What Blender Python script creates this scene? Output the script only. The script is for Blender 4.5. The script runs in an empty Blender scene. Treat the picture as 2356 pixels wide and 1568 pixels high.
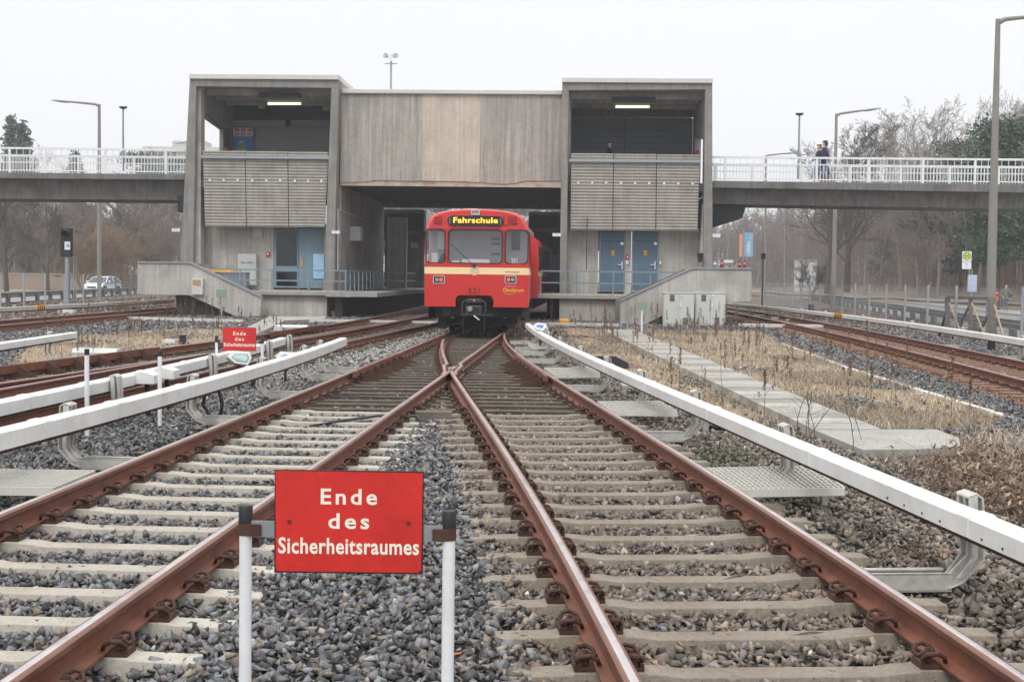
import bpy, bmesh, math, random
import numpy as np
from mathutils import Vector, Matrix, Quaternion
R = math.radians
scene = bpy.context.scene
COL = scene.collection
random.seed(7); rng = np.random.default_rng(7)

# ------------------------------------------------------------------ camera
# survey of the photograph: 2356 x 1568 grid, focal length 3100 grid units, eye 1.5 m above the rail tops (z = 0)
FOC, HC, ROLL, EYE = 3100.0, 640.0, 0.0125, 1.5
PIT = math.atan((784 - HC) * math.cos(ROLL) / FOC)
def ray(x, y):
    u, v = x - 1178, 784 - y
    c, s = math.cos(ROLL), math.sin(ROLL)
    u, v = u * c - v * s, u * s + v * c
    return Vector((u, FOC * math.cos(PIT) + v * math.sin(PIT), -FOC * math.sin(PIT) + v * math.cos(PIT)))
def onz(x, y, z=0.0):
    d = ray(x, y); t = (z - EYE) / d.z
    return Vector((0, 0, EYE)) + d * t
def ony(x, y, Y):
    d = ray(x, y); return Vector((0, 0, EYE)) + d * (Y / d.y)
def pxof(p):
    f = ray(1178, 784).normalized(); r = (ray(1179, 784) - ray(1178, 784)).normalized(); u = r.cross(f)
    d = Vector(p) - Vector((0, 0, EYE)); k = FOC / d.dot(f)
    return 1178 + d.dot(r) * k, 784 - d.dot(u) * k
cam = bpy.data.objects.new('camera', bpy.data.cameras.new('camera')); COL.objects.link(cam)
_f = ray(1178, 784).normalized(); _r = (ray(1179, 784) - ray(1178, 784)).normalized(); _u = _r.cross(_f)
cam.matrix_world = Matrix(((_r.x, _u.x, -_f.x, 0), (_r.y, _u.y, -_f.y, 0), (_r.z, _u.z, -_f.z, EYE), (0, 0, 0, 1)))
cam.data.sensor_width = 36; cam.data.lens = 36 * FOC / 2356
cam.data.clip_end = 3000; cam.data.clip_start = 0.05
scene.camera = cam

# ------------------------------------------------------------------ world, sun, exposure (overcast, bright milky sky)
SUN_EL, SUN_AZ = R(48), R(200)
w = bpy.data.worlds.new('World'); scene.world = w; w.use_nodes = True
nt = w.node_tree; nt.nodes.clear()
wo = nt.nodes.new('ShaderNodeOutputWorld'); bg = nt.nodes.new('ShaderNodeBackground')
sky = nt.nodes.new('ShaderNodeTexSky'); sky.sky_type = 'NISHITA'; sky.sun_disc = False
sky.sun_elevation = SUN_EL; sky.sun_rotation = SUN_AZ; sky.dust_density = 4; sky.air_density = 1.0
hs = nt.nodes.new('ShaderNodeHueSaturation'); hs.inputs['Saturation'].default_value = 0.12
mixw = nt.nodes.new('ShaderNodeMix'); mixw.data_type = 'RGBA'; mixw.inputs[0].default_value = 0.93
tc = nt.nodes.new('ShaderNodeTexCoord'); sp = nt.nodes.new('ShaderNodeSeparateXYZ')
mr = nt.nodes.new('ShaderNodeMapRange'); mr.inputs[1].default_value = 0.0; mr.inputs[2].default_value = 1.0
mr.inputs[3].default_value = 0.0; mr.inputs[4].default_value = 1.0
cl = nt.nodes.new('ShaderNodeValToRGB')
cl.color_ramp.elements[0].color = (8.4, 8.5, 8.7, 1); cl.color_ramp.elements[1].color = (16.5, 16.6, 16.9, 1); _e = cl.color_ramp.elements.new(.28); _e.color = (8.4, 8.5, 8.7, 1)
cl.color_ramp.elements[0].position = 0.0; cl.color_ramp.elements[2].position = 0.85
noi = nt.nodes.new('ShaderNodeTexNoise'); noi.inputs['Scale'].default_value = 1.6; noi.inputs['Detail'].default_value = 3
mn = nt.nodes.new('ShaderNodeMapRange'); mn.inputs[3].default_value = 0.97; mn.inputs[4].default_value = 1.03
mm = nt.nodes.new('ShaderNodeMix'); mm.data_type = 'RGBA'; mm.blend_type = 'MULTIPLY'; mm.inputs[0].default_value = 1
L = nt.links.new
L(tc.outputs['Generated'], sp.inputs[0]); L(sp.outputs[2], mr.inputs[0]); L(mr.outputs[0], cl.inputs[0])
L(tc.outputs['Generated'], noi.inputs['Vector']); L(noi.outputs[0], mn.inputs[0])
L(cl.outputs[0], mm.inputs[6]); L(mn.outputs[0], mm.inputs[7])
L(sky.outputs[0], hs.inputs['Color']); L(hs.outputs[0], mixw.inputs[6]); L(mm.outputs[2], mixw.inputs[7])
L(mixw.outputs[2], bg.inputs[0]); L(bg.outputs[0], wo.inputs[0])
bg.inputs[1].default_value = 0.1
sun = bpy.data.objects.new('sun', bpy.data.lights.new('sun', 'SUN')); COL.objects.link(sun)
sun.data.energy = 0.95; sun.data.angle = R(16); sun.data.color = (1, 0.97, 0.92)
sun.rotation_euler = Vector((math.sin(SUN_AZ) * math.cos(SUN_EL), math.cos(SUN_AZ) * math.cos(SUN_EL), math.sin(SUN_EL))).to_track_quat('Z', 'Y').to_euler()
vs = scene.view_settings; vs.view_transform = 'Standard'; vs.look = 'None'; vs.gamma = 1; vs.use_curve_mapping = False
vs.exposure = 0.30

# ------------------------------------------------------------------ materials
def srgb(r, g, b):
    f = lambda c: (c / 255 / 12.92) if c <= 10 else ((c / 255 + 0.055) / 1.055) ** 2.4
    return (f(r), f(g), f(b))
def N(t, kind, **kw):
    n = t.nodes.new(kind)
    for k, v in kw.items(): n.inputs[k].default_value = v
    return n
def M(name, base, rough=0.8, metal=0.0, var=0.15, scale=4.0, bump=0.0, bscale=None, streak=0.0, tint=None, tamt=0.0, tscale=2.0,
      boards=0.0, bw=0.1, spec=0.5, attr=None, emit=None, estr=0.0, alpha=None, trans=0.0, corr=None, dots=None):
    m = bpy.data.materials.new(name); m.use_nodes = True; t = m.node_tree; L = t.links.new
    b = t.nodes['Principled BSDF']; b.inputs['Roughness'].default_value = rough; b.inputs['Metallic'].default_value = metal
    b.inputs['Specular IOR Level'].default_value = spec
    co = t.nodes.new('ShaderNodeTexCoord')
    if attr:
        a = t.nodes.new('ShaderNodeAttribute'); a.attribute_name = attr; c = a.outputs['Color']
    else:
        rgb = t.nodes.new('ShaderNodeRGB'); rgb.outputs[0].default_value = (*base, 1); c = rgb.outputs[0]
    def mul(c, fac_sock, lo, hi, fmin=0.3, fmax=0.7):
        mp = N(t, 'ShaderNodeMapRange'); mp.inputs[1].default_value = fmin; mp.inputs[2].default_value = fmax
        mp.inputs[3].default_value = lo; mp.inputs[4].default_value = hi; L(fac_sock, mp.inputs[0])
        x = t.nodes.new('ShaderNodeMix'); x.data_type = 'RGBA'; x.blend_type = 'MULTIPLY'; x.inputs[0].default_value = 1
        L(c, x.inputs[6]); L(mp.outputs[0], x.inputs[7]); return x.outputs[2]
    if tamt:
        n = N(t, 'ShaderNodeTexNoise', Scale=tscale, Detail=6.0, Roughness=0.65); L(co.outputs['Object'], n.inputs['Vector'])
        mp = N(t, 'ShaderNodeMapRange'); mp.inputs[1].default_value = 0.48; mp.inputs[2].default_value = 0.68; mp.inputs[4].default_value = tamt
        L(n.outputs[0], mp.inputs[0]); x = t.nodes.new('ShaderNodeMix'); x.data_type = 'RGBA'; x.inputs[7].default_value = (*tint, 1)
        L(mp.outputs[0], x.inputs[0]); L(c, x.inputs[6]); c = x.outputs[2]
    if var:
        n = N(t, 'ShaderNodeTexNoise', Scale=scale, Detail=8.0, Roughness=0.62); L(co.outputs['Object'], n.inputs['Vector'])
        c = mul(c, n.outputs[0], 1 - var, 1 + var * 0.8)
        n = N(t, 'ShaderNodeTexNoise', Scale=scale * 9, Detail=4.0); L(co.outputs['Object'], n.inputs['Vector'])
        c = mul(c, n.outputs[0], 1 - var * .5, 1 + var * 0.5)
    if streak:
        mp = t.nodes.new('ShaderNodeMapping'); mp.inputs['Scale'].default_value = (5, 5, 0.25); L(co.outputs['Object'], mp.inputs[0])
        n = N(t, 'ShaderNodeTexNoise', Scale=1.3, Detail=8.0, Roughness=0.7); L(mp.outputs[0], n.inputs['Vector'])
        c = mul(c, n.outputs[0], 1 - streak, 1 + streak * .5)
    bsock = None
    if boards:
        s = t.nodes.new('ShaderNodeSeparateXYZ'); L(co.outputs['Object'], s.inputs[0])
        a = N(t, 'ShaderNodeMath'); a.operation = 'ADD'; L(s.outputs[0], a.inputs[0]); L(s.outputs[1], a.inputs[1])
        dv = N(t, 'ShaderNodeMath'); dv.operation = 'DIVIDE'; dv.inputs[1].default_value = bw; L(a.outputs[0], dv.inputs[0])
        fl = N(t, 'ShaderNodeMath'); fl.operation = 'FLOOR'; L(dv.outputs[0], fl.inputs[0])
        wn = t.nodes.new('ShaderNodeTexWhiteNoise'); wn.noise_dimensions = '1D'; L(fl.outputs[0], wn.inputs['W'])
        c = mul(c, wn.outputs['Value'], 1 - boards, 1 + boards * .8, 0, 1)
        fr = N(t, 'ShaderNodeMath'); fr.operation = 'FRACT'; L(dv.outputs[0], fr.inputs[0])
        pp = N(t, 'ShaderNodeMath'); pp.operation = 'PINGPONG'; pp.inputs[1].default_value = 0.5; L(fr.outputs[0], pp.inputs[0])
        c = mul(c, pp.outputs[0], 0.84, 1.0, 0.0, 0.07)
    if dots:
        n = N(t, 'ShaderNodeTexNoise', Scale=dots, Detail=2.0); L(co.outputs['Object'], n.inputs['Vector'])
        c = mul(c, n.outputs[0], 1.0, 0.5, 0.66, 0.72)
    L(c, b.inputs['Base Color'])
    if bump:
        n = N(t, 'ShaderNodeTexNoise', Scale=bscale or scale * 8, Detail=8.0, Roughness=0.65); L(co.outputs['Object'], n.inputs['Vector'])
        bp = N(t, 'ShaderNodeBump', Strength=bump, Distance=0.02); L(n.outputs[0], bp.inputs['Height']); L(bp.outputs[0], b.inputs['Normal'])
    if emit:
        b.inputs['Emission Color'].default_value = (*emit, 1); b.inputs['Emission Strength'].default_value = estr
    if trans:
        b.inputs['Transmission Weight'].default_value = trans; b.inputs['IOR'].default_value = 1.3
    if alpha is not None: b.inputs['Alpha'].default_value = alpha
    return m
CONC = srgb(150, 146, 140)
MT = dict(
    conc=M('board_marked_concrete', srgb(162, 161, 158), .9, var=.14, scale=.9, streak=.26, boards=.05, bw=.14, bump=.25, bscale=30, tint=srgb(118, 112, 104), tamt=.6, tscale=.6),
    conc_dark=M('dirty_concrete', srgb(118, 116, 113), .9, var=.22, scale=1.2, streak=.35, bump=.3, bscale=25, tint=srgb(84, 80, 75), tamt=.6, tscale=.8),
    conc_frame=M('weathered_frame_concrete', srgb(138, 136, 133), .9, var=.2, scale=1.4, streak=.35, bump=.35, bscale=22, tint=srgb(150, 140, 122), tamt=.4, tscale=1.2),
    conc_pale=M('pale_parapet_concrete', srgb(182, 179, 173), .9, var=.14, scale=1.3, streak=.25, boards=.05, bw=.12, bump=.25, bscale=25, tint=srgb(140, 136, 130), tamt=.5, tscale=.8),
    conc_tan=M('tan_board_concrete', srgb(196, 184, 168), .9, var=.12, scale=1.0, streak=.2, boards=.05, bw=.11, bump=.3, bscale=25, tint=srgb(160, 154, 147), tamt=.7, tscale=.7),
    conc_tan2=M('greyed_tan_concrete', srgb(170, 164, 156), .9, var=.16, scale=.8, streak=.38, boards=.07, bw=.11, bump=.3, bscale=25, tint=srgb(138, 137, 137), tamt=.85, tscale=.4),
    slab=M('paving_slab', srgb(158, 156, 150), .9, var=.16, scale=2.5, bump=.2, tint=srgb(130, 126, 118), tamt=.5, tscale=3),
    fascia=M('roof_fascia', srgb(200, 199, 197), .5, var=.05, scale=1, streak=.08),
    corr=M('corrugated_cladding', srgb(172, 168, 160), .75, var=.12, scale=1.5, streak=.22, tint=srgb(120, 112, 100), tamt=.35, tscale=1.4, bump=.1),
    galv=M('galvanised_steel', srgb(152, 158, 163), .45, .4, var=.12, scale=6),
    alu=M('cast_aluminium', srgb(190, 188, 182), .6, .15, var=.14, scale=9, bump=.15, bscale=60, tint=srgb(138, 132, 124), tamt=.5, tscale=6),
    white=M('white_cover_plastic', srgb(220, 221, 219), .36, var=.07, scale=2.5, tint=srgb(186, 181, 170), tamt=.35, tscale=1.1, streak=.04),
    grating=M('bright_galvanised_grating', srgb(208, 206, 198), .5, .1, var=.1, scale=8),
    white_paint=M('white_paint', srgb(224, 226, 229), .45, var=.06, scale=7, tint=srgb(186, 181, 171), tamt=.3, tscale=4),
    black=M('black_plastic', (.012, .013, .016), .55, var=.1),
    red_sign=M('red_enamel', srgb(205, 44, 38), .42, var=.14, scale=5, tint=srgb(172, 34, 31), tamt=.45, tscale=3),
    sign_edge=M('dark_worn_enamel', srgb(70, 28, 28), .6, var=.3, scale=30),
    letters=M('cream_lettering', srgb(238, 234, 220), .5, var=.03),
    rust=M('rusty_rail_steel', srgb(116, 68, 48), .62, .05, var=.28, scale=6, tint=srgb(78, 50, 40), tamt=.6, tscale=2.2, bump=.18, bscale=90),
    rail_top=M('worn_rail_head', srgb(206, 198, 197), .27, .65, var=.12, scale=8, tint=srgb(150, 122, 110), tamt=.6, tscale=1.5),
    rail_side=M('rail_head_side', srgb(124, 84, 68), .40, .3, var=.16, scale=8, tint=srgb(108, 72, 60), tamt=.6, tscale=1.5),
    rust_dark=M('dark_rusty_steel', srgb(78, 52, 42), .8, .1, var=.3, scale=14, bump=.3, bscale=60),
    sleeper=M('concrete_sleeper', srgb(178, 172, 161), .92, var=.2, scale=5, bump=.4, bscale=50, tint=srgb(132, 120, 104), tamt=.7, tscale=2.4, dots=60),
    sleeper2=M('stained_concrete_sleeper', srgb(140, 131, 118), .92, var=.28, scale=5, bump=.45, bscale=50, tint=srgb(104, 92, 78), tamt=.75, tscale=2.6, dots=60),
    timber=M('tarred_timber_sleeper', srgb(76, 67, 58), .9, var=.3, scale=6, bump=.5, bscale=30, tint=srgb(112, 100, 86), tamt=.6, tscale=5),
    stone=M('ballast_stone', (.2, .2, .2), .95, var=.22, scale=16, spec=.2, bump=.15, bscale=70, attr='tone'),
    earth=M('stony_earth', srgb(92, 84, 74), .95, var=.4, scale=1.6, bump=.7, bscale=14, tint=srgb(124, 104, 82), tamt=.7, tscale=.5),
    asphalt=M('asphalt', srgb(128, 129, 130), .9, var=.1, scale=.4, bump=.2, bscale=60),
    verge=M('verge_grass', srgb(116, 118, 78), .95, var=.3, scale=.4, bump=.5, bscale=6, tint=srgb(138, 122, 92), tamt=.7, tscale=.15),
    straw=M('dry_grass', srgb(186, 162, 124), .9, var=.1, attr='tone'),
    bark=M('bark', srgb(84, 75, 68), .95, var=.25, scale=3),
    bark_far=M('haze_paled_bark', srgb(136, 124, 115), .95, var=.2, scale=.3),  # paler than the near bark: distance haze put into the colour
    bark_tan=M('tan_twigs', srgb(142, 118, 96), .95, var=.2, scale=.8),
    birch=M('birch_bark', srgb(150, 142, 134), .9, var=.25, scale=3),
    needle=M('pine_needles', (.05, .09, .06), .85, var=.0, attr='tone'),
    red_train=M('red_train_paint', srgb(198, 44, 40), .32, var=.05, scale=1.5, spec=.5, tint=srgb(190, 50, 44), tamt=.35, tscale=1.1),
    cream=M('cream_stripe', srgb(238, 214, 164), .4, var=.03),
    train_roof=M('train_roof_grey', srgb(188, 176, 170), .6, var=.1),
    under=M('underframe_black', (.012, .012, .013), .8, var=.4, scale=6),
    dark_steel=M('dark_greasy_steel', srgb(58, 58, 60), .6, .3, var=.3, scale=8),
    rubber=M('window_gasket', (.01, .01, .012), .6),
    chrome=M('chrome_trim', srgb(205, 205, 208), .25, .8, var=.05),
    glass_cab=M('cab_glass', srgb(150, 160, 165), .05, var=0, alpha=.2, spec=.7),
    cab=M('cab_interior', srgb(172, 178, 182), .8, var=.06),
    cab_dark=M('cab_dark', srgb(46, 50, 56), .8, var=.1),
    blue_door=M('blue_door_paint', srgb(84, 110, 130), .45, var=.07, scale=3, streak=.1, tint=srgb(70, 92, 112), tamt=.4),
    blue_old=M('faded_blue_paint', srgb(120, 146, 160), .55, var=.14, scale=3, streak=.22, tint=srgb(84, 108, 132), tamt=.5, tscale=3),
    blue_rail=M('blue_grey_rail_paint', srgb(118, 140, 152), .5, var=.1, scale=5),
    dark_glass=M('dark_glass', (.012, .015, .018), .08, var=0),
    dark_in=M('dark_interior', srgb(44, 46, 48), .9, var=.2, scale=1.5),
    slat=M('blue_grey_slats', srgb(98, 103, 112), .6, var=.08, scale=.8),
    kiosk=M('roller_shutter', srgb(134, 132, 130), .6, var=.06, scale=1, streak=.1),
    tube=M('lit_tube', (1, .9, .6), .5, var=0, emit=(1.0, .90, .55), estr=1.35),
    led=M('led_amber', (1, .55, .05), .5, var=0, emit=(1.0, .5, .02), estr=1.1),
    red_lamp=M('red_lamp', srgb(230, 70, 60), .2, var=0, emit=(1, .08, .05), estr=.8),
    lens=M('lamp_lens', srgb(150, 152, 150), .15, var=.05),
    yellow=M('yellow_paint', srgb(232, 170, 34), .5, var=.08, scale=5),
    orange=M('orange_bin_plastic', srgb(232, 92, 34), .5, var=.05),
    white_sign=M('white_sign', srgb(226, 230, 234), .5, var=.03),
    sign_blue=M('sign_blue', srgb(58, 122, 190), .5, var=.05), sign_pale=M('sign_pale_green', srgb(178, 210, 206), .5, var=.05),
    green_sign=M('stop_sign_green', srgb(56, 140, 60), .5, var=.03), yellow_sign=M('stop_sign_yellow', srgb(240, 214, 60), .5, var=.03),
    lamp_post=M('lamp_post_concrete', srgb(134, 131, 126), .85, var=.1, scale=2),
    grey_paint=M('light_grey_paint', srgb(182, 184, 186), .5, var=.06, scale=3, tint=srgb(160, 156, 150), tamt=.3),
    fence=M('fence_steel', srgb(158, 162, 166), .5, .2, var=.1), guard=M('guard_rail_steel', srgb(104, 100, 98), .7, .2, var=.2, scale=2),
    wood=M('weathered_wood', srgb(112, 104, 96), .9, var=.2, scale=4, streak=.3), wood_new=M('yellow_timber', srgb(178, 148, 108), .8, var=.1),
    cabinet=M('cabinet_grey', srgb(200, 203, 198), .55, var=.04, streak=.06, scale=2), glass=M('car_glass', srgb(70, 78, 84), .08, var=0),
    car=M('white_car_paint', srgb(220, 224, 230), .25, var=.02), tyre=M('tyre', (.015, .015, .015), .8),
    green_bin=M('green_container', srgb(128, 152, 128), .6, var=.08), grey_plastic=M('grey_pallet_box', srgb(128, 132, 140), .6, var=.08),
    cable=M('cable_rubber', (.02, .02, .022), .6), leaf=M('dead_leaf', srgb(150, 106, 76), .8, var=.2, attr='tone'),
    skin=M('skin', srgb(205, 160, 138), .6, var=.04), hair=M('dark_hair', srgb(48, 34, 30), .7, var=.2), hair_red=M('auburn_hair', srgb(112, 62, 42), .7, var=.2),
    coat_purple=M('purple_coat', srgb(66, 50, 92), .85, var=.12), coat_teal=M('teal_jacket', srgb(34, 62, 72), .85, var=.12), coat_black=M('black_coat', srgb(22, 23, 28), .85, var=.1),
    coat_olive=M('olive_coat', srgb(104, 106, 90), .9, var=.15), jeans=M('blue_jeans', srgb(52, 72, 112), .9, var=.12), jeans_pale=M('pale_jeans', srgb(150, 168, 192), .9, var=.1),
    trousers=M('grey_trousers', srgb(98, 100, 104), .9, var=.1), shoe=M('dark_shoe', srgb(28, 26, 26), .7),
    build_far=M('far_render', srgb(178, 174, 170), .9, var=.05), white_stripe=M('cable_cover_concrete', srgb(206, 203, 196), .85, var=.1, scale=3, tint=srgb(170, 160, 146), tamt=.4),
)
def zonal(m, zmid, zsoft, mult):
    return m

# ------------------------------------------------------------------ mesh builder and object helpers
class MB:
    def __init__(s): s.v = []; s.f = []; s.mi = []; s.smooth = False
    def add(s, vs, fs, mi=0):
        o = len(s.v); s.v += [tuple(v) for v in vs]; s.f += [tuple(i + o for i in f) for f in fs]; s.mi += [mi] * len(fs); return s
    def box(s, x0, x1, y0, y1, z0, z1, mi=0):
        v = [(x0, y0, z0), (x1, y0, z0), (x1, y1, z0), (x0, y1, z0), (x0, y0, z1), (x1, y0, z1), (x1, y1, z1), (x0, y1, z1)]
        return s.add(v, [(3, 2, 1, 0), (4, 5, 6, 7), (0, 1, 5, 4), (1, 2, 6, 5), (2, 3, 7, 6), (3, 0, 4, 7)], mi)
    def hexa(s, b, t, mi=0):        # bottom 4 points, top 4 points (counter-clockwise seen from above)
        return s.add(list(b) + list(t), [(3, 2, 1, 0), (4, 5, 6, 7), (0, 1, 5, 4), (1, 2, 6, 5), (2, 3, 7, 6), (3, 0, 4, 7)], mi)
    def bar(s, a, b, w, h, up=(0, 0, 1), mi=0):   # rectangular bar from a to b
        a, b = Vector(a), Vector(b); d = (b - a).normalized(); up = Vector(up)
        x = d.cross(up)
        if x.length < 1e-4: x = d.cross(Vector((0, 1, 0)))
        x.normalize(); z = x.cross(d)
        q = lambda p: [p - x * w / 2 - z * h / 2, p + x * w / 2 - z * h / 2, p + x * w / 2 + z * h / 2, p - x * w / 2 + z * h / 2]
        return s.add(q(a) + q(b), [(0, 1, 2, 3), (7, 6, 5, 4), (0, 4, 5, 1), (1, 5, 6, 2), (2, 6, 7, 3), (3, 7, 4, 0)], mi)
    def tube(s, pts, r, n=8, cap=True, mi=0):
        pts = [Vector(p) for p in pts]; k = len(pts)
        rs = r if isinstance(r, (list, tuple)) else [r] * k
        o = len(s.v); prev = None
        for i, p in enumerate(pts):
            d = (pts[min(i + 1, k - 1)] - pts[max(i - 1, 0)]).normalized()
            if prev is None:
                x = d.cross(Vector((0, 0, 1)))
                if x.length < 1e-3: x = Vector((1, 0, 0))
            else: x = prev - d * prev.dot(d)
            x.normalize(); prev = x; y = d.cross(x)
            for j in range(n):
                a = 2 * math.pi * j / n; s.v.append(tuple(p + (x * math.cos(a) + y * math.sin(a)) * rs[i]))
        for i in range(k - 1):
            for j in range(n):
                s.f.append((o + i * n + j, o + i * n + (j + 1) % n, o + (i + 1) * n + (j + 1) % n, o + (i + 1) * n + j)); s.mi.append(mi)
        if cap:
            s.f.append(tuple(o + j for j in range(n))[::-1]); s.f.append(tuple(o + (k - 1) * n + j for j in range(n))); s.mi += [mi, mi]
        return s
    def prism(s, poly, y0, y1, axis='y', mi=0):   # polygon given as (a, z); extruded along y (a = x) or along x (a = y)
        n = len(poly)
        f = (lambda a, z, t: (a, t, z)) if axis == 'y' else ((lambda a, z, t: (t, a, z)) if axis == 'x' else (lambda a, z, t: (a, z, t)))
        v = [f(a, z, y0) for a, z in poly] + [f(a, z, y1) for a, z in poly]
        return s.add(v, [tuple(range(n)), tuple(range(2 * n - 1, n - 1, -1))] + [(i, i + n, (i + 1) % n + n, (i + 1) % n) for i in range(n)], mi)
    def sweep(s, prof, path, closed=True, cap=True, mis=None, mi=0):   # profile (x right, z up) along a ground path of Vectors
        n = len(prof); o = len(s.v); k = len(path)
        for i, p in enumerate(path):
            d = path[min(i + 1, k - 1)] - path[max(i - 1, 0)]; d = Vector((d.x, d.y, 0)).normalized(); x = Vector((d.y, -d.x, 0))
            for a, z in prof: s.v.append((p.x + x.x * a, p.y + x.y * a, p.z + z))
        for i in range(k - 1):
            for j in range(n if closed else n - 1):
                s.f.append((o + i * n + j, o + (i + 1) * n + j, o + (i + 1) * n + (j + 1) % n, o + i * n + (j + 1) % n))
                s.mi.append(mis[j] if mis else mi)
        if cap and closed:
            s.f.append(tuple(o + j for j in range(n))); s.f.append(tuple(o + (k - 1) * n + j for j in range(n))[::-1]); s.mi += [mi, mi]
        return s
    def lathe(s, prof, n=16, c=(0, 0, 0), mi=0):   # prof (r, z)
        o = len(s.v)
        for r, z in prof:
            for j in range(n):
                a = 2 * math.pi * j / n; s.v.append((c[0] + r * math.cos(a), c[1] + r * math.sin(a), c[2] + z))
        for i in range(len(prof) - 1):
            for j in range(n):
                s.f.append((o + i * n + j, o + i * n + (j + 1) % n, o + (i + 1) * n + (j + 1) % n, o + (i + 1) * n + j)); s.mi.append(mi)
        s.f.append(tuple(o + j for j in range(n))[::-1]); s.f.append(tuple(o + (len(prof) - 1) * n + j for j in range(n))); s.mi += [mi, mi]
        return s
    def xf(s, m, start=0):
        s.v = s.v[:start] + [tuple(m @ Vector(v)) for v in s.v[start:]]; return s
    def mesh(s, name, mats, inv=None, bevel=0):
        me = bpy.data.meshes.new(name)
        vs = s.v if inv is None else [tuple(inv @ Vector(v)) for v in s.v]
        me.from_pydata(vs, [], s.f)
        for m in (mats if isinstance(mats, (list, tuple)) else [mats]): me.materials.append(m)
        if isinstance(mats, (list, tuple)) and len(mats) > 1: me.polygons.foreach_set('material_index', s.mi)
        bm = bmesh.new(); bm.from_mesh(me); bmesh.ops.recalc_face_normals(bm, faces=bm.faces)
        if bevel: bmesh.ops.bevel(bm, geom=[e for e in bm.edges if len(e.link_faces) == 2 and e.calc_face_angle(0) > .5], offset=bevel, segments=1, affect='EDGES', clamp_overlap=True)
        bm.to_mesh(me); bm.free()
        if s.smooth:
            me.polygons.foreach_set('use_smooth', [True] * len(me.polygons))
            try: me.set_sharp_from_angle(angle=R(38))
            except Exception: pass
        me.update(); return me
def tag(o, label=None, cat=None, group=None, kind=None):
    if label: o['label'] = label
    if cat: o['category'] = cat
    if group: o['group'] = group
    if kind: o['kind'] = kind
    return o
WM = {}
def thing(name, label, cat, loc=(0, 0, 0), rz=0.0, group=None):
    o = bpy.data.objects.new(name, None); COL.objects.link(o); o.empty_display_size = .3
    o.location = loc; o.rotation_euler = (0, 0, rz)
    WM[o.name] = Matrix.Translation(loc) @ Matrix.Rotation(rz, 4, 'Z')
    return tag(o, label, cat, group)
def part(name, mb, mat, parent, local=True, bevel=0, smooth=False, label=None):
    # verts are in the thing's own frame (local) or in the world (local=False)
    if smooth: mb.smooth = True
    inv = None if local or parent is None else WM[root_of(parent).name].inverted()
    me = mb.mesh(name, mat, inv, bevel)
    o = bpy.data.objects.new(name, me); COL.objects.link(o)
    if parent is not None: o.parent = parent
    if label: o['label'] = label
    return o
def root_of(o):
    while o.parent: o = o.parent
    return o
def solo(name, mb, mat, label, cat, group=None, bevel=0, smooth=False, kind=None):
    # a thing that is one mesh; origin moved to its base centre
    vs = np.array(mb.v); c = Vector((vs[:, 0].mean(), vs[:, 1].mean(), vs[:, 2].min()))
    if smooth: mb.smooth = True
    me = mb.mesh(name, mat, Matrix.Translation(-c), bevel)
    o = bpy.data.objects.new(name, me); COL.objects.link(o); o.location = c
    return tag(o, label, cat, group, kind)
def struct(name, mb, mat):
    me = mb.mesh(name, mat); o = bpy.data.objects.new(name, me); COL.objects.link(o); o['kind'] = 'structure'; return o
def copytree(o, parent=None):
    c = o.copy(); COL.objects.link(c)
    if parent is not None: c.parent = parent
    for ch in list(o.children): copytree(ch, c)
    return c
def lettering(txt, h, mat, parent, mtx, name='lettering', sx=1.0, bold=0.0, ext=.002, align='CENTER', spacing=1.0, label=None):
    # flat letters, facing the local -y side, baseline at mtx origin; h = capital height
    cu = bpy.data.curves.new('t', 'FONT'); cu.body = txt; cu.size = h / 0.7; cu.align_x = align; cu.extrude = ext; cu.offset = bold * h
    cu.space_character = spacing; cu.resolution_u = 3
    to = bpy.data.objects.new('t', cu); COL.objects.link(to)
    dg = bpy.context.evaluated_depsgraph_get(); me = bpy.data.meshes.new_from_object(to.evaluated_get(dg))
    bpy.data.objects.remove(to); bpy.data.curves.remove(cu)
    me.name = name
    me.transform(mtx @ Matrix.Rotation(R(90), 4, 'X') @ Matrix.Diagonal((sx, 1, 1, 1)))
    me.materials.clear(); me.materials.append(mat)
    o = bpy.data.objects.new(name, me); COL.objects.link(o); o.parent = parent
    if label: o['label'] = label
    return o
def TR(x, y, z): return Matrix.Translation((x, y, z))
def fast_mesh(name, V, F, mat, tone=None, smooth=False):
    # V (n,3), F (m,3 or 4)
    me = bpy.data.meshes.new(name); V = np.asarray(V, dtype=np.float32); F = np.asarray(F, dtype=np.int32); k = F.shape[1]
    me.vertices.add(len(V)); me.vertices.foreach_set('co', V.ravel())
    me.loops.add(F.size); me.loops.foreach_set('vertex_index', F.ravel())
    me.polygons.add(len(F)); me.polygons.foreach_set('loop_start', np.arange(0, F.size, k, dtype=np.int32))
    try: me.polygons.foreach_set('loop_total', np.full(len(F), k, dtype=np.int32))
    except Exception: pass
    if tone is not None:
        a = me.attributes.new('tone', 'FLOAT_COLOR', 'POINT'); c = np.ones((len(V), 4), dtype=np.float32); c[:, :3] = tone
        a.data.foreach_set('color', c.ravel())
    me.materials.append(mat); me.update(calc_edges=True); me.validate()
    if smooth: me.polygons.foreach_set('use_smooth', [True] * len(me.polygons))
    return me
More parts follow.
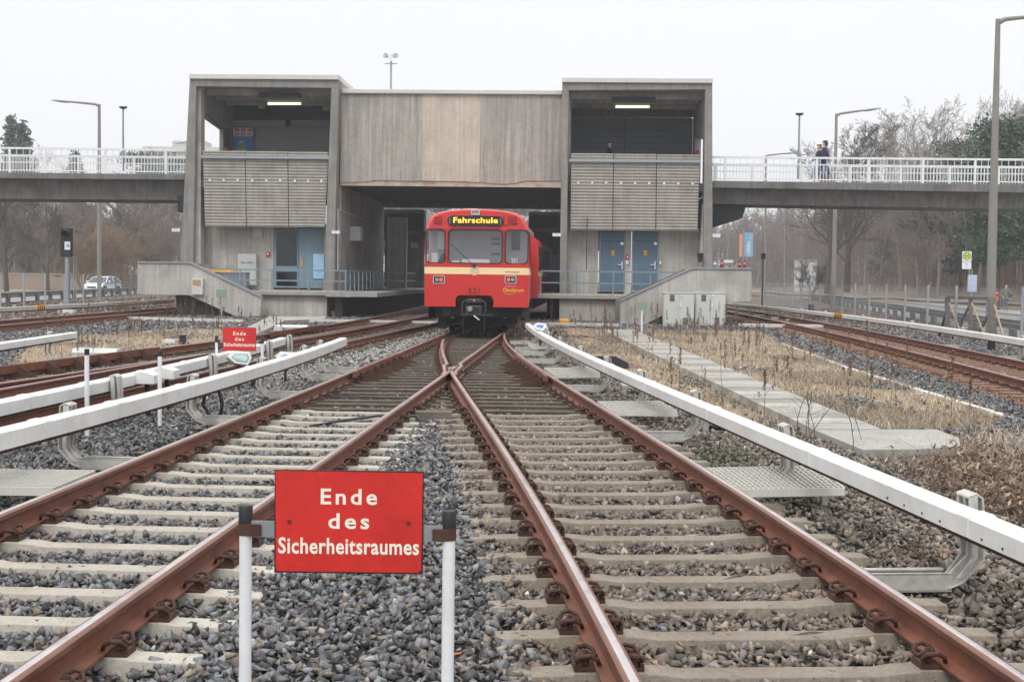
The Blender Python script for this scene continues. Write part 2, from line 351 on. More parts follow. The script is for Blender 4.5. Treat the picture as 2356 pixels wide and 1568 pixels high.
# ------------------------------------------------------------------ track alignments (surveyed points -> smooth curves x(y))
class Curve:
    def __init__(s, pts, deg=2):
        p = np.array([(q[0], q[1]) for q in pts]); s.y0, s.y1 = p[:, 1].min(), p[:, 1].max(); s.c = np.polyfit(p[:, 1], p[:, 0], deg); s.d = np.polyder(s.c)
    def __call__(s, y):
        y = np.asarray(y, dtype=float); yc = np.clip(y, s.y0, s.y1); return np.polyval(s.c, yc) + np.polyval(s.d, yc) * (y - yc)
    def slope(s, y): return float(np.polyval(s.d, min(max(y, s.y0), s.y1)))
    def pt(s, y, off=0.0, z=0.0):
        m = s.slope(y); n = math.hypot(1, m); return Vector((float(s(y)) + off / n, y - off * m / n, z))
    def frame(s, y, z=0.0):
        return Matrix.Translation(s.pt(y, 0, z)) @ Matrix.Rotation(-math.atan(s.slope(y)), 4, 'Z')
def shift(pts, d): return [(x + d, y) for x, y in pts]
G = 0.752
cL = Curve(shift([(-3.1, 8.13), (-3.05, 10.91), (-2.92, 13.36), (-2.71, 17.22), (-2.51, 20.84), (-2.23, 27.33), (-1.80, 36.3)], G) +
           shift([(-1.84, 5.09), (-1.83, 5.72), (-1.8, 6.37), (-1.76, 7.54), (-1.61, 9.09), (-1.36, 14.4), (-1.26, 17.12), (-1.14, 19.59), (-1.03, 22.22)], -G), 2)
cR = Curve(shift([(-.2, 36.2), (-.07, 29.39), (.16, 25.59), (.46, 22.16), (.79, 18.81), (1.06, 16.57), (1.35, 12.76), (1.59, 9.68), (1.73, 8.21), (1.82, 6.99), (1.89, 6.08), (1.93, 5.35)], -G) +
           shift([(-1.0, 22.62), (-.65, 18.55), (-.38, 15.11), (-.15, 12.74), (.04, 10.42), (.24, 8.23), (.37, 6.86), (.44, 5.99), (.52, 5.1), (-1.5, 29.4)], G), 3)
cA = Curve(shift([(-6.49, 17.05), (-6.43, 18.3), (-6.4, 19.94), (-6.0, 24), (-5.8, 26.7), (-4.82, 30.6), (-4.43, 33.06), (-4.25, 38.58), (-3.99, 43.67), (-3.65, 48.7)], G) +
           shift([(-5.2, 14.34), (-5.09, 16.46), (-4.96, 19.8), (-4.89, 23.08), (-4.58, 26.46), (-4.24, 30.26), (-3.98, 33.03), (-3.64, 36.08), (-3.17, 41.09), (-2.75, 46)], -G), 2)
cB = Curve(shift([(-8.03, 21.12), (-7.85, 22.37), (-7.61, 23.68), (-7.3, 25.02), (-6.8, 27.18), (-6.5, 29.43), (-6.07, 33.17), (-5.7, 36.18), (-5.45, 40.7), (-5.23, 49.11), (-4.92, 56.66)], G) +
           shift([(-6.93, 18.22), (-6.77, 19.3), (-6.46, 22.17), (-6.26, 24.99), (-6.05, 27.18), (-5.42, 34.41), (-5.0, 37.34), (-4.56, 41.35), (-4.06, 45.6), (-3.71, 49.47)], -G), 2)
cFL = Curve([(-15.15, 36), (-15.2, 45), (-15.0, 52), (-14.7, 60)], 1)
cFR = Curve(shift([(10.64, 67.46), (10.08, 49.11), (9.6, 38.6), (8.85, 28.89), (8.14, 21.36)], G) + shift([(12.38, 78.48), (11.66, 51.99), (11.11, 40.88), (10.53, 32.98), (9.95, 26.13)], -G), 2)
RAILP = [(-.0625, -.149), (.0625, -.149), (.0625, -.139), (.012, -.122), (.008, -.108), (.008, -.048), (.034, -.036), (.036, -.012), (.028, -.003), (.017, 0), (-.017, 0), (-.028, -.003), (-.036, -.012), (-.034, -.036), (-.008, -.048), (-.008, -.108), (-.012, -.122), (-.0625, -.139)]
RAILM = [0] * 18; RAILM[9] = 1
for i_ in (5, 6, 7, 8, 10, 11, 12, 13): RAILM[i_] = 2
def crv(c, off, y0, y1, n=None, z=0.0):
    n = n or max(2, int(abs(y1 - y0) / .8) + 1)
    return [c.pt(y0 + (y1 - y0) * i / (n - 1), off, z) for i in range(n)]
def rail(path, parent, name='rail', label=None, joints=True):
    mb = MB().sweep(RAILP, path, mis=RAILM); mb.smooth = True
    return part(name, mb, [MT['rust'], MT['rail_top'], MT['rail_side']], parent, local=False, label=label)
# one tension clip (two spring loops, bolt, plate) in the frame of the rail: +x points away from the rail web
def clip_mb(detail=True):
    mb = MB(); mb.box(.05, .15, -.06, .06, -.163, -.15); mb.box(.132, .15, -.055, .055, -.15, -.132)
    mb.lathe([(.019, -.142), (.019, -.10), (.013, -.098), (.011, -.082)], 6, (.098, 0, 0))
    if detail:
        for s in (-1, 1):
            pts = [(.044, s * .060, -.128), (.056, s * .082, -.104), (.090, s * .092, -.086), (.125, s * .080, -.092), (.142, s * .052, -.116), (.130, s * .026, -.124), (.098, s * .020, -.104), (.066, s * .022, -.104)]
            mb.tube(pts, .0105, 7)
    return mb
CLIP = clip_mb().mesh('clip', MT['rust_dark']); CLIP_FAR = clip_mb(False).mesh('clip', MT['rust_dark'])
def sleeper_mb(x0, x1, seats, concrete=True, w=.178):
    mb = MB()
    if concrete:
        zs = []; xs = [x0]
        pts = [(x0, -.176)]
        for s in seats: pts += [(s - .16, -.170), (s - .155, -.163), (s + .155, -.163), (s + .16, -.170)]
        mid = [(seats[0] + .24, -.172), (seats[0] + .32, -.185), (seats[1] - .32, -.185), (seats[1] - .24, -.172)]
        pts = pts[:5] + mid + pts[5:] + [(x1, -.176)]
        top = pts; n = len(top); ws = [w * .5 for _, z in top]
        V = []
        for (x, z), h in zip(top, ws): V += [(x, -h * .86, z), (x, h * .86, z), (x, h * 1.45, -.36), (x, -h * 1.45, -.36)]
        F = [(4 * i + a, 4 * i + 4 + a, 4 * i + 4 + (a + 1) % 4, 4 * i + (a + 1) % 4) for i in range(n - 1) for a in range(4)] + [(0, 1, 2, 3), (4 * n - 1, 4 * n - 2, 4 * n - 3, 4 * n - 4)]
        mb.add(V, F)
    else:
        mb.box(x0, x1, -.125, .125, -.33, -.165)
    return mb
SLC = sleeper_mb(-1.2, 1.2, (-G, G)).mesh('sleeper', MT['sleeper'], bevel=.008)
SLC2 = SLC.copy(); SLC2.materials.clear(); SLC2.materials.append(MT['sleeper2'])
SLR = sleeper_mb(-1.2, 1.2, (-G, G)).mesh('sleeper', MT['rust_dark'], bevel=.008)
def put(me, parent, mtx, name):
    o = bpy.data.objects.new(name, me); COL.objects.link(o); o.parent = parent
    r = root_of(parent)
    o.matrix_local = (WM[r.name].inverted() @ mtx) if parent is r else mtx
    return o
def sleepers(c, ys, parent, me, clip=None, clips=True):
    for y in ys:
        fr = c.frame(y); j = Matrix.Rotation(random.uniform(-.006, .006), 4, 'Z')
        s = put(me, parent, fr @ j, 'sleeper')
        if clips:
            for sx in (-G, G):
                for sgn in (1, -1):
                    m = Matrix.Translation((sx, 0, 0)) @ (Matrix.Identity(4) if sgn > 0 else Matrix.Rotation(math.pi, 4, 'Z'))
                    put(clip, s, m, 'rail_clip')
# the near junction: two tracks that meet at the crossing in front of the train
FY = 22.9
jt = thing('track_junction', 'rusty rails on pale concrete sleepers meeting at the crossing before the red train', 'railway track', (-.4, 20, -.36))
rail(crv(cL, -G, .6, 60), jt); rail(crv(cR, G, .6, 37, 70) + [cL.pt(y, G) for y in (38, 45, 60)], jt)
tip = Vector((float(cL(FY)) + G, FY, 0))
rail(crv(cL, G, .6, FY - .25) + [tip], jt); rail(crv(cR, -G, .6, FY - .35) + [tip + Vector((.012, .05, 0))], jt)
rail([cL.pt(FY - 1.9, G + .17) , cL.pt(FY - 1.3, G + .105) , cL.pt(FY + .2, G + .075)] + crv(cL, G, FY + .75, 37), jt, 'wing_rail')
rail([cR.pt(FY - 1.9, -G - .17), cR.pt(FY - 1.3, -G - .105), cR.pt(FY + .2, -G - .075)] + crv(cR, -G, FY + .75, 33), jt, 'wing_rail')
def check_rail(c, off, y0, y1, sgn, parent):
    p = [c.pt(y0 - .35, off + sgn * .11, .02), c.pt(y0, off + sgn * .085, .02)] + crv(c, off + sgn * .075, y0 + .4, y1 - .4, 6, .02) + [c.pt(y1, off + sgn * .085, .02), c.pt(y1 + .35, off + sgn * .11, .02)]
    o = part('check_rail', MB().sweep([(-.03, -.09), (.03, -.09), (.03, .0), (-.03, .0)], p), MT['rust'], parent, local=False)
    n = 7
    for i in range(n):
        mb = MB(); y = y0 + (y1 - y0) * (i + .2) / (n - .6); f = c.frame(y); st = len(mb.v); a = off + sgn * .105
        mb.prism([(a, -.02), (a + sgn * .36, -.15), (a + sgn * .36, -.17), (a, -.17)], -.008, .008); mb.box(min(a, a + sgn * .4), max(a, a + sgn * .4), -.07, .07, -.17, -.158)
        mb.xf(f, st)
        part('bracing_plate', mb, MT['rust_dark'], parent, local=False)
check_rail(cL, -G, 21.2, 26.2, 1, jt); check_rail(cR, G, 20.8, 25.6, -1, jt)
sleepers(cL, [7.08 + .6 * i for i in range(-7, 17)], jt, SLC, CLIP)
sleepers(cR, [7.56 + .6 * i for i in range(-8, 16)], jt, SLC2, CLIP)
y = 16.95; clipmb = MB()
while y < 37.5:
    a = cL(y) - 1.22; b = cR(y) + 1.22
    mb = sleeper_mb(a, b, None, False); st = 0; mb.xf(TR(0, y, random.uniform(-.008, .004)) @ Matrix.Rotation(random.uniform(-.012, .012), 4, 'Z') @ Matrix.Rotation(0.005, 4, 'Z'))
    s = part('timber_sleeper', mb, MT['timber'], jt, local=False)
    for cx in (cL(y) - G, cL(y) + G, cR(y) - G, cR(y) + G):
        for sg in (-1, 1):
            for dy in (-.05, .05): clipmb.lathe([(.02, -.165), (.02, -.105), (.012, -.1), (.012, -.08)], 6, (float(cx) + sg * .105, y + dy, 0))
            clipmb.box(float(cx) + min(.06 * sg, .16 * sg), float(cx) + max(.06 * sg, .16 * sg), y - .08, y + .08, -.165, -.138)
    y += .6
part('rail_fixings', clipmb, MT['rust_dark'], jt, local=False)['kind'] = 'stuff'
for sx in (-1, 1):   # welded rail joints with little fishplates
    pass
# the western double junction
jb = thing('track_junction', 'dark rusty rails crossing each other left of the white conductor rail', 'railway track', (-6, 30, -.36))
rail(crv(cA, -G, 9, 75), jb); rail(crv(cA, G, 9, 75), jb); rail(crv(cB, -G, 9, 80), jb); rail(crv(cB, G, 9, 80), jb)
for y0, y1 in ((19.5, 26.5), (35, 40)):
    p = [cB.pt(y0 - .4, -G + .12, .035), cB.pt(y0, -G + .085, .035)] + crv(cB, -G + .08, y0 + .4, y1 - .4, 6, .035) + [cB.pt(y1, -G + .085, .035), cB.pt(y1 + .4, -G + .12, .035)]
    part('check_rail', MB().sweep([(-.03, -.13), (.03, -.13), (.03, 0), (-.03, 0)], p), MT['rust'], jb, local=False)
for i in range(8):
    mb = MB(); st = 0; mb.prism([(-G + .12, .02), (-G + .46, -.15), (-G + .46, -.17), (-G + .12, -.17)], -.009, .009); mb.xf(cB.frame(19.4 + .95 * i), st)
    part('bracing_plate', mb, MT['rust_dark'], jb, local=False)
y = 9.5
while y < 62:
    a = min(cA(y), cB(y)) - 1.25; b = max(cA(y), cB(y)) + 1.2
    tm = y > 17
    mb = MB().box(float(a), float(b), -.125, .125, -.34, -.17); mb.xf(TR(0, y, random.uniform(-.006, .004)) @ Matrix.Rotation(random.uniform(-.01, .01), 4, 'Z'))
    if y > 60: break
    part('timber_sleeper', mb, MT['timber'], jb, local=False); y += .62
mb = MB()
for i in range(50):
    yy = 12 + i * .62
    for c in (cA, cB):
        for s in (-G, G):
            for sg in (-1, 1):
                x = float(c(yy)) + s; mb.box(x + min(.06 * sg, .15 * sg), x + max(.06 * sg, .15 * sg), yy - .07, yy + .07, -.17, -.12)
part('rail_fixings', mb, MT['rust_dark'], jb, local=False)['kind'] = 'stuff'
# outer tracks
fl = thing('railway_track', 'outer rusty track at the far left with the grey signal mast behind it', 'railway track', (-15.1, 40, -.36))
for s in (-G, G): rail(crv(cFL, s, 20, 130, 60), fl)
sleepers(cFL, [24 + .62 * i for i in range(60)], fl, SLR, None, False)
fr_ = thing('railway_track', 'outer curving rust red track at the right with orange rusty sleepers', 'railway track', (10.5, 40, -.36))
for s in (-G, G): rail(crv(cFR, s, 12, 150, 80), fr_)
SLF = sleeper_mb(-1.25, 1.25, (-G, G), False).mesh('sleeper', M('rust_stained_sleeper', srgb(130, 96, 78), .9, var=.25, scale=5, bump=.4, bscale=30, tint=srgb(122, 104, 90), tamt=.5, tscale=3))
sleepers(cFR, [17 + .62 * i for i in range(70)], fr_, SLF, CLIP_FAR, False)
mb = MB()
for i in range(70):
    for s in (-G, G):
        for sg in (-1, 1):
            st = len(mb.v); mb.box(s + min(.06 * sg, .17 * sg), s + max(.06 * sg, .17 * sg), -.07, .07, -.165, -.115); mb.xf(cFR.frame(17 + .62 * i), st)
part('rail_fixings', mb, MT['rust_dark'], fr_, local=False)['kind'] = 'stuff'

# ------------------------------------------------------------------ ground, ballast, grass
def wp(pts, z=-.22): return np.array([tuple(onz(x, y, z))[:2] for x, y in pts])
def inside(P, poly):
    x, y = P[:, 0], P[:, 1]; c = np.zeros(len(P), bool); n = len(poly); j = n - 1
    for i in range(n):
        xi, yi = poly[i]; xj, yj = poly[j]
        k = ((yi > y) != (yj > y)) & (x < (xj - xi) * (y - yi) / (yj - yi + 1e-12) + xi); c ^= k; j = i
    return c
PG_R = wp([(1475, 760), (1740, 764), (1800, 790), (1961, 849), (2108, 893), (2310, 955), (2275, 990), (2035, 990), (1668, 855), (1465, 760)])
PG_M = wp([(1295, 755), (1375, 755), (1555, 843), (1668, 893), (1880, 990), (1840, 1030), (1640, 965), (1480, 885), (1330, 800)])
PG_L = wp([(20, 838), (60, 800), (177, 772), (330, 762), (520, 757), (640, 762), (735, 780), (600, 790), (440, 806), (230, 826), (110, 845)])
PG_N = wp([(2120, 1020), (2356, 990), (2600, 1060), (2650, 1250), (2356, 1230), (2180, 1140), (2040, 1060), (1960, 1030)])
g = MB()
gx = list(np.linspace(-420, -40, 20)) + list(np.linspace(-36, 36, 73)) + list(np.linspace(40, 420, 20))
gy = list(np.linspace(-30, 0, 6)) + list(np.linspace(2, 60, 59)) + list(np.linspace(64, 150, 22)) + list(np.linspace(170, 900, 18))
def gh(x, y):
    h = -.30 + .02 * math.sin(x * 1.3 + y * .7) * math.sin(y * .9)
    return h
V = [(x, y, gh(x, y)) for y in gy for x in gx]; nx = len(gx)
F = [(j * nx + i, j * nx + i + 1, (j + 1) * nx + i + 1, (j + 1) * nx + i) for j in range(len(gy) - 1) for i in range(nx - 1)]
g.add(V, F); g.smooth = True
struct('ground', g, MT['earth'])
# stone shapes
def stone_variant(npts, seed):
    r = np.random.default_rng(seed); p = r.normal(size=(npts, 3)); p /= np.linalg.norm(p, axis=1)[:, None]
    p *= (r.uniform(.62, 1.2, (npts, 1))); p *= np.array([1.02, r.uniform(.7, .98), r.uniform(.45, .78)])
    bm = bmesh.new()
    for q in p: bm.verts.new(q)
    res = bmesh.ops.convex_hull(bm, input=bm.verts)
    bmesh.ops.delete(bm, geom=[v for v in bm.verts if not v.link_faces], context='VERTS')
    bmesh.ops.triangulate(bm, faces=bm.faces); bm.verts.index_update()
    v = np.array([tuple(q.co) for q in bm.verts]); f = np.array([[q.index for q in fc.verts] for fc in bm.faces]); bm.free()
    return v, f
SV_N = [stone_variant(6 + i % 3, 100 + i) for i in range(22)]; SV_F = [stone_variant(7, 300 + i) for i in range(14)]
def stones(P, size, variants, tone, zc):
    n = len(P); k = rng.integers(0, len(variants), n); Vs, Fs, Ts = [], [], []; off = 0
    q = rng.normal(size=(n, 4)) * np.array([1, .35, .35, 1]); q /= np.linalg.norm(q, axis=1)[:, None]
    w_, x_, y_, z_ = q.T
    RM = np.stack([1 - 2 * (y_ * y_ + z_ * z_), 2 * (x_ * y_ - z_ * w_), 2 * (x_ * z_ + y_ * w_), 2 * (x_ * y_ + z_ * w_), 1 - 2 * (x_ * x_ + z_ * z_), 2 * (y_ * z_ - x_ * w_),
                   2 * (x_ * z_ - y_ * w_), 2 * (y_ * z_ + x_ * w_), 1 - 2 * (x_ * x_ + y_ * y_)], 1).reshape(n, 3, 3)
    for i, (v, f) in enumerate(variants):
        s = np.where(k == i)[0]
        if not len(s): continue
        vv = np.einsum('nij,mj->nmi', RM[s], v) * size[s][:, None, None]
        vv[:, :, 0] += P[s, 0][:, None]; vv[:, :, 1] += P[s, 1][:, None]; vv[:, :, 2] += zc[s][:, None]
        Vs.append(vv.reshape(-1, 3)); Fs.append((f[None] + (off + np.arange(len(s)) * len(v))[:, None, None]).reshape(-1, 3)); off += len(s) * len(v)
        Ts.append(np.repeat(tone[s], len(v), 0))
    return np.concatenate(Vs), np.concatenate(Fs), np.concatenate(Ts)
def tone_at(P):
    n = len(P); x, y = P.T; u = rng.random(n)
    grey = np.array([.150, .150, .153]) * rng.uniform(.4, 1.85, (n, 1)) * (1 + rng.normal(0, .03, (n, 3)))
    tan = np.array([.31, .255, .20]) * rng.uniform(.55, 1.25, (n, 1)); brown = np.array([.205, .178, .155]) * rng.uniform(.6, 1.3, (n, 1))
    pale = np.array([.40, .385, .36]) * rng.uniform(.45, 1.2, (n, 1)); rust = np.array([.25, .15, .10]) * rng.uniform(.5, 1.2, (n, 1))
    right = np.clip((x - (cR(y) - G) + .55) / .6, 0, 1) * (x < cR(y) + 3)
    far_mid = np.clip((y - 17) / 6, 0, 1) * ((x > cA(y) + .8) & (x < cL(y) - .6))
    timberz = np.clip((y - 15.5) / 4, 0, 1) * ((x > cL(y) - .6) & (x < cR(y) + .9))
    t = grey.copy(); t = t * (1 + right[:, None] * np.array([.10, -.01, -.12]))
    p = .05 + .20 * right + .28 * timberz; m = u < p; t[m] = tan[m]
    m = (u >= p) & (u < p + .04 + .40 * right + .3 * timberz); t[m] = brown[m]
    m = rng.random(n) < .85 * far_mid; t[m] = pale[m]
    d = np.min([np.abs(x - (c(y) + s)) for c in (cL, cR) for s in (-G, G)], axis=0)
    m = rng.random(n) < np.clip(.75 * (1 - (d - .08) / .34), 0, .75) * np.where((x > cR(y) - G - .5), .9, .45); t[m] = rust[m] * .5 + t[m] * .5
    dB = np.min([np.abs(x - c(y)) for c in (cA, cB)], axis=0); m = (dB < 1.2); t[m] *= np.array([.75, .62, .55])
    dF = np.abs(x - cFR(y)); m = (dF < 1.5) & (rng.random(n) < .8); t[m] = rust[m] * 1.0
    m = rng.random(n) < .012; t[m] = pale[m] * 1.3
    return np.clip(t, .01, .8)
def field(y0, y1, dens, smin, smax, variants, x0=-1e9, x1=1e9, ok=None):
    xr = min(.42 * y1 + 1.6, x1 if x1 < 1e8 else 1e9); xl = max(-.42 * y1 - 1.6, x0)
    n = int((xr - xl) * (y1 - y0) * dens); P = np.stack([rng.uniform(xl, xr, n), rng.uniform(y0, y1, n)], 1)
    P = P[(np.abs(P[:, 0]) < .41 * P[:, 1] + 1.5)]
    keep = ~(inside(P, PG_R) | inside(P, PG_M) | inside(P, PG_L)) | (rng.random(len(P)) < .05 + .35 * (np.sin(P[:, 0] * 2.1 + 1) * np.sin(P[:, 1] * .9) > .55))
    keep &= ~(inside(P, PG_N) & (rng.random(len(P)) < .7))
    if ok is not None: keep &= ok(P)
    P = P[keep]; n = len(P)
    s = (smin + (smax - smin) * rng.random(n) ** 1.3) * np.where(rng.random(n) < .07, 1.4, 1); z = -.244 + rng.random(n) * .042 - (s - smin) * .2
    z += .03 * ((P[:, 0] > cL(P[:, 1]) + 1.0) & (P[:, 0] < cR(P[:, 1]) - 1.0)) + .02 * (P[:, 0] > cR(P[:, 1]) + 1.3) + .02 * (P[:, 0] < cL(P[:, 1]) - 1.3)
    return stones(P, s, variants, tone_at(P), z)
parts_ = [field(3.6, 9, 860, .020, .048, SV_N), field(9, 15, 640, .022, .048, SV_N),
          field(15, 24, 330, .028, .046, SV_F, ok=lambda P: (P[:, 0] > -9.5) & (P[:, 0] < 11.5)),
          field(24, 40, 110, .035, .062, SV_F, ok=lambda P: (P[:, 0] > -15.5) & (P[:, 0] < 14)), field(40, 60, 36, .05, .085, SV_F, ok=lambda P: (P[:, 0] > -18) & (P[:, 0] < 14))]
off = 0; Vs, Fs, Ts = [], [], []
for v, f, t in parts_: Vs.append(v); Fs.append(f + off); Ts.append(t); off += len(v)
me = fast_mesh('ballast', np.concatenate(Vs), np.concatenate(Fs), MT['stone'], np.concatenate(Ts))
o = bpy.data.objects.new('ballast', me); COL.objects.link(o); tag(o, 'loose grey and brown crushed stone between and around the tracks', 'ballast', kind='stuff')
del parts_, Vs, Fs, Ts
# bed sheet under the loose stones, shade of their gaps put into its dark colour
def sheet(name, poly, z, mat, n=1):
    return struct(name, MB().add([(x, y, z) for x, y in poly], [tuple(range(len(poly)))]), mat)
ms = M('shaded_ballast_bed', srgb(66, 62, 60), .95, var=.45, scale=7, bump=1.0, bscale=22, tint=srgb(44, 42, 41), tamt=.6, tscale=9)
sheet('shaded_ballast_bed', [(-16.8, 3), (9, 3), (13.2, 30), (14.5, 60), (13.5, 62), (-16.8, 62)], -.272, ms)
# dry grass: many thin blades in clumps
def blades(n, polys, hmin, hmax, tones, zb=-.27, wid=.0035, name='dry_grass', label='', lean=.5, clump=0):
    P = []
    for poly in polys:
        a = poly.min(0); b = poly.max(0); q = rng.uniform(a, b, (int(n * 2.2), 2)); q = q[inside(q, poly)][:n // len(polys)]; P.append(q)
    P = np.concatenate(P)
    P = P[(np.sin(P[:, 0] * 1.7 + 2 * np.sin(P[:, 1] * .6)) * np.sin(P[:, 1] * 1.1 + P[:, 0]) + rng.normal(0, .35, len(P))) < .45]
    if clump: 
        cs = P[rng.integers(0, len(P), clump)]; P = cs[rng.integers(0, clump, len(P))] + rng.normal(0, .09, P.shape)
    n = len(P); h = rng.uniform(hmin, hmax, n); a = rng.uniform(0, 2 * math.pi, n); l = h * rng.uniform(.1, lean * 2, n); wv = wid * (1 + P[:, 1] / 18)
    ax = rng.uniform(0, 2 * math.pi, n); dx, dy = np.cos(ax) * wv, np.sin(ax) * wv
    z0 = np.full(n, zb); b0 = np.stack([P[:, 0] - dx, P[:, 1] - dy, z0], 1); b1 = np.stack([P[:, 0] + dx, P[:, 1] + dy, z0], 1)
    m0 = np.stack([P[:, 0] + np.cos(a) * l * .35, P[:, 1] + np.sin(a) * l * .35, z0 + h * .62], 1); t = np.stack([P[:, 0] + np.cos(a) * l, P[:, 1] + np.sin(a) * l, z0 + h], 1)
    m0b = m0 + np.stack([dx, dy, dx * 0], 1) * .9; V = np.stack([b0, b1, m0b, m0, t], 1).reshape(-1, 3); i = np.arange(n)[:, None] * 5
    F = np.concatenate([i + np.array([0, 1, 2]), i + np.array([0, 2, 3]), i + np.array([3, 2, 4])]); tn = np.array(tones)[rng.integers(0, len(tones), n)] * rng.uniform(.6, 1.25, (n, 1)) * (1 - .28 * (np.sin(P[:, 0:1] * .9 + P[:, 1:2] * .37) * np.sin(P[:, 1:2] * .61) > .15))
    me = fast_mesh(name, V, F, MT['straw'], np.repeat(tn, 5, 0)); o = bpy.data.objects.new(name, me); COL.objects.link(o); return tag(o, label, 'grass', kind='stuff')
ST = [(.62, .51, .37), (.54, .44, .32), (.46, .37, .28), (.64, .56, .45), (.38, .3, .23)]
blades(110000, [PG_R], .04, .15, ST, label='straw coloured dry grass between the slab walkway and the outer track', clump=9000)
blades(36000, [PG_M], .03, .11, ST, label='thin dry grass between the white conductor rail and the slab walkway', clump=2600)
blades(34000, [PG_L], .03, .14, ST, label='dry grass strip left behind the crossing rails', clump=2400)
blades(9000, [PG_N], .04, .2, ST, label='withered grass beside the brown leafy brush', clump=900)
sg = M('straw_ground', srgb(168, 150, 124), .95, var=.35, scale=2.0, bump=.8, bscale=30, tint=srgb(108, 98, 88), tamt=.9, tscale=.8)
for i, pg in enumerate((PG_R, PG_M, PG_L)): sheet('grass_soil', [tuple(q) for q in pg], -.262 + .001 * i, sg)
edge = lambda a, b, w: np.array([(a.x - w, a.y), (a.x + w, a.y), (b.x + w, b.y), (b.x - w, b.y)])
_e = [onz(x, y, -.2) for x, y in ((1383, 760), (1873.5, 990), (1455, 760), (2031, 990))]
blades(9000, [edge(_e[1], _e[0], .16), edge(_e[3], _e[2], .14)], .04, .19, ST, zb=-.24, label='dry grass creeping over both edges of the slab walkway', clump=800)
q = onz(1665, 1050, -.2)
gp = np.array([(q.x - .25, q.y - .3), (q.x + .3, q.y - .3), (q.x + .3, q.y + .4), (q.x - .25, q.y + .4)])
blades(900, [gp], .03, .10, [(.08, .13, .04), (.12, .17, .06)], zb=-.24, name='green_tuft', label='small green tuft of weeds in the ballast beside the grating', wid=.004)
# ------------------------------------------------------------------ white covered conductor rails on cast brackets
# cover profile (x to the right of the running direction, z up); zb = underside height
def cover_prof(w=.15, h=.115, zb=.18):
    return [(-w / 2, zb), (-w / 2, zb + h - .017), (-w / 2 + .017, zb + h), (w / 2 - .017, zb + h), (w / 2, zb + h - .017), (w / 2, zb), (w / 2 - .01, zb), (w / 2 - .012, zb + .02), (-w / 2 + .012, zb + .02), (-w / 2 + .01, zb)]
def smooth_path(pts, step=.6):
    # Catmull-Rom through ground points
    P = [Vector((p[0], p[1], 0)) for p in pts]; P = [P[0] * 2 - P[1]] + P + [P[-1] * 2 - P[-2]]; out = []
    for i in range(1, len(P) - 2):
        n = max(1, int((P[i + 1] - P[i]).length / step))
        for j in range(n):
            t = j / n; a, b, c, d = P[i - 1:i + 3]
            out.append(.5 * ((2 * b) + (c - a) * t + (2 * a - 5 * b + 4 * c - d) * t * t + (-a + 3 * b - 3 * c + d) * t ** 3))
    return out + [P[-2]]
def fitpath(px, zb, side, w, y_ext=None, deg=2):
    # px: grid points along the visible lower edge -> smooth centre path; side = +1 when the centre lies to the right of that edge
    p = np.array([tuple(onz(x, y, zb))[:2] for x, y in px]); c = np.polyfit(p[:, 1], p[:, 0], deg); y0, y1 = p[:, 1].min(), p[:, 1].max()
    if y_ext is not None: y0 = y_ext
    d = np.polyder(c); ymin = p[:, 1].min(); out = []
    n = int((y1 - y0) / .7) + 2
    for i in range(n):
        y = y0 + (y1 - y0) * i / (n - 1); yc = max(y, ymin); x = np.polyval(c, yc) + np.polyval(d, yc) * (y - yc); m = np.polyval(d, yc); k = math.hypot(1, m)
        out.append(Vector((x + side * w / 2 / k, y - side * w / 2 * m / k, 0)))
    return out
def at_px(path, pxx, z=.2):
    # point of the path that lies at grid column pxx
    best = None
    for a, b in zip(path[:-1], path[1:]):
        xa = pxof((a.x, a.y, z))[0]; xb = pxof((b.x, b.y, z))[0]
        if (xa - pxx) * (xb - pxx) <= 0 and a.y > 2:
            t = (pxx - xa) / (xb - xa + 1e-9); return a + (b - a) * t, (b - a).normalized()
    return None
def bracket(p, d, side, parent, zb=.18, h=.115, w=.15, foot=.42):
    # frame: x = away from the running rail (side), y = along the track
    x = Vector((d.y, -d.x, 0)) * side; m = Matrix(((x.x, d.x, 0, p.x), (x.y, d.y, 0, p.y), (0, 0, 1, 0), (0, 0, 0, 1)))
    k = w / 2 + .012; mb = MB()
    prof = [(k, zb + h + .045), (k + .045, zb + h + .06), (k + .085, zb + h + .03), (k + .10, zb), (k + .10, -.02), (k - .02, -.145), (k - .10, -.175), (k - .20, -.175), (k - .16, -.11), (k - .07, -.10), (k + .03, .0), (k + .03, zb)]
    mb.prism(prof, -.012, .012)
    for s in (-1, 1):   # edge flanges of the cast section
        mb.prism([(k, zb + h + .045), (k + .05, zb + h + .06), (k + .06, zb), (k + .06, .0), (k - .02, -.115), (k - .06, -.12), (k + .03, .0), (k + .012, zb)], s * .075 - .008, s * .075 + .008)
    mb.prism([(k + .085, zb + h + .03), (k + .10, zb), (k + .10, -.02), (k - .02, -.145), (k - .10, -.175), (k - .10, -.165), (k - .03, -.135), (k + .088, -.015), (k + .088, zb), (k + .073, zb + h + .03)], -.083, .083)
    mb.prism([(k - .005, zb + h + .045), (k + .045, zb + h + .062), (k + .085, zb + h + .033), (k + .085, zb + h + .02), (k + .045, zb + h + .048), (k - .005, zb + h + .03)], -.083, .083)
    mb.xf(m); part('bracket', mb, MT['alu'], parent, local=False, bevel=.003)
    mb = MB(); mb.box(k - foot - .2, k - .08, -.075, -.062, -.185, -.085); mb.box(k - foot - .2, k - .08, .062, .075, -.185, -.085); mb.box(k - foot - .2, k - .08, -.075, -.045, -.095, -.088); mb.box(k - foot - .2, k - .08, .045, .075, -.095, -.088)
    mb.box(k - foot - .2, k - .08, -.075, .075, -.188, -.178); mb.xf(m); part('bracket_foot', mb, MT['alu'], parent, local=False)
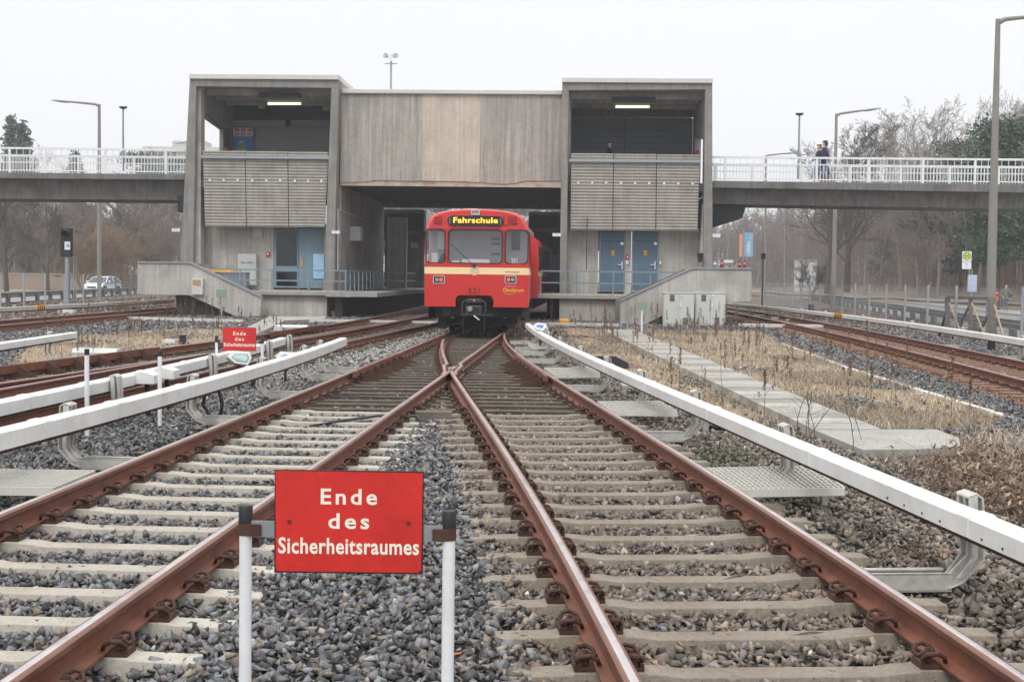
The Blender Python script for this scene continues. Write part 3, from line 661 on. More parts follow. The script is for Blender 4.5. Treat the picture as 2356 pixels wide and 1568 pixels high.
def conductor(label, px, side, brackets, zb=.18, h=.115, w=.15, y_ext=None, joints=(), deg=2, foot=.42, grp='white covered conductor rails beside the tracks', bside=None, screws=None, mat='white'):
    path = fitpath(px, zb, side, w, y_ext, deg)
    c = path[len(path) // 2]; t = thing('conductor_rail', label, 'conductor rail', (c.x, c.y, -.2), 0, grp)
    part('cover', MB().sweep(cover_prof(w, h, zb), path), MT[mat], t, local=False)
    part('power_rail', MB().sweep([(-.035, zb - .035), (.035, zb - .035), (.035, zb + .018), (-.035, zb + .018)], path), MT['rust_dark'], t, local=False)
    for b in brackets:
        q = at_px(path, b)
        if q: bracket(q[0], q[1], bside or side, t, zb, h, w, foot)
    for jx in joints:
        q = at_px(path, jx)
        if q: part('joint_sleeve', MB().sweep(cover_prof(w + .012, h + .006, zb + .001), [q[0] - q[1] * .07, q[0] + q[1] * .07]), MT[mat], t, local=False, bevel=.003)
    if screws:
        for jx in screws:
            q = at_px(path, jx)
            if q:
                n = Vector((q[1].y, -q[1].x, 0)) * -side; p = q[0] + n * (w / 2); mb = MB().tube([p + Vector((0, 0, zb + .025)), p + n * .005 + Vector((0, 0, zb + .025))], .007, 6)
                part('screw', mb, MT['black'], t, local=False)
    return t, path
t4, pth4 = conductor('longest white conductor rail cover, curving along the right side of the near track', [(1208.5, 752.5), (1227.9, 771.6), (1255, 788), (1274.8, 799.4), (1321.8, 821.4), (1326.5, 826.7), (1443.9, 881), (1531.9, 925), (1631.7, 966.1), (1783, 1039.5), (1898.4, 1092.9), (2086.3, 1177.7), (2177.2, 1215.6), (2356, 1286.8)], 1,
    (1222, 1238, 1250, 1275, 1321, 1378, 1453, 1573, 1772, 2180), y_ext=4.0, joints=(1234, 1262, 1290, 1345, 1400, 1495, 1640, 1880, 2250), deg=3, screws=(2070, 2071.5, 2112, 2153, 2196, 2243, 2293, 2345))
for b_ in (5.3, 5.62):
    p = min(pth4, key=lambda q: abs(q.y - b_))
bracket(min(pth4, key=lambda q: abs(q.y - 4.9)), Vector((-.06, 1, 0)).normalized(), 1, t4)
t1, pth1 = conductor('white conductor rail cover nearest the camera on the left, ending behind the small red sign', [(0, 1041.7), (255.6, 966.9), (405.3, 918.5), (576.8, 873), (690.2, 839), (723.1, 827), (794, 793.6)], -1,
    (190, 470, 623, 717, 753), y_ext=5.5, h=.145, joints=(90, 262, 420, 578, 728), deg=2)
t2, pth2 = conductor('white conductor rail cover with two boxed fittings, second from the camera on the left', [(0, 949), (194.4, 904.5), (402.6, 856), (455.6, 842.3), (520.6, 827), (641.9, 791)], 1, (240, 468, 602, 650), y_ext=9, bside=1, joints=(60, 200, 330, 430, 560), h=.13, zb=.19)
t3, pth3 = conductor('short white conductor rail cover stump at the left edge above the dry grass', [(0, 805.5), (161.4, 779.8), (177, 777)], -1, (8, 128), y_ext=14, deg=1, bside=-1, screws=(22, 45, 64, 85, 103, 120, 140), zb=.22)
t5, pth5 = conductor('grey conductor rail with a yellow and black stripe band by the far left track', [(0, 716.5), (183, 706.4), (392.5, 694.5)], 1, (42, 148, 252, 336, 385), y_ext=30, deg=1, bside=-1, mat='alu', h=.14)
t6, pth6 = conductor('pale conductor rail with a yellow and black stripe band by the far right track', [(1668, 702), (1873.5, 724), (2078.9, 750.4), (2356, 795.9)], 1, (1690, 1720, 1760, 1803, 1838, 1893, 1978, 2090, 2205, 2340), y_ext=18, deg=2, mat='cream_cover' if 'cream_cover' in MT else 'white', h=.14)
def stripes(t, path, px0, px1, side, h, zb=.18, w=.15):
    n = 9
    for i in range(n):
        a = at_px(path, px0 + (px1 - px0) * i / n); b = at_px(path, px0 + (px1 - px0) * (i + 1) / n)
        if a and b: part('warning_stripe', MB().sweep(cover_prof(w + .008, h + .004, zb + .002), [a[0], b[0]]), MT['black' if i % 2 else 'yellow'], t, local=False)
stripes(t5, pth5, 81, 101, 1, .14); stripes(t6, pth6, 1923, 1943, 1, .14)
# two boxed fittings on the second cover, with black cables
for px_ in (305, 352):
    q, d = at_px(pth2, px_); x = Vector((d.y, -d.x, 0)); m = Matrix(((x.x, d.x, 0, q.x), (x.y, d.y, 0, q.y), (0, 0, 1, 0), (0, 0, 0, 1)))
    mb = MB(); mb.prism([(.05, .20), (.05, .345), (.17, .35), (.30, .31), (.30, .20)], -.13, .13); mb.xf(m)
    f_ = part('cable_box', mb, MT['white'], t2, local=False, bevel=.006)
    mb = MB(); mb.tube([m @ Vector((.17, 0, .21)), m @ Vector((.19, .02, 0)), m @ Vector((.17, .06, -.24))], .03, 8); part('cable', mb, MT['cable'], f_, local=False)
# cables under the first cover
q, d = at_px(pth1, 487)
for s_ in (-.1, .12):
    mb = MB().tube([q + Vector((s_ * .4, s_, .2)), q + Vector((s_ * .8, s_ * .9, .02)), q + Vector((s_ * .2 + .05, s_ * 1.2, -.14)), q + Vector((s_, s_ * 1.5, -.25))], .022, 8); mb.smooth = True
    part('feeder_cable', mb, MT['cable'], t1, local=False)
# ------------------------------------------------------------------ the red enamel signs
def red_sign(Y, c0, w, h, poleL, poleR, label, roll):
    # c0: grid centre of the panel; pole tops at grid (x, y); everything stands upright at depth Y
    c = ony(c0[0], c0[1], Y); sc = Y / FOC
    t = thing('warning_sign', label, 'sign', (c.x, Y, -.27), 0, 'red enamel signs reading Ende des Sicherheitsraumes')
    W, H = w * sc, h * sc; zc = c.z + .27
    m0 = Matrix.Translation((0, 0, zc)) @ Matrix.Rotation(roll, 4, 'Y')
    pm = MB(); r = .012
    pm.prism([(-W / 2, -H / 2), (W / 2, -H / 2), (W / 2, H / 2), (-W / 2, H / 2)], -.006, 0); pm.xf(m0); panel = part('panel', pm, MT['sign_edge'], t, bevel=.001)
    e = .006
    pm = MB().prism([(-W / 2 + e, -H / 2 + e + .008), (-W / 2 + e + .008, -H / 2 + e), (W / 2 - e - .01, -H / 2 + e), (W / 2 - e, -H / 2 + e + .01), (W / 2 - e * .6, H / 2 - e), (-W / 2 + e * .6, H / 2 - e * .6)], -.0082, -.0062); pm.xf(m0)
    part('enamel_face', pm, MT['red_sign'], panel)
    for txt, wx, z, hh, sp, bold in (('Ende', .378, .175, .148, 1.28, .028), ('des', .275, -.06, .145, 1.28, .028), ('Sicherheitsraumes', .945, -.305, .15, 1.06, .03)):
        l = lettering(txt, hh * H, MT['letters'], panel, Matrix.Identity(4), bold=bold, ext=.0004, spacing=sp)
        xs = [v.co.x for v in l.data.vertices]; k = wx * W / (max(xs) - min(xs)); cx = (max(xs) + min(xs)) / 2
        l.data.transform(m0 @ TR(0, -.0088, z * H) @ Matrix.Diagonal((k, 1, 1, 1)) @ TR(-cx, 0, 0))
    for s_ in (-1, 1):
        part('bolt', MB().tube([(s_ * W * .40, -.0084, 0), (s_ * W * .40, -.014, 0)], .0065, 8).xf(m0), MT['rust_dark'], panel)
    for (px_, py_, s_) in ((*poleL, -1), (*poleR, 1)):
        q = ony(px_, py_, Y); x = q.x - c.x; zt = q.z + .27; wz = .052
        st = MB().tube([(x, .012, 0), (x, .012, zt - .02)], .021, 16, True); st.smooth = True
        pole = part('pole', st, MT['white_paint'], t)
        part('cap', MB().lathe([(.024, -.06), (.024, -.004), (.021, 0)], 16, (x, .012, zt)), MT['black'], pole, smooth=True)
        part('clamp', MB().lathe([(.0245, -.10), (.0245, -.06)], 14, (x, .012, zt)).box(min(x, x - s_ * .055), max(x, x - s_ * .055), -.012, -.004, zt - .10, zt - .06), MT['rust_dark'], pole, bevel=.001)
        part('arm', MB().box(min(x - s_ * .02, s_ * W * .46), max(x - s_ * .02, s_ * W * .46), .001, .006, zt - .105, zt - .05), MT['galv'], panel)
    return t
red_sign(4.5, (803, 1199.5), 345, 240, (563.5, 1163), (1033, 1175), 'large red enamel sign in the foreground between the two near rails', -.000)
red_sign(20.2, (551, 780), 77, 54, (497.5, 772), (603, 775), 'smaller distant red sign behind the left white conductor rail', 0)
# marker posts: plain white posts with black caps
for px_, yt, yb in ((200, 803, 1005), (367.5, 807, 990)):
    b = onz(px_, yb + (12 if px_ < 300 else 0), -.25); tp = ony(px_, yt, b.y); t = thing('marker_post', ('leftmost' if px_ < 300 else 'second from the left') + ' of the plain white posts with black caps', 'post', (b.x, b.y, -.3), 0, 'white marker posts')
    m_ = MB().tube([(0, 0, 0), (0, 0, tp.z + .3)], .024, 14); part('pole', m_, MT['white_paint'], t, smooth=True)
    part('cap', MB().lathe([(.026, -.06), (.026, 0), (.022, .004)], 14, (0, 0, tp.z + .3)), MT['black'], t, smooth=True)
# ------------------------------------------------------------------ step gratings
def grating(label, pts, z, thick=.06, n=26, m=7, dx=None):
    # pts: four grid points of the top surface (near-left, near-right, far-right, far-left)
    P = [onz(x, y, z) for x, y in pts]
    if dx: P[0] = P[1] + Vector((dx, 0, 0)); P[3] = P[2] + Vector((dx, 0, 0))
    c = sum(P, Vector()) / 4; t = thing('step_grating', label, 'grating', (c.x, c.y, z - .2), 0, 'steel step gratings beside the rails')
    lerp = lambda a, b, k: a + (b - a) * k
    fr = MB(); dz = Vector((0, 0, -thick / 2))
    for i in range(4): fr.bar(P[i] + dz, P[(i + 1) % 4] + dz, .01, thick)
    part('frame', fr, MT['grating'], t, local=False)
    b = MB()
    for i in range(1, n): b.bar(lerp(P[0], P[1], i / n) + Vector((0, 0, -.015)), lerp(P[3], P[2], i / n) + Vector((0, 0, -.015)), .006, .03)
    for i in range(1, m): b.bar(lerp(P[0], P[3], i / m) + Vector((0, 0, -.012)), lerp(P[1], P[2], i / m) + Vector((0, 0, -.012)), .006, .012)
    part('bars', b, MT['grating'], t, local=False)
    for k in (.12, .88):
        for q in (.2, .8):
            a = lerp(lerp(P[0], P[1], k), lerp(P[3], P[2], k), q); part('support', MB().box(a.x - .02, a.x + .02, a.y - .02, a.y + .02, z - .19, z - thick), MT['alu'], t, local=False)
    return t
grating('large bright grating under the right conductor rail, nearest of the right hand gratings', [(1690, 1125), (1943, 1121), (1875, 1070), (1617, 1075)], -.03, n=22, m=9)
grating('middle grating between the right rail and the white conductor rail', [(1407, 944), (1558, 946), (1520, 922), (1375, 922)], -.03, n=18, m=5)
grating('third grating by the right conductor rail, small and rust stained', [(1274, 861), (1380, 860), (1362, 845), (1252, 845)], -.03, n=16, m=5)
grating('smallest farthest grating by the bend of the right conductor rail', [(1222, 797), (1300, 797), (1290, 790), (1215, 789)], -.03, n=14, m=4)
grating('pale grating at the left edge of the picture beside the left rail', [(-60, 1118), (122, 1121), (218, 1081), (-60, 1070)], -.03, n=34, m=14, dx=-1.3)
# ------------------------------------------------------------------ small trackside things
def tri_board(px_, py_, Y, w, h, face, edge, label, yaw, tilt, mark):
    c = ony(px_, py_, Y); t = thing('lineside_box', label, 'equipment box', (c.x, Y, c.z), yaw); s = Y / FOC; W, H = w * s, h * s
    hexg = [(-W / 2, H * .12), (-W * .22, H / 2), (W * .42, H * .42), (W / 2, 0), (W * .34, -H / 2), (-W * .18, -H * .36)]
    m_ = Matrix.Rotation(tilt, 4, 'X')
    part('housing', MB().prism(hexg, -.02, .16).xf(m_), MT['white'], t, bevel=.006)
    part('panel', MB().prism([(a * .72 + W * .04, b * .62) for a, b in hexg[:1] + hexg[1:]], -.026, -.021).xf(m_), MT[edge], t)
    part('mark', MB().prism([(a * .6 + W * .04, b * .48) for a, b in hexg], -.030, -.0265).xf(m_), MT[face], t)
    part('arrow', MB().prism([(-W * .12, -H * .09), (W * .12, -H * .13), (W * .12, -H * .09), (-W * .12, -H * .05)], -.034, -.0305).xf(m_), MT[mark], t)
    gz = -.27 - c.z; part('stem', MB().box(-.02, .02, .04, .08, gz, -H * .2), MT['rust_dark'], t)
tri_board(550, 824, 19.6, 57, 34, 'sign_pale', 'galv', 'white angular box with a pale green panel below the small red sign', .3, -.25, 'galv')
tri_board(658, 823, 21.5, 54, 30, 'sign_blue', 'white_sign', 'white angular box with a blue panel behind the left conductor rail', .35, -.3, 'white_sign')
tri_board(1241, 752, 31, 34, 20, 'sign_blue', 'white_sign', 'white angular box with a blue mark at the far bend of the right conductor rail', -.4, -.5, 'white_sign')
def blackpost(px_, yb, yt, w, label, mat='black'):
    b = onz(px_, yb, -.25); tz = ony(px_, yt, b.y).z; W = w * b.y / FOC
    t = thing('cable_post', label, 'post', (b.x, b.y, -.3)); part('body', MB().box(-W / 2, W / 2, -W / 3, W / 3, 0, tz + .3), MT[mat], t, bevel=.004)
    part('bolt', MB().tube([(0, -W / 3, .14), (0, -W / 3 - .008, .14)], .012, 8), MT['galv'], t)
blackpost(589, 898, 862, 22, 'short black cable post under the left conductor rail')
blackpost(420, 795, 770, 14, 'black stub post by the crossing rails and dry grass')
blackpost(2280, 810, 780, 15, 'dark stub post under the far right conductor rail')
blackpost(1866, 722, 700, 12, 'small dark stub post under the pale right conductor rail')
def machine_box(poly, label, Y=None, yb=None, lamp=False):
    x0, x1, y0, y1 = poly; b = onz((x0 + x1) / 2, y1, -.25); s = b.y / FOC; W = (x1 - x0) * s; H = (y1 - y0) * s
    t = thing('point_machine', label, 'equipment box', (b.x, b.y, -.27)); d = .38
    part('case', MB().box(-W / 2, W / 2, 0, d, 0, H * .62), MT['grey_paint'], t, bevel=.012)
    part('lid', MB().prism([(0 - .02, H * .62), (d + .02, H * .62), (d - .06, H), (.06, H)], -W / 2 - .015, W / 2 + .015, axis='x'), MT['cabinet'], t, bevel=.006)
    part('padlock', MB().tube([(-W * .3, -.02, H * .35), (-W * .3, .0, H * .35)], .035, 10), MT['wood_new'], t)
    part('plate', MB().box(-W * .05, W * .12, -.006, -.001, H * .2, H * .42), MT['white_sign'], t)
    lettering('5', H * .14, MT['black'], t, TR(W * .03, -.008, H * .24)) if lamp else None
machine_box((166, 266, 800, 826), 'rust streaked grey point machine box by the crossing rails', lamp=True)
machine_box((633, 706, 746, 762), 'pale point machine box beside the crossing rails below the stair parapet')
def lantern(px_, yb, w, h, label):
    b = onz(px_, yb, -.25); s = b.y / FOC; W = w * s; H = h * s; t = thing('point_lantern', label, 'lantern', (b.x, b.y, -.27))
    part('hood', MB().hexa([(-W / 2, -W * .4, H * .45), (W / 2, -W * .4, H * .45), (W / 2, W * .4, H * .45), (-W / 2, W * .4, H * .45)], [(-W * .4, -W * .3, H), (W * .4, -W * .3, H), (W * .4, W * .3, H), (-W * .4, W * .3, H)]), MT['grey_paint'], t, bevel=.02)
    for q in (-.2, .2): part('leg', MB().box(q * W - .02, q * W + .02, -.03, .03, 0, H * .45), MT['dark_steel'], t)
lantern(390, 797, 30, 19, 'squat white hooded lantern beside the black stub post')
lantern(641, 770, 22, 22, 'white hooded lantern at the left end of the pale machine box')
def ybox(px_, y0, y1, w, label):
    b = onz(px_, y1, -.22); s = b.y / FOC; W = w * s; H = (y1 - y0) * s; t = thing('yellow_marker', label, 'marker', (b.x, b.y, -.25))
    part('housing', MB().box(-W / 2, W / 2, 0, .25, H * .3, H), MT['yellow'], t, bevel=.03)
    for q in (-.3, .3): part('leg', MB().box(q * W - .025, q * W + .025, .05, .1, 0, H * .3), MT['dark_steel'], t)
ybox(772, 714, 730, 21, 'yellow box marker in front of the left platform pillar'); ybox(1298, 732, 746, 23, 'yellow box marker in front of the right platform wall')
# pale concrete cable covers: cross strip at the station and the strip along the outer right track
def strip(name, pts, w, z, label, mat='white_stripe', hgt=.12, cat='cable duct'):
    P = [onz(x, y, z) for x, y in pts]; return solo(name, MB().sweep([(-w / 2, -hgt), (w / 2, -hgt), (w / 2, 0), (-w / 2, 0)], P), MT[mat], label, cat)
strip('cable_duct', [(262, 727), (330, 729), (480, 733), (560, 735)], .22, -.09, 'white concrete cable duct cover left of the stair parapet')
strip('cable_duct', [(655, 733), (800, 735), (900, 737), (1004, 739)], .2, -.09, 'white concrete cable duct crossing the rails in front of the left platform')
strip('cable_duct', [(1210, 741), (1290, 742), (1424, 744)], .2, -.09, 'white concrete cable duct along the foot of the right platform wall')
strip('cable_duct', [(1700, 744), (1800, 746), (1890, 747)], .5, -.08, 'pale cable duct end board beside the far right track')
strip('kerb_strip', [(1800, 790), (1961.6, 848.7), (2108.3, 892.7), (2356, 967), (2500, 1010)], .12, -.2, 'thin white concrete edging between the dry grass and the grey ballast', cat='edging')
strip('kerb_strip', [(330, 763), (560, 745)], .12, -.2, 'thin pale edging strip beside the dry grass on the left', cat='edging')
strip('stone_path_edge', [(30, 855), (190, 826), (330, 812), (470, 800), (620, 790)], .5, -.235, 'worn flat concrete strip beside the crossing rails on the left', cat='edging')
# the slab walkway on the right, individual slabs in one thing
wk = thing('slab_walkway', 'grey concrete slab walkway running diagonally through the dry grass', 'walkway', tuple(onz(1620, 870, -.25)))
A0, A1 = [onz(x, y, -.12) for x, y in ((1383, 757), (1873.5, 988))]; B0, B1 = [onz(x, y, -.12) for x, y in ((1455, 757.5), (2031, 988))]
n = 46; SLM = [MT['slab'], M('paving_slab_dark', srgb(142, 139, 132), .9, var=.2, scale=2.5, bump=.2, tint=srgb(110, 104, 94), tamt=.6, tscale=3), M('paving_slab_light', srgb(166, 163, 155), .9, var=.2, scale=2.5, bump=.2, tint=srgb(128, 122, 110), tamt=.6, tscale=2)]
for i in range(n):
    a, b = i / n, (i + .93) / n; jz = random.uniform(-.006, .006)
    f_ = lambda P0, P1, t_: Vector((P0.x + (P1.x - P0.x) * t_, P0.y + (P1.y - P0.y) * t_, -.12 + jz))
    q = [f_(A0, A1, b), f_(B0, B1, b), f_(B0, B1, a), f_(A0, A1, a)]
    part('slab', MB().hexa([p - Vector((0, 0, .12)) for p in q], q), SLM[i * 7 % 3], wk, local=False)
for i, qs in enumerate(([(1873, 988), (2030, 987), (2110, 1033), (1985, 1034)], [(2030, 987), (2155, 987), (2205, 1006), (2210, 1026), (2112, 1033)])):
    q = [onz(x, y, -.125) for x, y in qs][::-1]; m_ = MB(); k = len(q); m_.add([p - Vector((0, 0, .12)) for p in q] + q, [tuple(range(k))[::-1], tuple(range(k, 2 * k))] + [(j, (j + 1) % k, (j + 1) % k + k, j + k) for j in range(k)])
    part('slab', m_, MT['slab'], wk, local=False)
q = [onz(x, y, -.1) for x, y in ((548, 762), (590, 768), (655, 737), (748, 733), (748, 727), (620, 727))]
solo('concrete_ramp', MB().add([p - Vector((0, 0, .15)) for p in q] + q, [tuple(range(6))[::-1], tuple(range(6, 12))] + [(j, (j + 1) % 6, (j + 1) % 6 + 6, j + 6) for j in range(6)]), MT['slab'], 'pale concrete ramp leading up to the foot of the left stair parapet', 'path')
# cable trough boxes with open ends right of the conductor rail
for (x, y, wd, lab) in ((1465, 915, 70, 'open concrete cable trough behind the right conductor rail'), (1655, 1000, 80, 'second open concrete cable trough, nearer the camera'), (1345, 870, 60, 'farthest small concrete cable trough behind the brackets')):
    b = onz(x, y, -.25); W = wd * b.y / FOC; t = thing('cable_trough', lab, 'trough', (b.x, b.y, -.27))
    part('lid', MB().box(-W / 2, W / 2, -.1, .35, .16, .21), MT['slab'], t, bevel=.005)
    for q in (-1, 1): part('side', MB().box(q * W / 2 - (.06 if q > 0 else 0), q * W / 2 + (.06 if q < 0 else 0), -.1, .35, 0, .16), MT['slab'], t)
    part('cable', MB().tube([(-W * .3, .0, .05), (0, .05, .07), (W * .3, .1, .05)], .03, 8), MT['cable'], t)
b = onz(1395, 870, -.25); c = ony(1400, 832, b.y)
solo('steel_shield', MB().prism([(c.x - .34, c.z - .12), (c.x + .34, c.z - .12), (c.x + .36, c.z - .02), (c.x + .12, c.z + .1), (c.x - .3, c.z + .1)], b.y, b.y + .04), MT['dark_steel'], 'dark angular steel plate standing behind the right conductor rail', 'plate')
b = onz(1532, 958, -.2)
solo('feeder_pipe', MB().tube([(b.x, b.y, -.2), (b.x, b.y, .16)], .022, 10), MT['rust_dark'], 'short rusty pipe standing under the right conductor rail', 'pipe')
# cables crossing the left near track at the joint box, and the timber block between the rails
for i, zz in enumerate((0, .04, .08)):
    pts = [cL.pt(15.2 + zz, -.2 + .02 * i, -.2), cL.pt(15.5 + zz, .1, -.17), cL.pt(15.75 + zz, .5, -.13), cL.pt(15.7 + zz, .95, -.12), cL.pt(15.3 + zz, 1.12 + zz, -.2)]
    solo('bonding_cable', MB().tube(pts, .014, 8), MT['cable'], ('nearest', 'middle', 'farthest')[i] + ' of three black bonding cables looping under the left inner rail', 'cable', smooth=True)
a = onz(955, 968, -.2); b = onz(1038, 970, -.2)
solo('timber_block', MB().box(a.x, b.x, a.y, a.y + .16, -.27, -.09), MT['wood'], 'square timber block lying between the two inner rails', 'timber')
pts = [cL.pt(18.6, -.62, -.155), cL.pt(18.5, -.3, -.15), cL.pt(18.45, .2, -.155), cL.pt(18.4, .6, -.15)]
solo('signal_cable', MB().tube(pts, .008, 8), MT['cable'], 'thin black cable lying across the dark timber sleepers of the left track', 'cable', smooth=True)
# litter
def crumple(px_, py_, s, mat, label, z=-.2):
    p = onz(px_, py_, z); v, f = stone_variant(11, int(px_)); m_ = MB().add([(p.x + a * s, p.y + b * s, z + c * s * .6 + s * .3) for a, b, c in v], [tuple(q) for q in f]); return solo('litter', m_, MT[mat], label, 'litter')
crumple(1040, 1112, .035, 'white_sign', 'crumpled white paper scrap on the grey ballast between the inner rails')
crumple(1515, 1443, .012, 'sign_blue', 'tiny blue plastic scrap between the sleepers on the right')
crumple(535, 905, .018, 'white_sign', 'small white cap lying in the ballast left of the near track')
crumple(253, 755, .06, 'white_sign', 'white paper scrap on the far left ballast')
for (x, y, rz) in ((1075, 1255, 2.0), (1860, 1460, .3), (1745, 1380, -.2), (1690, 1330, .6)):
    p = onz(x, y, -.19); d = Vector((math.cos(rz), math.sin(rz), 0)) * .11
    solo('twig', MB().tube([p - d, p + Vector((0, 0, .015)), p + d + d.yxz * .2], [.004, .005, .002], 5), MT['wood'], {1075: 'thin dry stick on the ballast below the paper scrap', 1860: 'bleached twig near the bottom between the right hand rails', 1745: 'bleached twig beside the right track sleepers, left of its pair', 1690: 'small forked twig on the sleepers of the right track'}[x], 'twig')
for (x, y, s_, lab) in ((1340, 1480, .05, 'curled orange brown leaf leaning on the foot of the inner right rail'), (1052, 1503, .035, 'orange brown leaf by the foot of the right sign pole')):
    p = onz(x, y, -.17); v = [(p.x + a * s_, p.y + b * s_, p.z + c * s_) for a, b, c in ((-1, 0, .3), (-.3, .5, 0), (.4, .4, .1), (1, .1, .5), (.4, -.4, .15), (-.3, -.45, 0), (0, 0, -.1))]
    solo('fallen_leaf', MB().add(v, [(0, 1, 6), (1, 2, 6), (2, 3, 6), (3, 4, 6), (4, 5, 6), (5, 0, 6)]), M('orange_leaf', srgb(176, 104, 62), .8, var=.2, scale=20), lab, 'leaf')
# ------------------------------------------------------------------ the station building (local frame: x along the front, y into depth)
BY, BA = 59.0, -.045
BM = Matrix.Translation((0, BY, 0)) @ Matrix.Rotation(BA, 4, 'Z'); BI = BM.inverted()
def bl(px_, py_, v=0.0):
    o = BI @ Vector((0, 0, EYE)); d = BI.to_3x3() @ ray(px_, py_); p = o + d * ((v - o.y) / d.y); return p.x, p.z
def rect(x0, y0, x1, y1, v=0.0):
    a = bl(x0, y1, v); b = bl(x1, y0, v); c = bl(x0, y0, v); d = bl(x1, y1, v)
    return (a[0] + c[0]) / 2, (b[0] + d[0]) / 2, (a[1] + d[1]) / 2, (b[1] + c[1]) / 2    # u0, u1, z0, z1
st = thing('station_building', 'grey concrete station building with two open towers and a wide beam over the train', 'building', (0, BY, 0), BA)
DEP = 14.5; PZ = .93
def pbox(name, x0, y0, x1, y1, v, d, mat, parent=None, bevel=0, **k):
    a = rect(x0, y0, x1, y1, v); return part(name, MB().box(a[0], a[1], v, v + d, a[2], a[3]), MT[mat] if isinstance(mat, str) else mat, parent or st, bevel=bevel, **k)
def leg(quad, v0, v1, name='pillar', m='conc_frame'):     # quad: grid points BL, BR, TR, TL on the front plane v0
    q = [bl(x, y, v0) for x, y in quad]; mb = MB()
    V = [(a, v0, z) for a, z in q] + [(a, v1, z) for a, z in q]
    mb.add(V, [(0, 1, 2, 3), (7, 6, 5, 4), (0, 4, 5, 1), (1, 5, 6, 2), (2, 6, 7, 3), (3, 7, 4, 0)]); return part(name, mb, MT[m], st, bevel=.02)
# --- left tower
leg([(411, 672), (443, 672), (451, 196), (436, 180)], 0, .9)
leg([(744, 672), (768, 672), (778, 184), (762, 200)], 0, .9)
leg([(443.3, 672), (461, 672), (462, 196), (451, 196)], .35, 1.0, 'pillar_rib', 'conc_pale')
leg([(451, 199), (762, 203), (777, 184), (436, 180)], 0, .45, 'lintel')
# side walls of the left tower: upper panel with a slot opening, and the closed inner wall
uL = bl(436, 400)[0] + .1; uLi = bl(451, 400)[0]; uR = bl(768, 500)[0]; zt = bl(600, 181)[1]
uW0, uW1 = bl(783, 400, .65)[0] - .35, bl(783, 400, .65)[0]
a = MB(); a.prism([(.9, zt - .1), (6.6, zt - .1), (6.6, bl(530, 380, 6)[1]), (5.8, bl(515, 372, 5.2)[1] - 2.5), (5.0, bl(508, 345, 4.2)[1]), (5.0, bl(509, 293, 4.2)[1]), (.9, bl(461, 250, .9)[1] + .0)], uL, uLi, axis='x')
part('side_wall', a, MT['conc'], st)
part('side_beam', MB().prism([(.9, bl(461, 263, .9)[1]), (5, bl(508, 300, 5)[1] - .05), (5, bl(508, 288, 5)[1]), (.9, bl(461, 258, .9)[1] + .12)], uL, uLi - .02, axis='x'), MT['conc_frame'], st)
part('rear_post', MB().box(uL, uLi, 4.6, 5.8, 1, bl(515, 295, 5)[1]), MT['conc_frame'], st)
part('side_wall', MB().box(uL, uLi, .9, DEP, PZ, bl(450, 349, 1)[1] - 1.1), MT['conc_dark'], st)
part('inner_wall', MB().box(uW0, uW1, .9, DEP, -.25, zt), MT['conc'], st)
# upper hall floor, back wall, ceiling with ribs
zf = bl(600, 415, .5)[1]
for nm, xa, xb, tag_ in (('left', uL, uW0, 0), ('right', None, None, 1)):
    if tag_: continue
    part('hall_floor', MB().box(xa, xb, .5, DEP, zf - .35, zf), MT['conc_dark'], st)
    part('ceiling', MB().box(xa, xb, .45, DEP, zt - .25, zt), MT['conc'], st)
for yy in (1.6, 3.3, 5.0): part('ceiling_rib', MB().box(uLi, uW0, yy, yy + .22, zt - .52, zt - .25), MT['conc_pale'], st)
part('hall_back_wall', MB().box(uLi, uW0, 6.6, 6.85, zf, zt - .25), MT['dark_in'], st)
# kiosk front in the left tower
r = rect(533, 345, 560 + 30, 290, 6.5)
kz1 = bl(600, 276, 6.5)[1]; kz0 = bl(600, 292, 6.5)[1]
ks = part('kiosk_front', MB().box(bl(531, 300, 6.4)[0], uW0, 6.3, 6.58, zf, kz0), MT['slat'], st)
for x0, x1 in ((530, 657), (670, 757)):
    q = rect(x0, 277, x1, 291, 6.3); part('kiosk_fascia', MB().box(q[0], q[1], 6.2, 6.28, q[2], q[3]), MT['kiosk'], ks)
q = rect(590, 293, 757, 349, 6.3); mb = MB(); n = 24
for i in range(n): mb.box(q[0], q[1], 6.22 + .012 * (i % 2), 6.28, q[2] - .8 + (q[3] - q[2] + .8) * i / n, q[2] - .8 + (q[3] - q[2] + .8) * (i + 1) / n - .004)
part('roller_shutter', mb, MT['kiosk'], ks)
q = rect(538, 295, 582, 345, 6.3); pr = part('poster_case', MB().box(q[0], q[1], 6.2, 6.27, q[2] - .5, q[3]), MT['sign_blue'], ks)
h_ = q[3] - q[2]; part('poster_header', MB().box(q[0], q[1], 6.185, 6.198, q[3] - h_ * .38, q[3]), MT['white_sign'], pr)
W_ = (q[1] - q[0]) / 3
for i in range(3):
    part('poster_block', MB().box(q[0] + W_ * i + .05, q[0] + W_ * (i + 1) - .02, 6.17, 6.182, q[3] - h_ * .34, q[3] - h_ * .04), M('poster_red', srgb(196, 70, 78), .5), pr)
    lettering('Bild', .16, MT['white_sign'], pr, TR(q[0] + W_ * (i + .5) + .02, 6.166, q[3] - h_ * .27), bold=.02)
rp = random.Random(4)
for i in range(9):
    cx, cz = rp.uniform(q[0] + .15, q[1] - .15), rp.uniform(q[2] - .1, q[3] - h_ * .5); part('poster_swirl', MB().prism([(cx + .16 * math.cos(a_) * rp.uniform(.7, 1.2), cz + .07 * math.sin(a_) + .03 * math.cos(a_)) for a_ in np.linspace(0, 6.28, 9)[:-1]], 6.192 - .001 * i, 6.195 - .001 * i), MT[('sign_pale', 'wood_new', 'blue_old')[i % 3]], pr)
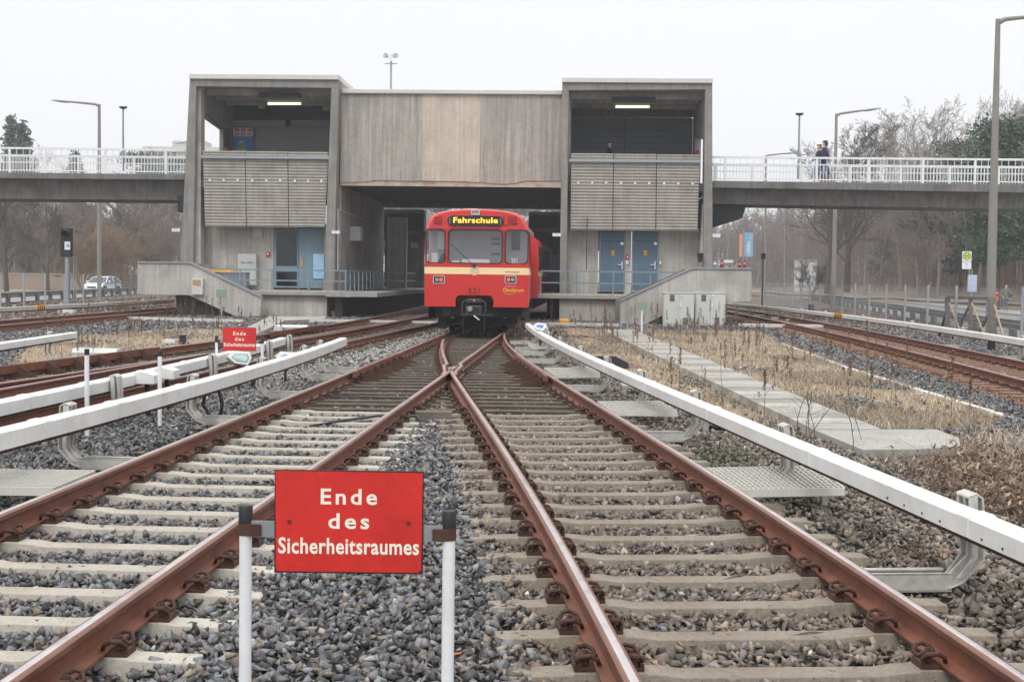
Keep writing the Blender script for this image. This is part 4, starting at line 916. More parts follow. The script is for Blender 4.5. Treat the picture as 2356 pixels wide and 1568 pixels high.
# lit tubes and ceiling lamps
for x0, x1, y in ((616, 692, 239), (1416, 1494, 246)):
    a = bl(x0, y, 2.6); b = bl(x1, y, 2.6); t_ = part('light_batten', MB().box(a[0], b[0], 2.52, 2.68, a[1] + .06, a[1] + .14), MT['white_paint'], st)
    part('light_tube', MB().tube([(a[0], 2.6, a[1]), (b[0], 2.6, b[1])], .05, 10), MT['tube'], t_, smooth=True)
for x, y in ((602, 244), (750, 248)):
    a = bl(x, y, 6); part('ceiling_spot', MB().box(a[0] - .15, a[0] + .15, 5.9, 6.2, a[1] - .12, a[1] + .12), MT['cabinet'], st)
for x0, x1, y in ((595, 690, 221), (1408, 1508, 232)):
    a = bl(x0, y, 1.3); b = bl(x1, y, 1.3); part('vent_strip', MB().box(a[0], b[0], 1.2, 1.6, a[1] - .03, a[1] + .16), MT['dark_steel'], st)
# corrugated balustrade panels
def corrugated(x0, x1, y0, y1, v, pitch, name='corrugated_panel', xb0=None, xb1=None):
    A, B = bl(x0, y0, v), bl(x1, y0, v); C, D = bl(xb0 or x0, y1, v), bl(xb1 or x1, y1, v); H = A[1] - C[1]; n = max(2, round(H / pitch)); mb = MB(); V = []; k = 6
    for i in range(n * k + 1):
        t_ = i / (n * k); ph = (i % k) / k; off = -.028 if 1 <= (i % k) <= 3 else .028
        z = A[1] - H * t_; V += [(A[0] + (C[0] - A[0]) * t_, v + off, z), (B[0] + (D[0] - B[0]) * t_, v + off, z)]
    m_ = len(V) // 2; mb.add(V, [(2 * i, 2 * i + 1, 2 * i + 3, 2 * i + 2) for i in range(m_ - 1)])
    lo = [(V[0][0], v + .12, V[0][2]), (V[1][0], v + .12, V[1][2]), (V[-2][0], v + .12, V[-2][2]), (V[-1][0], v + .12, V[-1][2])]
    mb.add([V[0], V[1], lo[1], lo[0]], [(0, 1, 2, 3)]); mb.add([V[-2], V[-1], lo[3], lo[2]], [(0, 1, 2, 3)]); mb.add([V[0], lo[0], lo[2], V[-2]], [(0, 1, 2, 3)]); mb.add([V[1], lo[1], lo[3], V[-1]], [(0, 1, 2, 3)])
    return part(name, mb, MT['corr'], st)
def balustrade(xs, xbs, ytop, yrail, ybot, vx):
    q = rect(xbs[0] + 1, ytop + 4, xbs[-1] - 1, ybot, vx + .15); part('seam_light_blocker', MB().box(q[0], q[1], vx + .13, vx + .2, q[2] + .02, q[3] - .1), MT['dark_in'], st)  # dark board added so the lit wall behind does not show in the seams
    for i in range(3):
        x0, x1, b0, b1 = xs[i] + 1, xs[i + 1] - 1, xbs[i] + 1, xbs[i + 1] - 1
        p = corrugated(x0, x1, ytop + i * 1.3 + 12, ybot + i * .6, vx, .135, xb0=b0, xb1=b1); corrugated(x0, x1, ytop + i * 1.3, ytop + i * 1.3 + 12.5, vx - .004, .12)
        for k in range(3):
            a = bl(x0 + (x1 - x0) * (k + .5) / 3, ytop + 68 + i, vx); part('anchor_patch', MB().tube([(a[0], vx - .05, a[1]), (a[0], vx - .02, a[1])], .055, 9), MT['white_paint'], p)
    q = rect(xs[0] - 4, yrail, xs[-1] + 2, yrail + 8, vx - .15); part('hand_rail', MB().box(q[0], q[1], vx - .17, vx - .05, q[2], q[3] - .02), MT['galv'], st, bevel=.01)
balustrade((466, 563.6, 662, 756), (470.7, 567, 664, 748), 346.5, 357.5, 520.5, .18)
balustrade((1313, 1411.5, 1510.5, 1610), (1311.5, 1409.5, 1508.5, 1606), 352.5, 365.5, 528.5, .18)
# ground-storey front walls
def wall(x0, x1, ytop, v, th=.3, m='conc_pale', z0=-.25):
    a = bl(x0, ytop, v); b = bl(x1, ytop, v); return part('front_wall', MB().box(a[0], b[0], v, v + th, z0, a[1]), MT[m], st)
VW = 1.25
wall(464, 629.5, 515, VW); wall(742.8, 775, 515, VW); wall(686, 687, 515, VW)
wall(1303, 1377, 524, VW); wall(1438, 1453, 524, VW); wall(1515, 1622, 524, VW)
part('front_wall_head', MB().box(bl(629, 600, VW)[0], bl(743, 600, VW)[0], VW, VW + .3, bl(680, 525, VW)[1], bl(680, 512, VW)[1]), MT['conc_pale'], st)
part('front_wall_head', MB().box(bl(1377, 600, VW)[0], bl(1515, 600, VW)[0], VW, VW + .3, bl(1450, 532, VW)[1], bl(1450, 520, VW)[1]), MT['conc_pale'], st)
# old blue double door, left
def door(name, x0, y0, x1, y1, v, mat, label=None):
    a = rect(x0, y0, x1, y1, v); d = part(name, MB().box(a[0], a[1], v, v + .06, max(a[2], PZ), a[3]), MT[mat], st, bevel=.01, label=label); return d, a
d1, a = door('glazed_door', 630, 525, 686, 662, VW - .02, 'blue_old', 'blue framed glass door')
for y0, y1 in ((530, 611), (624.5, 657)):
    q = rect(635.5, y0, 682.5, y1, VW - .04); part('pane', MB().box(q[0], q[1], VW - .045, VW - .02, q[2], q[3]), MT['dark_glass'], d1)
d2, a = door('door', 687, 524.5, 742, 663, VW - .04, 'blue_old', 'patched blue steel door')
q = rect(720.5, 584, 745.5, 641, VW - .1); part('notice_board', MB().box(q[0], q[1], VW - .12, VW - .06, q[2], q[3]), M('pale_blue_board', srgb(158, 198, 226), .5), d2)
a = bl(694, 603, VW - .05); part('lock_plate', MB().box(a[0] - .06, a[0] + .06, VW - .07, VW - .04, a[1] - .2, a[1] + .2), MT['wood_new'], d2)
for x0, x1, sx_, hx in ((1377.5, 1438, 1410, 1431), (1453, 1515, 1484.5, 1507)):
    d3, a = door('door', x0, 532, x1, 668, VW - .03, 'blue_door'); w_ = a[1] - a[0]
    part('transom_line', MB().box(a[0] + .05, a[1] - .05, VW - .036, VW - .031, bl(x0, 555, VW)[1], bl(x0, 554, VW)[1]), MT['cab_dark'], d3)
    for xx in (a[0] + .03, a[1] - .05): part('door_frame', MB().box(xx, xx + .03, VW - .05, VW - .028, PZ, a[3]), MT['galv'], d3)
    q = rect(sx_ - 3.2, 576, sx_ + 3.2, 588, VW - .05); wsn = part('warning_label', MB().box(q[0], q[1], VW - .05, VW - .034, q[2], q[3]), MT['yellow'], d3)
    c_ = (q[0] + q[1]) / 2; part('bolt_symbol', MB().prism([(c_ - .03, q[2] + .04), (c_ + .03, q[2] + .04), (c_, q[3] - .05)], VW - .055, VW - .0515), MT['black'], wsn)
    h_ = bl(hx, 609, VW - .1); part('door_handle', MB().box(h_[0] - .03, h_[0] + .03, VW - .08, VW - .035, h_[1] - .2, h_[1] + .15).box(h_[0] - .2, h_[0], VW - .11, VW - .081, h_[1] - .02, h_[1] + .03), MT['chrome'], d3)
    h_ = bl(x1 - 7, 560, VW - .1); part('round_plate', MB().tube([(h_[0], VW - .06, h_[1]), (h_[0], VW - .035, h_[1])], .07, 12), MT['chrome'], d3)
# small things fixed to the front walls
for x0, y0, x1, y1, m_, nm in ((611.5, 579, 620, 589, 'red_lamp', 'alarm_box'), (1439.8, 586, 1447.5, 596, 'red_lamp', 'alarm_box'), (580.5, 523.5, 602, 546, 'grey_paint', 'flap_box'), (1440, 599, 1445.5, 607, 'white_paint', 'switch'), (1517, 600, 1521, 608, 'white_paint', 'switch')):
    q = rect(x0, y0, x1, y1, VW - .12); bx = part(nm, MB().box(q[0], q[1], VW - .12, VW - .003, q[2], q[3]), M('alarm_red', srgb(190, 40, 40), .5) if m_ == 'red_lamp' else MT[m_], st, bevel=.008)
    if m_ == 'red_lamp': part('glass', MB().box(q[0] + .05, q[1] - .05, VW - .13, VW - .121, q[2] + .06, q[3] - .06), MT['white_sign'], bx)
a = bl(620, 588, VW - .03); b = bl(620, 522, VW - .03); part('conduit', MB().tube([(a[0], VW - .03, a[1]), (a[0], VW - .03, b[1])], .02, 6), MT['white_stripe'], st)
a = bl(463, 540, VW - .03); b = bl(474, 650, VW - .03); part('loose_cable', MB().tube([(a[0], VW - .03, b[1] + 2.6), (a[0] + .08, VW - .03, b[1] + 1.2), (b[0], VW - .03, b[1] + .1)], .015, 5), MT['cable'], st)
q = rect(546, 584, 589, 656, VW - .35); cb = part('cable_cabinet', MB().box(q[0], q[1], VW - .35, VW - .004, q[2], q[3]), MT['grey_paint'], st, bevel=.02)
part('cabinet_door', MB().box(q[0] + .06, q[1] - .06, VW - .37, VW - .352, q[2] + .06, q[3] - .06), MT['grey_paint'], cb, bevel=.005)
lettering('Hilfsstromkabel', .075, MT['black'], cb, TR((q[0] + q[1]) / 2, VW - .375, q[3] - .42), sx=.8)
for x0, x1, y in ((763.5, 781.5, 534), (396, 414, 529), (1271, 1290, 540), (1639, 1657, 541.5)):
    q = rect(x0, y - 3.5, x1, y + 3.5, .0); s_ = part('name_plate', MB().box(q[0], q[1], -.06, -.03, q[2], q[3]), MT['white_sign'], st); lettering('Ausstieg nur', .035, MT['cab_dark'], s_, TR((q[0] + q[1]) / 2, -.062, (q[2] + q[3]) / 2))
# --- right tower
leg([(1287, 680), (1302.5, 680), (1308.7, 208), (1293.3, 190)], 0, .9)
leg([(1617, 690), (1639.5, 690), (1638.6, 190), (1622.5, 206)], 0, .9)
leg([(1606, 690), (1617.2, 690), (1622, 470), (1616, 470)], .35, 1.0, 'pillar_rib', 'conc_pale')
leg([(1308.7, 208), (1622.5, 206.5), (1638.6, 191), (1293.3, 190)], 0, .45, 'lintel')
vR0 = bl(1308, 400)[0]; vR1 = bl(1638.6, 400)[0]; vR1i = bl(1622, 400)[0]; vR0o = bl(1293.5, 400, 0)[0]; zr = bl(1450, 190)[1]; zfr = bl(1450, 420, .5)[1]
part('ceiling', MB().box(vR0o + .05, vR1 - .05, .45, DEP, zr - .25, zr), MT['conc'], st)
part('hall_floor', MB().box(vR0o, vR1, .5, DEP, zfr - .35, zfr), MT['conc_dark'], st)
for yy in (1.6, 3.3, 5.0): part('ceiling_rib', MB().box(vR0, vR1i, yy, yy + .22, zr - .5, zr - .25), MT['conc_pale'], st)
part('inner_wall', MB().box(vR0o + .04, vR0 + .06, .9, DEP, -.25, zr), MT['conc'], st)
part('hall_upper_wall', MB().box(vR0, vR1i, 6.6, 6.85, bl(1450, 268, 6.6)[1], zr - .25), MT['conc_dark'], st)
q0 = bl(1310, 270, 6.6)[1]; n = 12
bw_ = part('slat_wall', MB().box(vR0, vR1i, 6.66, 6.8, zfr, q0), MT['cab_dark'], st)
for i in range(n):
    z = zfr + (q0 - zfr) * i / n
    for a, b in ((vR0, (vR0 + vR1i) / 2 - .3), ((vR0 + vR1i) / 2 - .28, vR1i)): part('slat', MB().box(a, b - .01, 6.6, 6.66, z, z + (q0 - zfr) / n - .02), MT['slat'], bw_)
part('side_wall', MB().prism([(.9, zr - .1), (6.6, zr - .1), (6.6, bl(1595, 440, 6)[1]), (5.2, bl(1595, 440, 6)[1]), (5.2, bl(1598, 345, 5)[1] + .6), (.9, bl(1616, 322, .9)[1] + .0)], vR1i, vR1 - .03, axis='x'), MT['conc'], st)
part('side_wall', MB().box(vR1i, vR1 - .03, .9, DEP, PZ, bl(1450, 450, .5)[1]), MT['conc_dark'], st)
for x, y in ((1602, 350), (430 * 0 + 520, 343)):
    a = bl(x, y, 4.5); part('red_lamp_box', MB().box(a[0] - .12, a[0] + .12, 4.4, 4.6, a[1] - .1, a[1] + .08), M('dark_red', srgb(120, 28, 34), .5), st)
a = bl(1610, 590, -.1); part('loudspeaker', MB().hexa([(a[0] - .06, -.25, a[1] - .25), (a[0] + .08, -.25, a[1] - .25), (a[0] + .08, -.05, a[1] - .25), (a[0] - .06, -.05, a[1] - .25)], [(a[0] - .12, -.3, a[1] + .15), (a[0] + .14, -.3, a[1] + .15), (a[0] + .14, -.03, a[1] + .15), (a[0] - .12, -.03, a[1] + .15)]), MT['black'], st)
# --- central beam with a chipped lower edge
VB = .65; uB0 = bl(783, 300, VB)[0]; uB1 = bl(1293.5, 300, VB)[0]; zb0 = bl(1040, 429, VB)[1]; zb1 = bl(1040, 216, VB)[1]; rr = random.Random(11)
cuts = [783, 972, 1104, 1293.5]; cu = [bl(x, 300, VB)[0] for x in cuts]
for i, m_ in enumerate(('conc_tan2', 'conc_tan', 'conc_tan2')):
    top = zb1; n = 24; low = []
    for k in range(n + 1):
        u = cu[i] + (cu[i + 1] - cu[i]) * k / n; px_ = cuts[i] + (cuts[i + 1] - cuts[i]) * k / n
        yc = np.interp(px_, [783, 850, 855, 900, 950, 980, 1040, 1060, 1120, 1155, 1180, 1195, 1200, 1240, 1293], [419, 418, 415, 414.5, 417, 416, 416.5, 417, 420, 424, 421.5, 421, 416, 416.5, 415.5])
        low.append((u, bl(px_, yc + rr.uniform(-.7, .7), VB)[1]))
    part('beam_face', MB().prism(low + [(cu[i + 1], top), (cu[i], top)], VB, VB + .1), MT[m_], st)
part('chipped_edge', MB().box(uB0, uB1, VB + .055, VB + .1, zb0, zb0 + .32), M('exposed_concrete', srgb(184, 172, 158), .9, var=.2, scale=3, bump=.6, bscale=12, tint=srgb(150, 98, 66), tamt=.7, tscale=1.3), st)
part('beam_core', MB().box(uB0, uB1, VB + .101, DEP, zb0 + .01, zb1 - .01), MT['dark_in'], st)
zbb = zb0
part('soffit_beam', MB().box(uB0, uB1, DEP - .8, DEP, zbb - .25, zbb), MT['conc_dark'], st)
# --- roof fascias
def fascia(x0, x1, y0, y1, v0, v1): q = rect(x0, y0, x1, y1, v0); return part('roof_fascia', MB().box(q[0], q[1], v0, v1, q[2], q[3]), MT['fascia'], st, bevel=.02)
fascia(434.5, 779, 170.5, 182.5, -.12, DEP + .1); fascia(1293, 1640, 178.8, 190.5, -.12, DEP + .1); fascia(785, 1293, 206, 216, VB - .15, DEP + .05)
# --- platforms
VP = -4.0
uPL0 = bl(395, 700, VP)[0]; uPL1 = bl(750, 700, VP)[0]; uPR0 = bl(1237, 690, VP)[0]; uPR0w = bl(1287, 690, VP)[0]; uPR1 = bl(1730, 700, VP)[0]
zlL = bl(670, 669.5, VP)[1]; zlR = bl(1350, 678, VP)[1]
def platform(parent, u0, u1, uw0, uw1, z, back, vp=VP):
    part('deck', MB().box(u0, u1, vp, back, z - .17, z), MT['slab'], parent, bevel=.015)
    part('base_wall', MB().box(uw0, uw1, vp + .25, back - 2, -.3, z - .171), MT['conc_pale'], parent)
pl = thing('platform', 'left platform of grey concrete with a blue grey railing along its inner edge', 'platform', (0, BY, 0), BA)
platform(pl, uPL0, uPL1, bl(560, 700, VP)[0], uPL1 - .02, zlL, 100)
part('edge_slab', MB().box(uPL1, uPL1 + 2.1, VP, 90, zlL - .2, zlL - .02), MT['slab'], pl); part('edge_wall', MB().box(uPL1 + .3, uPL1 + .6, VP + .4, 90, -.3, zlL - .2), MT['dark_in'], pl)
pr_ = thing('platform', 'right platform of grey concrete in front of the two blue doors', 'platform', (0, BY, 0), BA)
platform(pr_, uPR0, uPR1, uPR0w, uPR1 - 1, zlR, 100)
part('recess_shade_panel', MB().box(uPR0 + .35, uPR0w - .01, VP + 1.6, 60, -.3, zlR - .172), MT['dark_in'], pr_)  # added dark panel standing in for the shade under the deck
q = rect(1228, 500, 1262, 640, DEP + 9); part('platform_wall', MB().box(q[0], q[1] + 2.4, DEP + 9, DEP + 9.3, zlR, q[3]), MT['dark_in'], pr_)  # dark wall added to darken the bright gap between train and tower
part('pipe', MB().tube([(uPR0 + .55, VP + .3, -.3), (uPR0 + .55, VP + .3, zlR - .17)], .05, 8), MT['rust_dark'], pr_)
# --- blue grey railings
def railing(label, segs, posts, z0, h=1.0, bars=False, mid=.5):
    # segs: list of (u, v) corner points
    t = thing('railing', label, 'railing', (0, BY, 0), BA); z1 = z0 + h
    for (a, b) in zip(segs[:-1], segs[1:]):
        for z, nm in ((z1, 'top_rail'), (z0 + h * mid, 'mid_rail')): part(nm, MB().bar((a[0], a[1], z), (b[0], b[1], z), .05, .06), MT['blue_rail'], t)
    for u, v in posts: part('post', MB().box(u - .03, u + .03, v - .03, v + .03, z0, z1 - .03), MT['blue_rail'], t)
    if bars:
        a, b = segs[-2:]; n = int(math.hypot(b[0] - a[0], b[1] - a[1]) / 1.1)
        for i in range(n): k = i / n; part('baluster', MB().box(a[0] + (b[0] - a[0]) * k - .02, a[0] + (b[0] - a[0]) * k + .02, a[1] + (b[1] - a[1]) * k - .02, a[1] + (b[1] - a[1]) * k + .02, z0 + .05, z1 - .03), MT['blue_rail'], t)
    return t
ul = bl(795, 640, VP + .2)[0]
railing('long blue grey railing on the left platform, turning into the dark passage', [(bl(480, 640, VP + .2)[0], VP + .2), (ul, VP + .2), (ul, 38)], [(bl(x, 640, VP + .2)[0], VP + .2) for x in (552, 625.5, 710)] + [(ul, VP + .2)], zlL, .86, True)
uls = bl(795, 640, VP + .2)[0]
part('edge_slab', MB().box(uPL1, uls + .25, VP - .01, VP + 2, zlL - .21, zlL - .001), MT['slab'], pl)
railing('blue grey railing on the right platform in front of the blue doors', [(uPR0 + .1, 4), (uPR0 + .1, VP + .2), (bl(1560, 640, VP + .2)[0], VP + .2)], [(uPR0 + .1, VP + .2)] + [(bl(x, 640, VP + .2)[0], VP + .2) for x in (1327, 1411, 1496)], zlR, .95)
# --- stair parapets
def parapet(label, poly, v, th, inner=True, boxes=()):
    t = thing('stair_parapet', label, 'parapet', (0, BY, 0), BA); P = [bl(x, y, v) for x, y in poly]
    part('wall', MB().prism(P, v, v + th), MT['conc_pale'], t, bevel=.01)
    k = {True: [0, 1, 2]}[True]
    for a, b in zip(P[:-1][:2], P[1:][:2]): part('coping', MB().bar((a[0], v + th / 2, a[1] + .02), (b[0], v + th / 2, b[1] + .02), th + .12, .06), MT['galv'], t)
    return t, P
VL = -1.2 + -3.0
pa, P = parapet('left stair parapet, pale concrete, sloping down to the right beside the wheelie bins', [(316.5, 604), (437, 605), (601, 684), (599, 727), (543, 728.5), (435, 679), (316, 677)], VL - .6, .25)
# far flank, stairs and the dark wall beneath
part('rear_wall', MB().prism([(P[0][0] + .05, P[0][1]), (P[6][0] + .05, P[6][1]), (P[5][0], P[5][1]), (P[4][0], P[4][1]), (P[3][0] - .1, P[3][1]), (P[2][0] - .1, P[2][1]), (P[1][0], P[1][1])], VL + 1.9, VL + 2.1), MT['conc_dark'], pa)
part('stair_slab', MB().prism([(P[0][0] + .1, P[5][1] + .05), (P[5][0], P[5][1] + .05), (P[4][0], P[4][1] + .1), (P[4][0] + .6, P[4][1] + .1), (P[5][0], P[5][1] + .4), (P[0][0] + .1, P[5][1] + .4)], VL - .34, VL + 1.9), MT['conc_dark'], pa)
a = bl(395, 700, VL); part('support_wall', MB().box(a[0], P[4][0], VL + .6, VL + .8, -.3, P[5][1] + .05), MT['conc_dark'], pa)
q = rect(441, 640, 466.5, 678, VL - .75); bx = part('junction_box', MB().box(q[0], q[1], VL - .78, VL - .604, q[2], q[3]), MT['cabinet'], pa, bevel=.01)
part('torn_label', MB().prism([(q[0] + .04, q[2] + .38), (q[1] - .08, q[2] + .34), (q[1] - .08, q[3] - .06), (q[0] + .04, q[3] - .06)], VL - .786, VL - .782), MT['wood_new'], bx)
q = rect(511, 663.5, 535, 673.5, VL - .6)
VRp = -7.0
pb, P = parapet('right stair parapet, tan stained concrete, rising to the right behind the grey cabinets', [(1729, 618.5), (1591, 618), (1426, 693), (1426, 751), (1468, 754), (1524, 726), (1667, 697), (1731, 692)], VRp, .25)
part('rear_wall', MB().prism([(a_ - .1, z_) for a_, z_ in P], VRp + 2.4, VRp + 2.6), MT['conc_dark'], pb)
part('stair_slab', MB().prism([P[3], P[4], P[5], P[6], (P[6][0], P[6][1] + .35), (P[5][0], P[5][1] + .4), (P[3][0] + .05, P[3][1] + .35)], VRp + .26, VRp + 2.4), MT['conc_dark'], pb)
# cabinets in front of the right parapet
for i, (x0, x1, lab) in enumerate(((1524.5, 1597, 'left of two light grey electrical cabinets in front of the right stair parapet'), (1597.5, 1669, 'right of two light grey electrical cabinets in front of the right stair parapet'))):
    b = onz((x0 + x1) / 2, 752, -.27); Y = b.y - .3; c0, c1 = ony(x0, 752, Y), ony(x1, 752, Y); zt_ = ony(x0, 672, Y).z
    t = thing('electrical_cabinet', lab, 'cabinet', ((c0.x + c1.x) / 2, Y, -.3), BA, 'electrical cabinets'); W = (c1.x - c0.x) / 2 * .97; H = zt_ + .3
    part('case', MB().box(-W, W, 0, .5, .0, H - .04), MT['cabinet'], t, bevel=.012); part('top', MB().box(-W - .02, W + .02, -.03, .53, H - .04, H), MT['cabinet'], t, bevel=.01)
    for s_ in (-1, 1): part('door', MB().box(min(s_ * .008, s_ * (W - .03)), max(s_ * .008, s_ * (W - .03)), -.015, -.001, .16, H - .07), MT['cabinet'], t, bevel=.004)
    for fx, fz in ((-.45, .84), (.45, .2)): part('vent_plate', MB().box(fx * W - .09, fx * W + .09, -.03, -.016, fz * H - .12, fz * H + .13), MT['wood'], t)
    for fx, fz in ((.15, .9), (.1, .6)): part('handle', MB().box(fx * W - .035, fx * W + .035, -.04, -.016, fz * H - .02, fz * H + .05 + .1 * (fz < .8)), MT['white_paint'], t)
# small green plates on short posts
for px_, y0, y1, yb, w_, lab in ((509, 663, 673, 733, 24, 'small green plate on a white post in front of the left stair parapet'), (1476, 692, 702, 766, 24, 'small green plate on a white post in front of the right stair parapet')):
    b = onz(px_, yb + 6, -.25); sc = b.y / FOC; zc = ony(px_, (y0 + y1) / 2, b.y).z; t = thing('small_sign', lab, 'sign', (b.x, b.y, -.28), 0, 'small green plates on posts')
    part('post', MB().tube([(0, .03, 0), (0, .03, zc + .3)], .03, 8), MT['white_paint'], t); part('plate', MB().box(-w_ * sc / 2, w_ * sc / 2, -.02, 0, zc + .28 - 16 * sc, zc + .28 + 2 * sc), MT['green_bin'], t)
# wheelie bin and pallet box on the left platform
a = bl(505, 650, VP + 1.6); t = thing('waste_container', 'green waste container with a yellow lid behind the left stair parapet', 'bin', BM @ Vector((bl(506, 650, VP + 1.6)[0], VP + 1.6, zlL)), BA)
part('body', MB().hexa([(-.55, -.35, .15), (.5, -.35, .15), (.5, .4, .15), (-.55, .4, .15)], [(-.65, -.42, .72), (.6, -.42, .72), (.6, .5, .72), (-.65, .5, .72)]), MT['green_bin'], t, bevel=.02)
part('lid', MB().prism([(-.68, .73), (.62, .73), (.6, .82), (-.5, .9), (-.66, .84)], -.46, .54), MT['yellow'], t, bevel=.01)
for q in (-.4, .4): part('wheel', MB().tube([(q, -.3, .09), (q, -.25, .09)], .09, 12), MT['tyre'], t)
t = thing('pallet_box', 'grey ribbed plastic pallet box beside the green waste container', 'box', BM @ Vector((bl(541, 650, VP + 1.5)[0], VP + 1.5, zlL)), BA); W = .52
part('body', MB().box(-W, W, -.4, .4, .13, .72), MT['grey_plastic'], t, bevel=.015)
for q in np.linspace(-W, W, 7): part('rib', MB().box(q - .03, q + .03, -.43, -.4, .13, .7), MT['grey_plastic'], t)
part('rim', MB().box(-W - .02, W + .02, -.44, .43, .7, .76), MT['grey_plastic'], t, bevel=.01)
for q in (-W + .1, 0, W - .1): part('foot', MB().box(q - .1, q + .1, -.4, .4, 0, .13), MT['grey_plastic'], t)
# --- things inside the passage under the beam
vv = 6; a = bl(845, 540, 4); cond = part('air_duct_box', MB().box(uW1, uW1 + .5, 3.2, 4.0, a[1] - .3, a[1] + .35), MT['grey_paint'], st)
a = bl(770, 480, .3); part('conduit', MB().tube([(uR + .12, .35, bl(768, 620, .3)[1]), (uR + .12, .35, bl(768, 482, .3)[1]), (uW1 + .06, 5.5, bl(830, 500, 5.5)[1]), (uW1 + .06, 10, bl(865, 520, 10)[1])], .03, 6), MT['white_stripe'], st)
part('conduit', MB().tube([(uPR0 + .1 + 1.9, -.02, bl(1290, 620, 0)[1]), (uPR0 + 2.0, -.02, bl(1290, 500, 0)[1])], .02, 6), MT['dark_steel'], st)
# --- canopies and shelters of the platforms behind
for lab, x0, x1, y0, yb, v, dep, m in (('left platform canopy, dark flat roof on posts seen behind the beam', 893, 975, 483, 531, DEP + 1, 60, 'dark_in'), ('right platform canopy, dark flat roof seen between the train and the right tower', 1216, 1290, 488, 523, DEP + 1, 60, 'dark_in')):
    t = thing('platform_canopy', lab, 'canopy', (0, BY, 0), BA, 'platform canopies'); q = rect(x0, y0, x1, yb, v); w0 = q[0] - (3.2 if x0 < 1000 else 0); w1 = q[1] + (0 if x0 < 1000 else 3.2)
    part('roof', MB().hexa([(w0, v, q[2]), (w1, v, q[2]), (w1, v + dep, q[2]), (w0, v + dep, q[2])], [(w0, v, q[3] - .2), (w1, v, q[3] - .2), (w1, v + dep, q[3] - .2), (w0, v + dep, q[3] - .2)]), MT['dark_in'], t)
    part('roof_edge', MB().box(w0, w1, v - .1, v + dep, q[3] - .19, q[3] + .02), MT['conc_dark'], t)
    if x0 < 1000: part('roof_edge', MB().hexa([(w1, v, q[2]), (w1 + .12, v, q[2]), (w1 + .12, v + dep, q[2]), (w1, v + dep, q[2])], [(w1, v, q[3]), (w1 + .12, v, q[3]), (w1 + .12, v + dep, q[3]), (w1, v + dep, q[3])]), MT['white_stripe'], t)
    for k in range(6): part('post', MB().box((w0 + w1) / 2 - .15, (w0 + w1) / 2 + .15, v + 4 + 9 * k, v + 4.4 + 9 * k, .9, q[2]), MT['conc_dark'], t)
for x0, x1, y0, y1, v, m in ((890, 935, 500, 640, DEP + .5, 'conc_pale'), (935, 975, 540, 640, DEP + 6, 'conc_dark')):
    q = rect(x0, y0, x1, y1, v); part('platform_wall', MB().box(q[0], q[1], v, v + .4, zlL, q[3]), MT[m], pl)
q = rect(944, 558, 960, 571, DEP + 4); t = thing('platform_number', 'small pale platform number box under the left canopy', 'sign', BM @ Vector(((q[0] + q[1]) / 2, DEP + 4, q[2])), BA)
part('case', MB().box(-(q[1] - q[0]) / 2, (q[1] - q[0]) / 2, 0, .2, 0, q[3] - q[2]), MT['wood_new'], t, bevel=.03); part('face', MB().box(-(q[1] - q[0]) / 2 + .04, (q[1] - q[0]) / 2 - .04, -.01, -.001, .04, q[3] - q[2] - .04), MT['sign_pale'], t)
lettering('4', .16, MT['black'], t, TR(0, -.013, .07)); part('hanger', MB().box(-.02, .02, .08, .12, q[3] - q[2], 1.4), MT['dark_steel'], t)
t = thing('platform_shelter', 'white and grey shelter wall at the right platform behind the train', 'shelter', (0, BY, 0), BA)
q = rect(1262, 587, 1288, 640, 9); part('wall', MB().box(q[0], q[1] + .6, 9, 9.2, zlR, q[3]), MT['white_paint'], t); part('bench', MB().box(q[0], q[1], 8.2, 8.9, zlR + .4, zlR + .5), MT['cab_dark'], t)

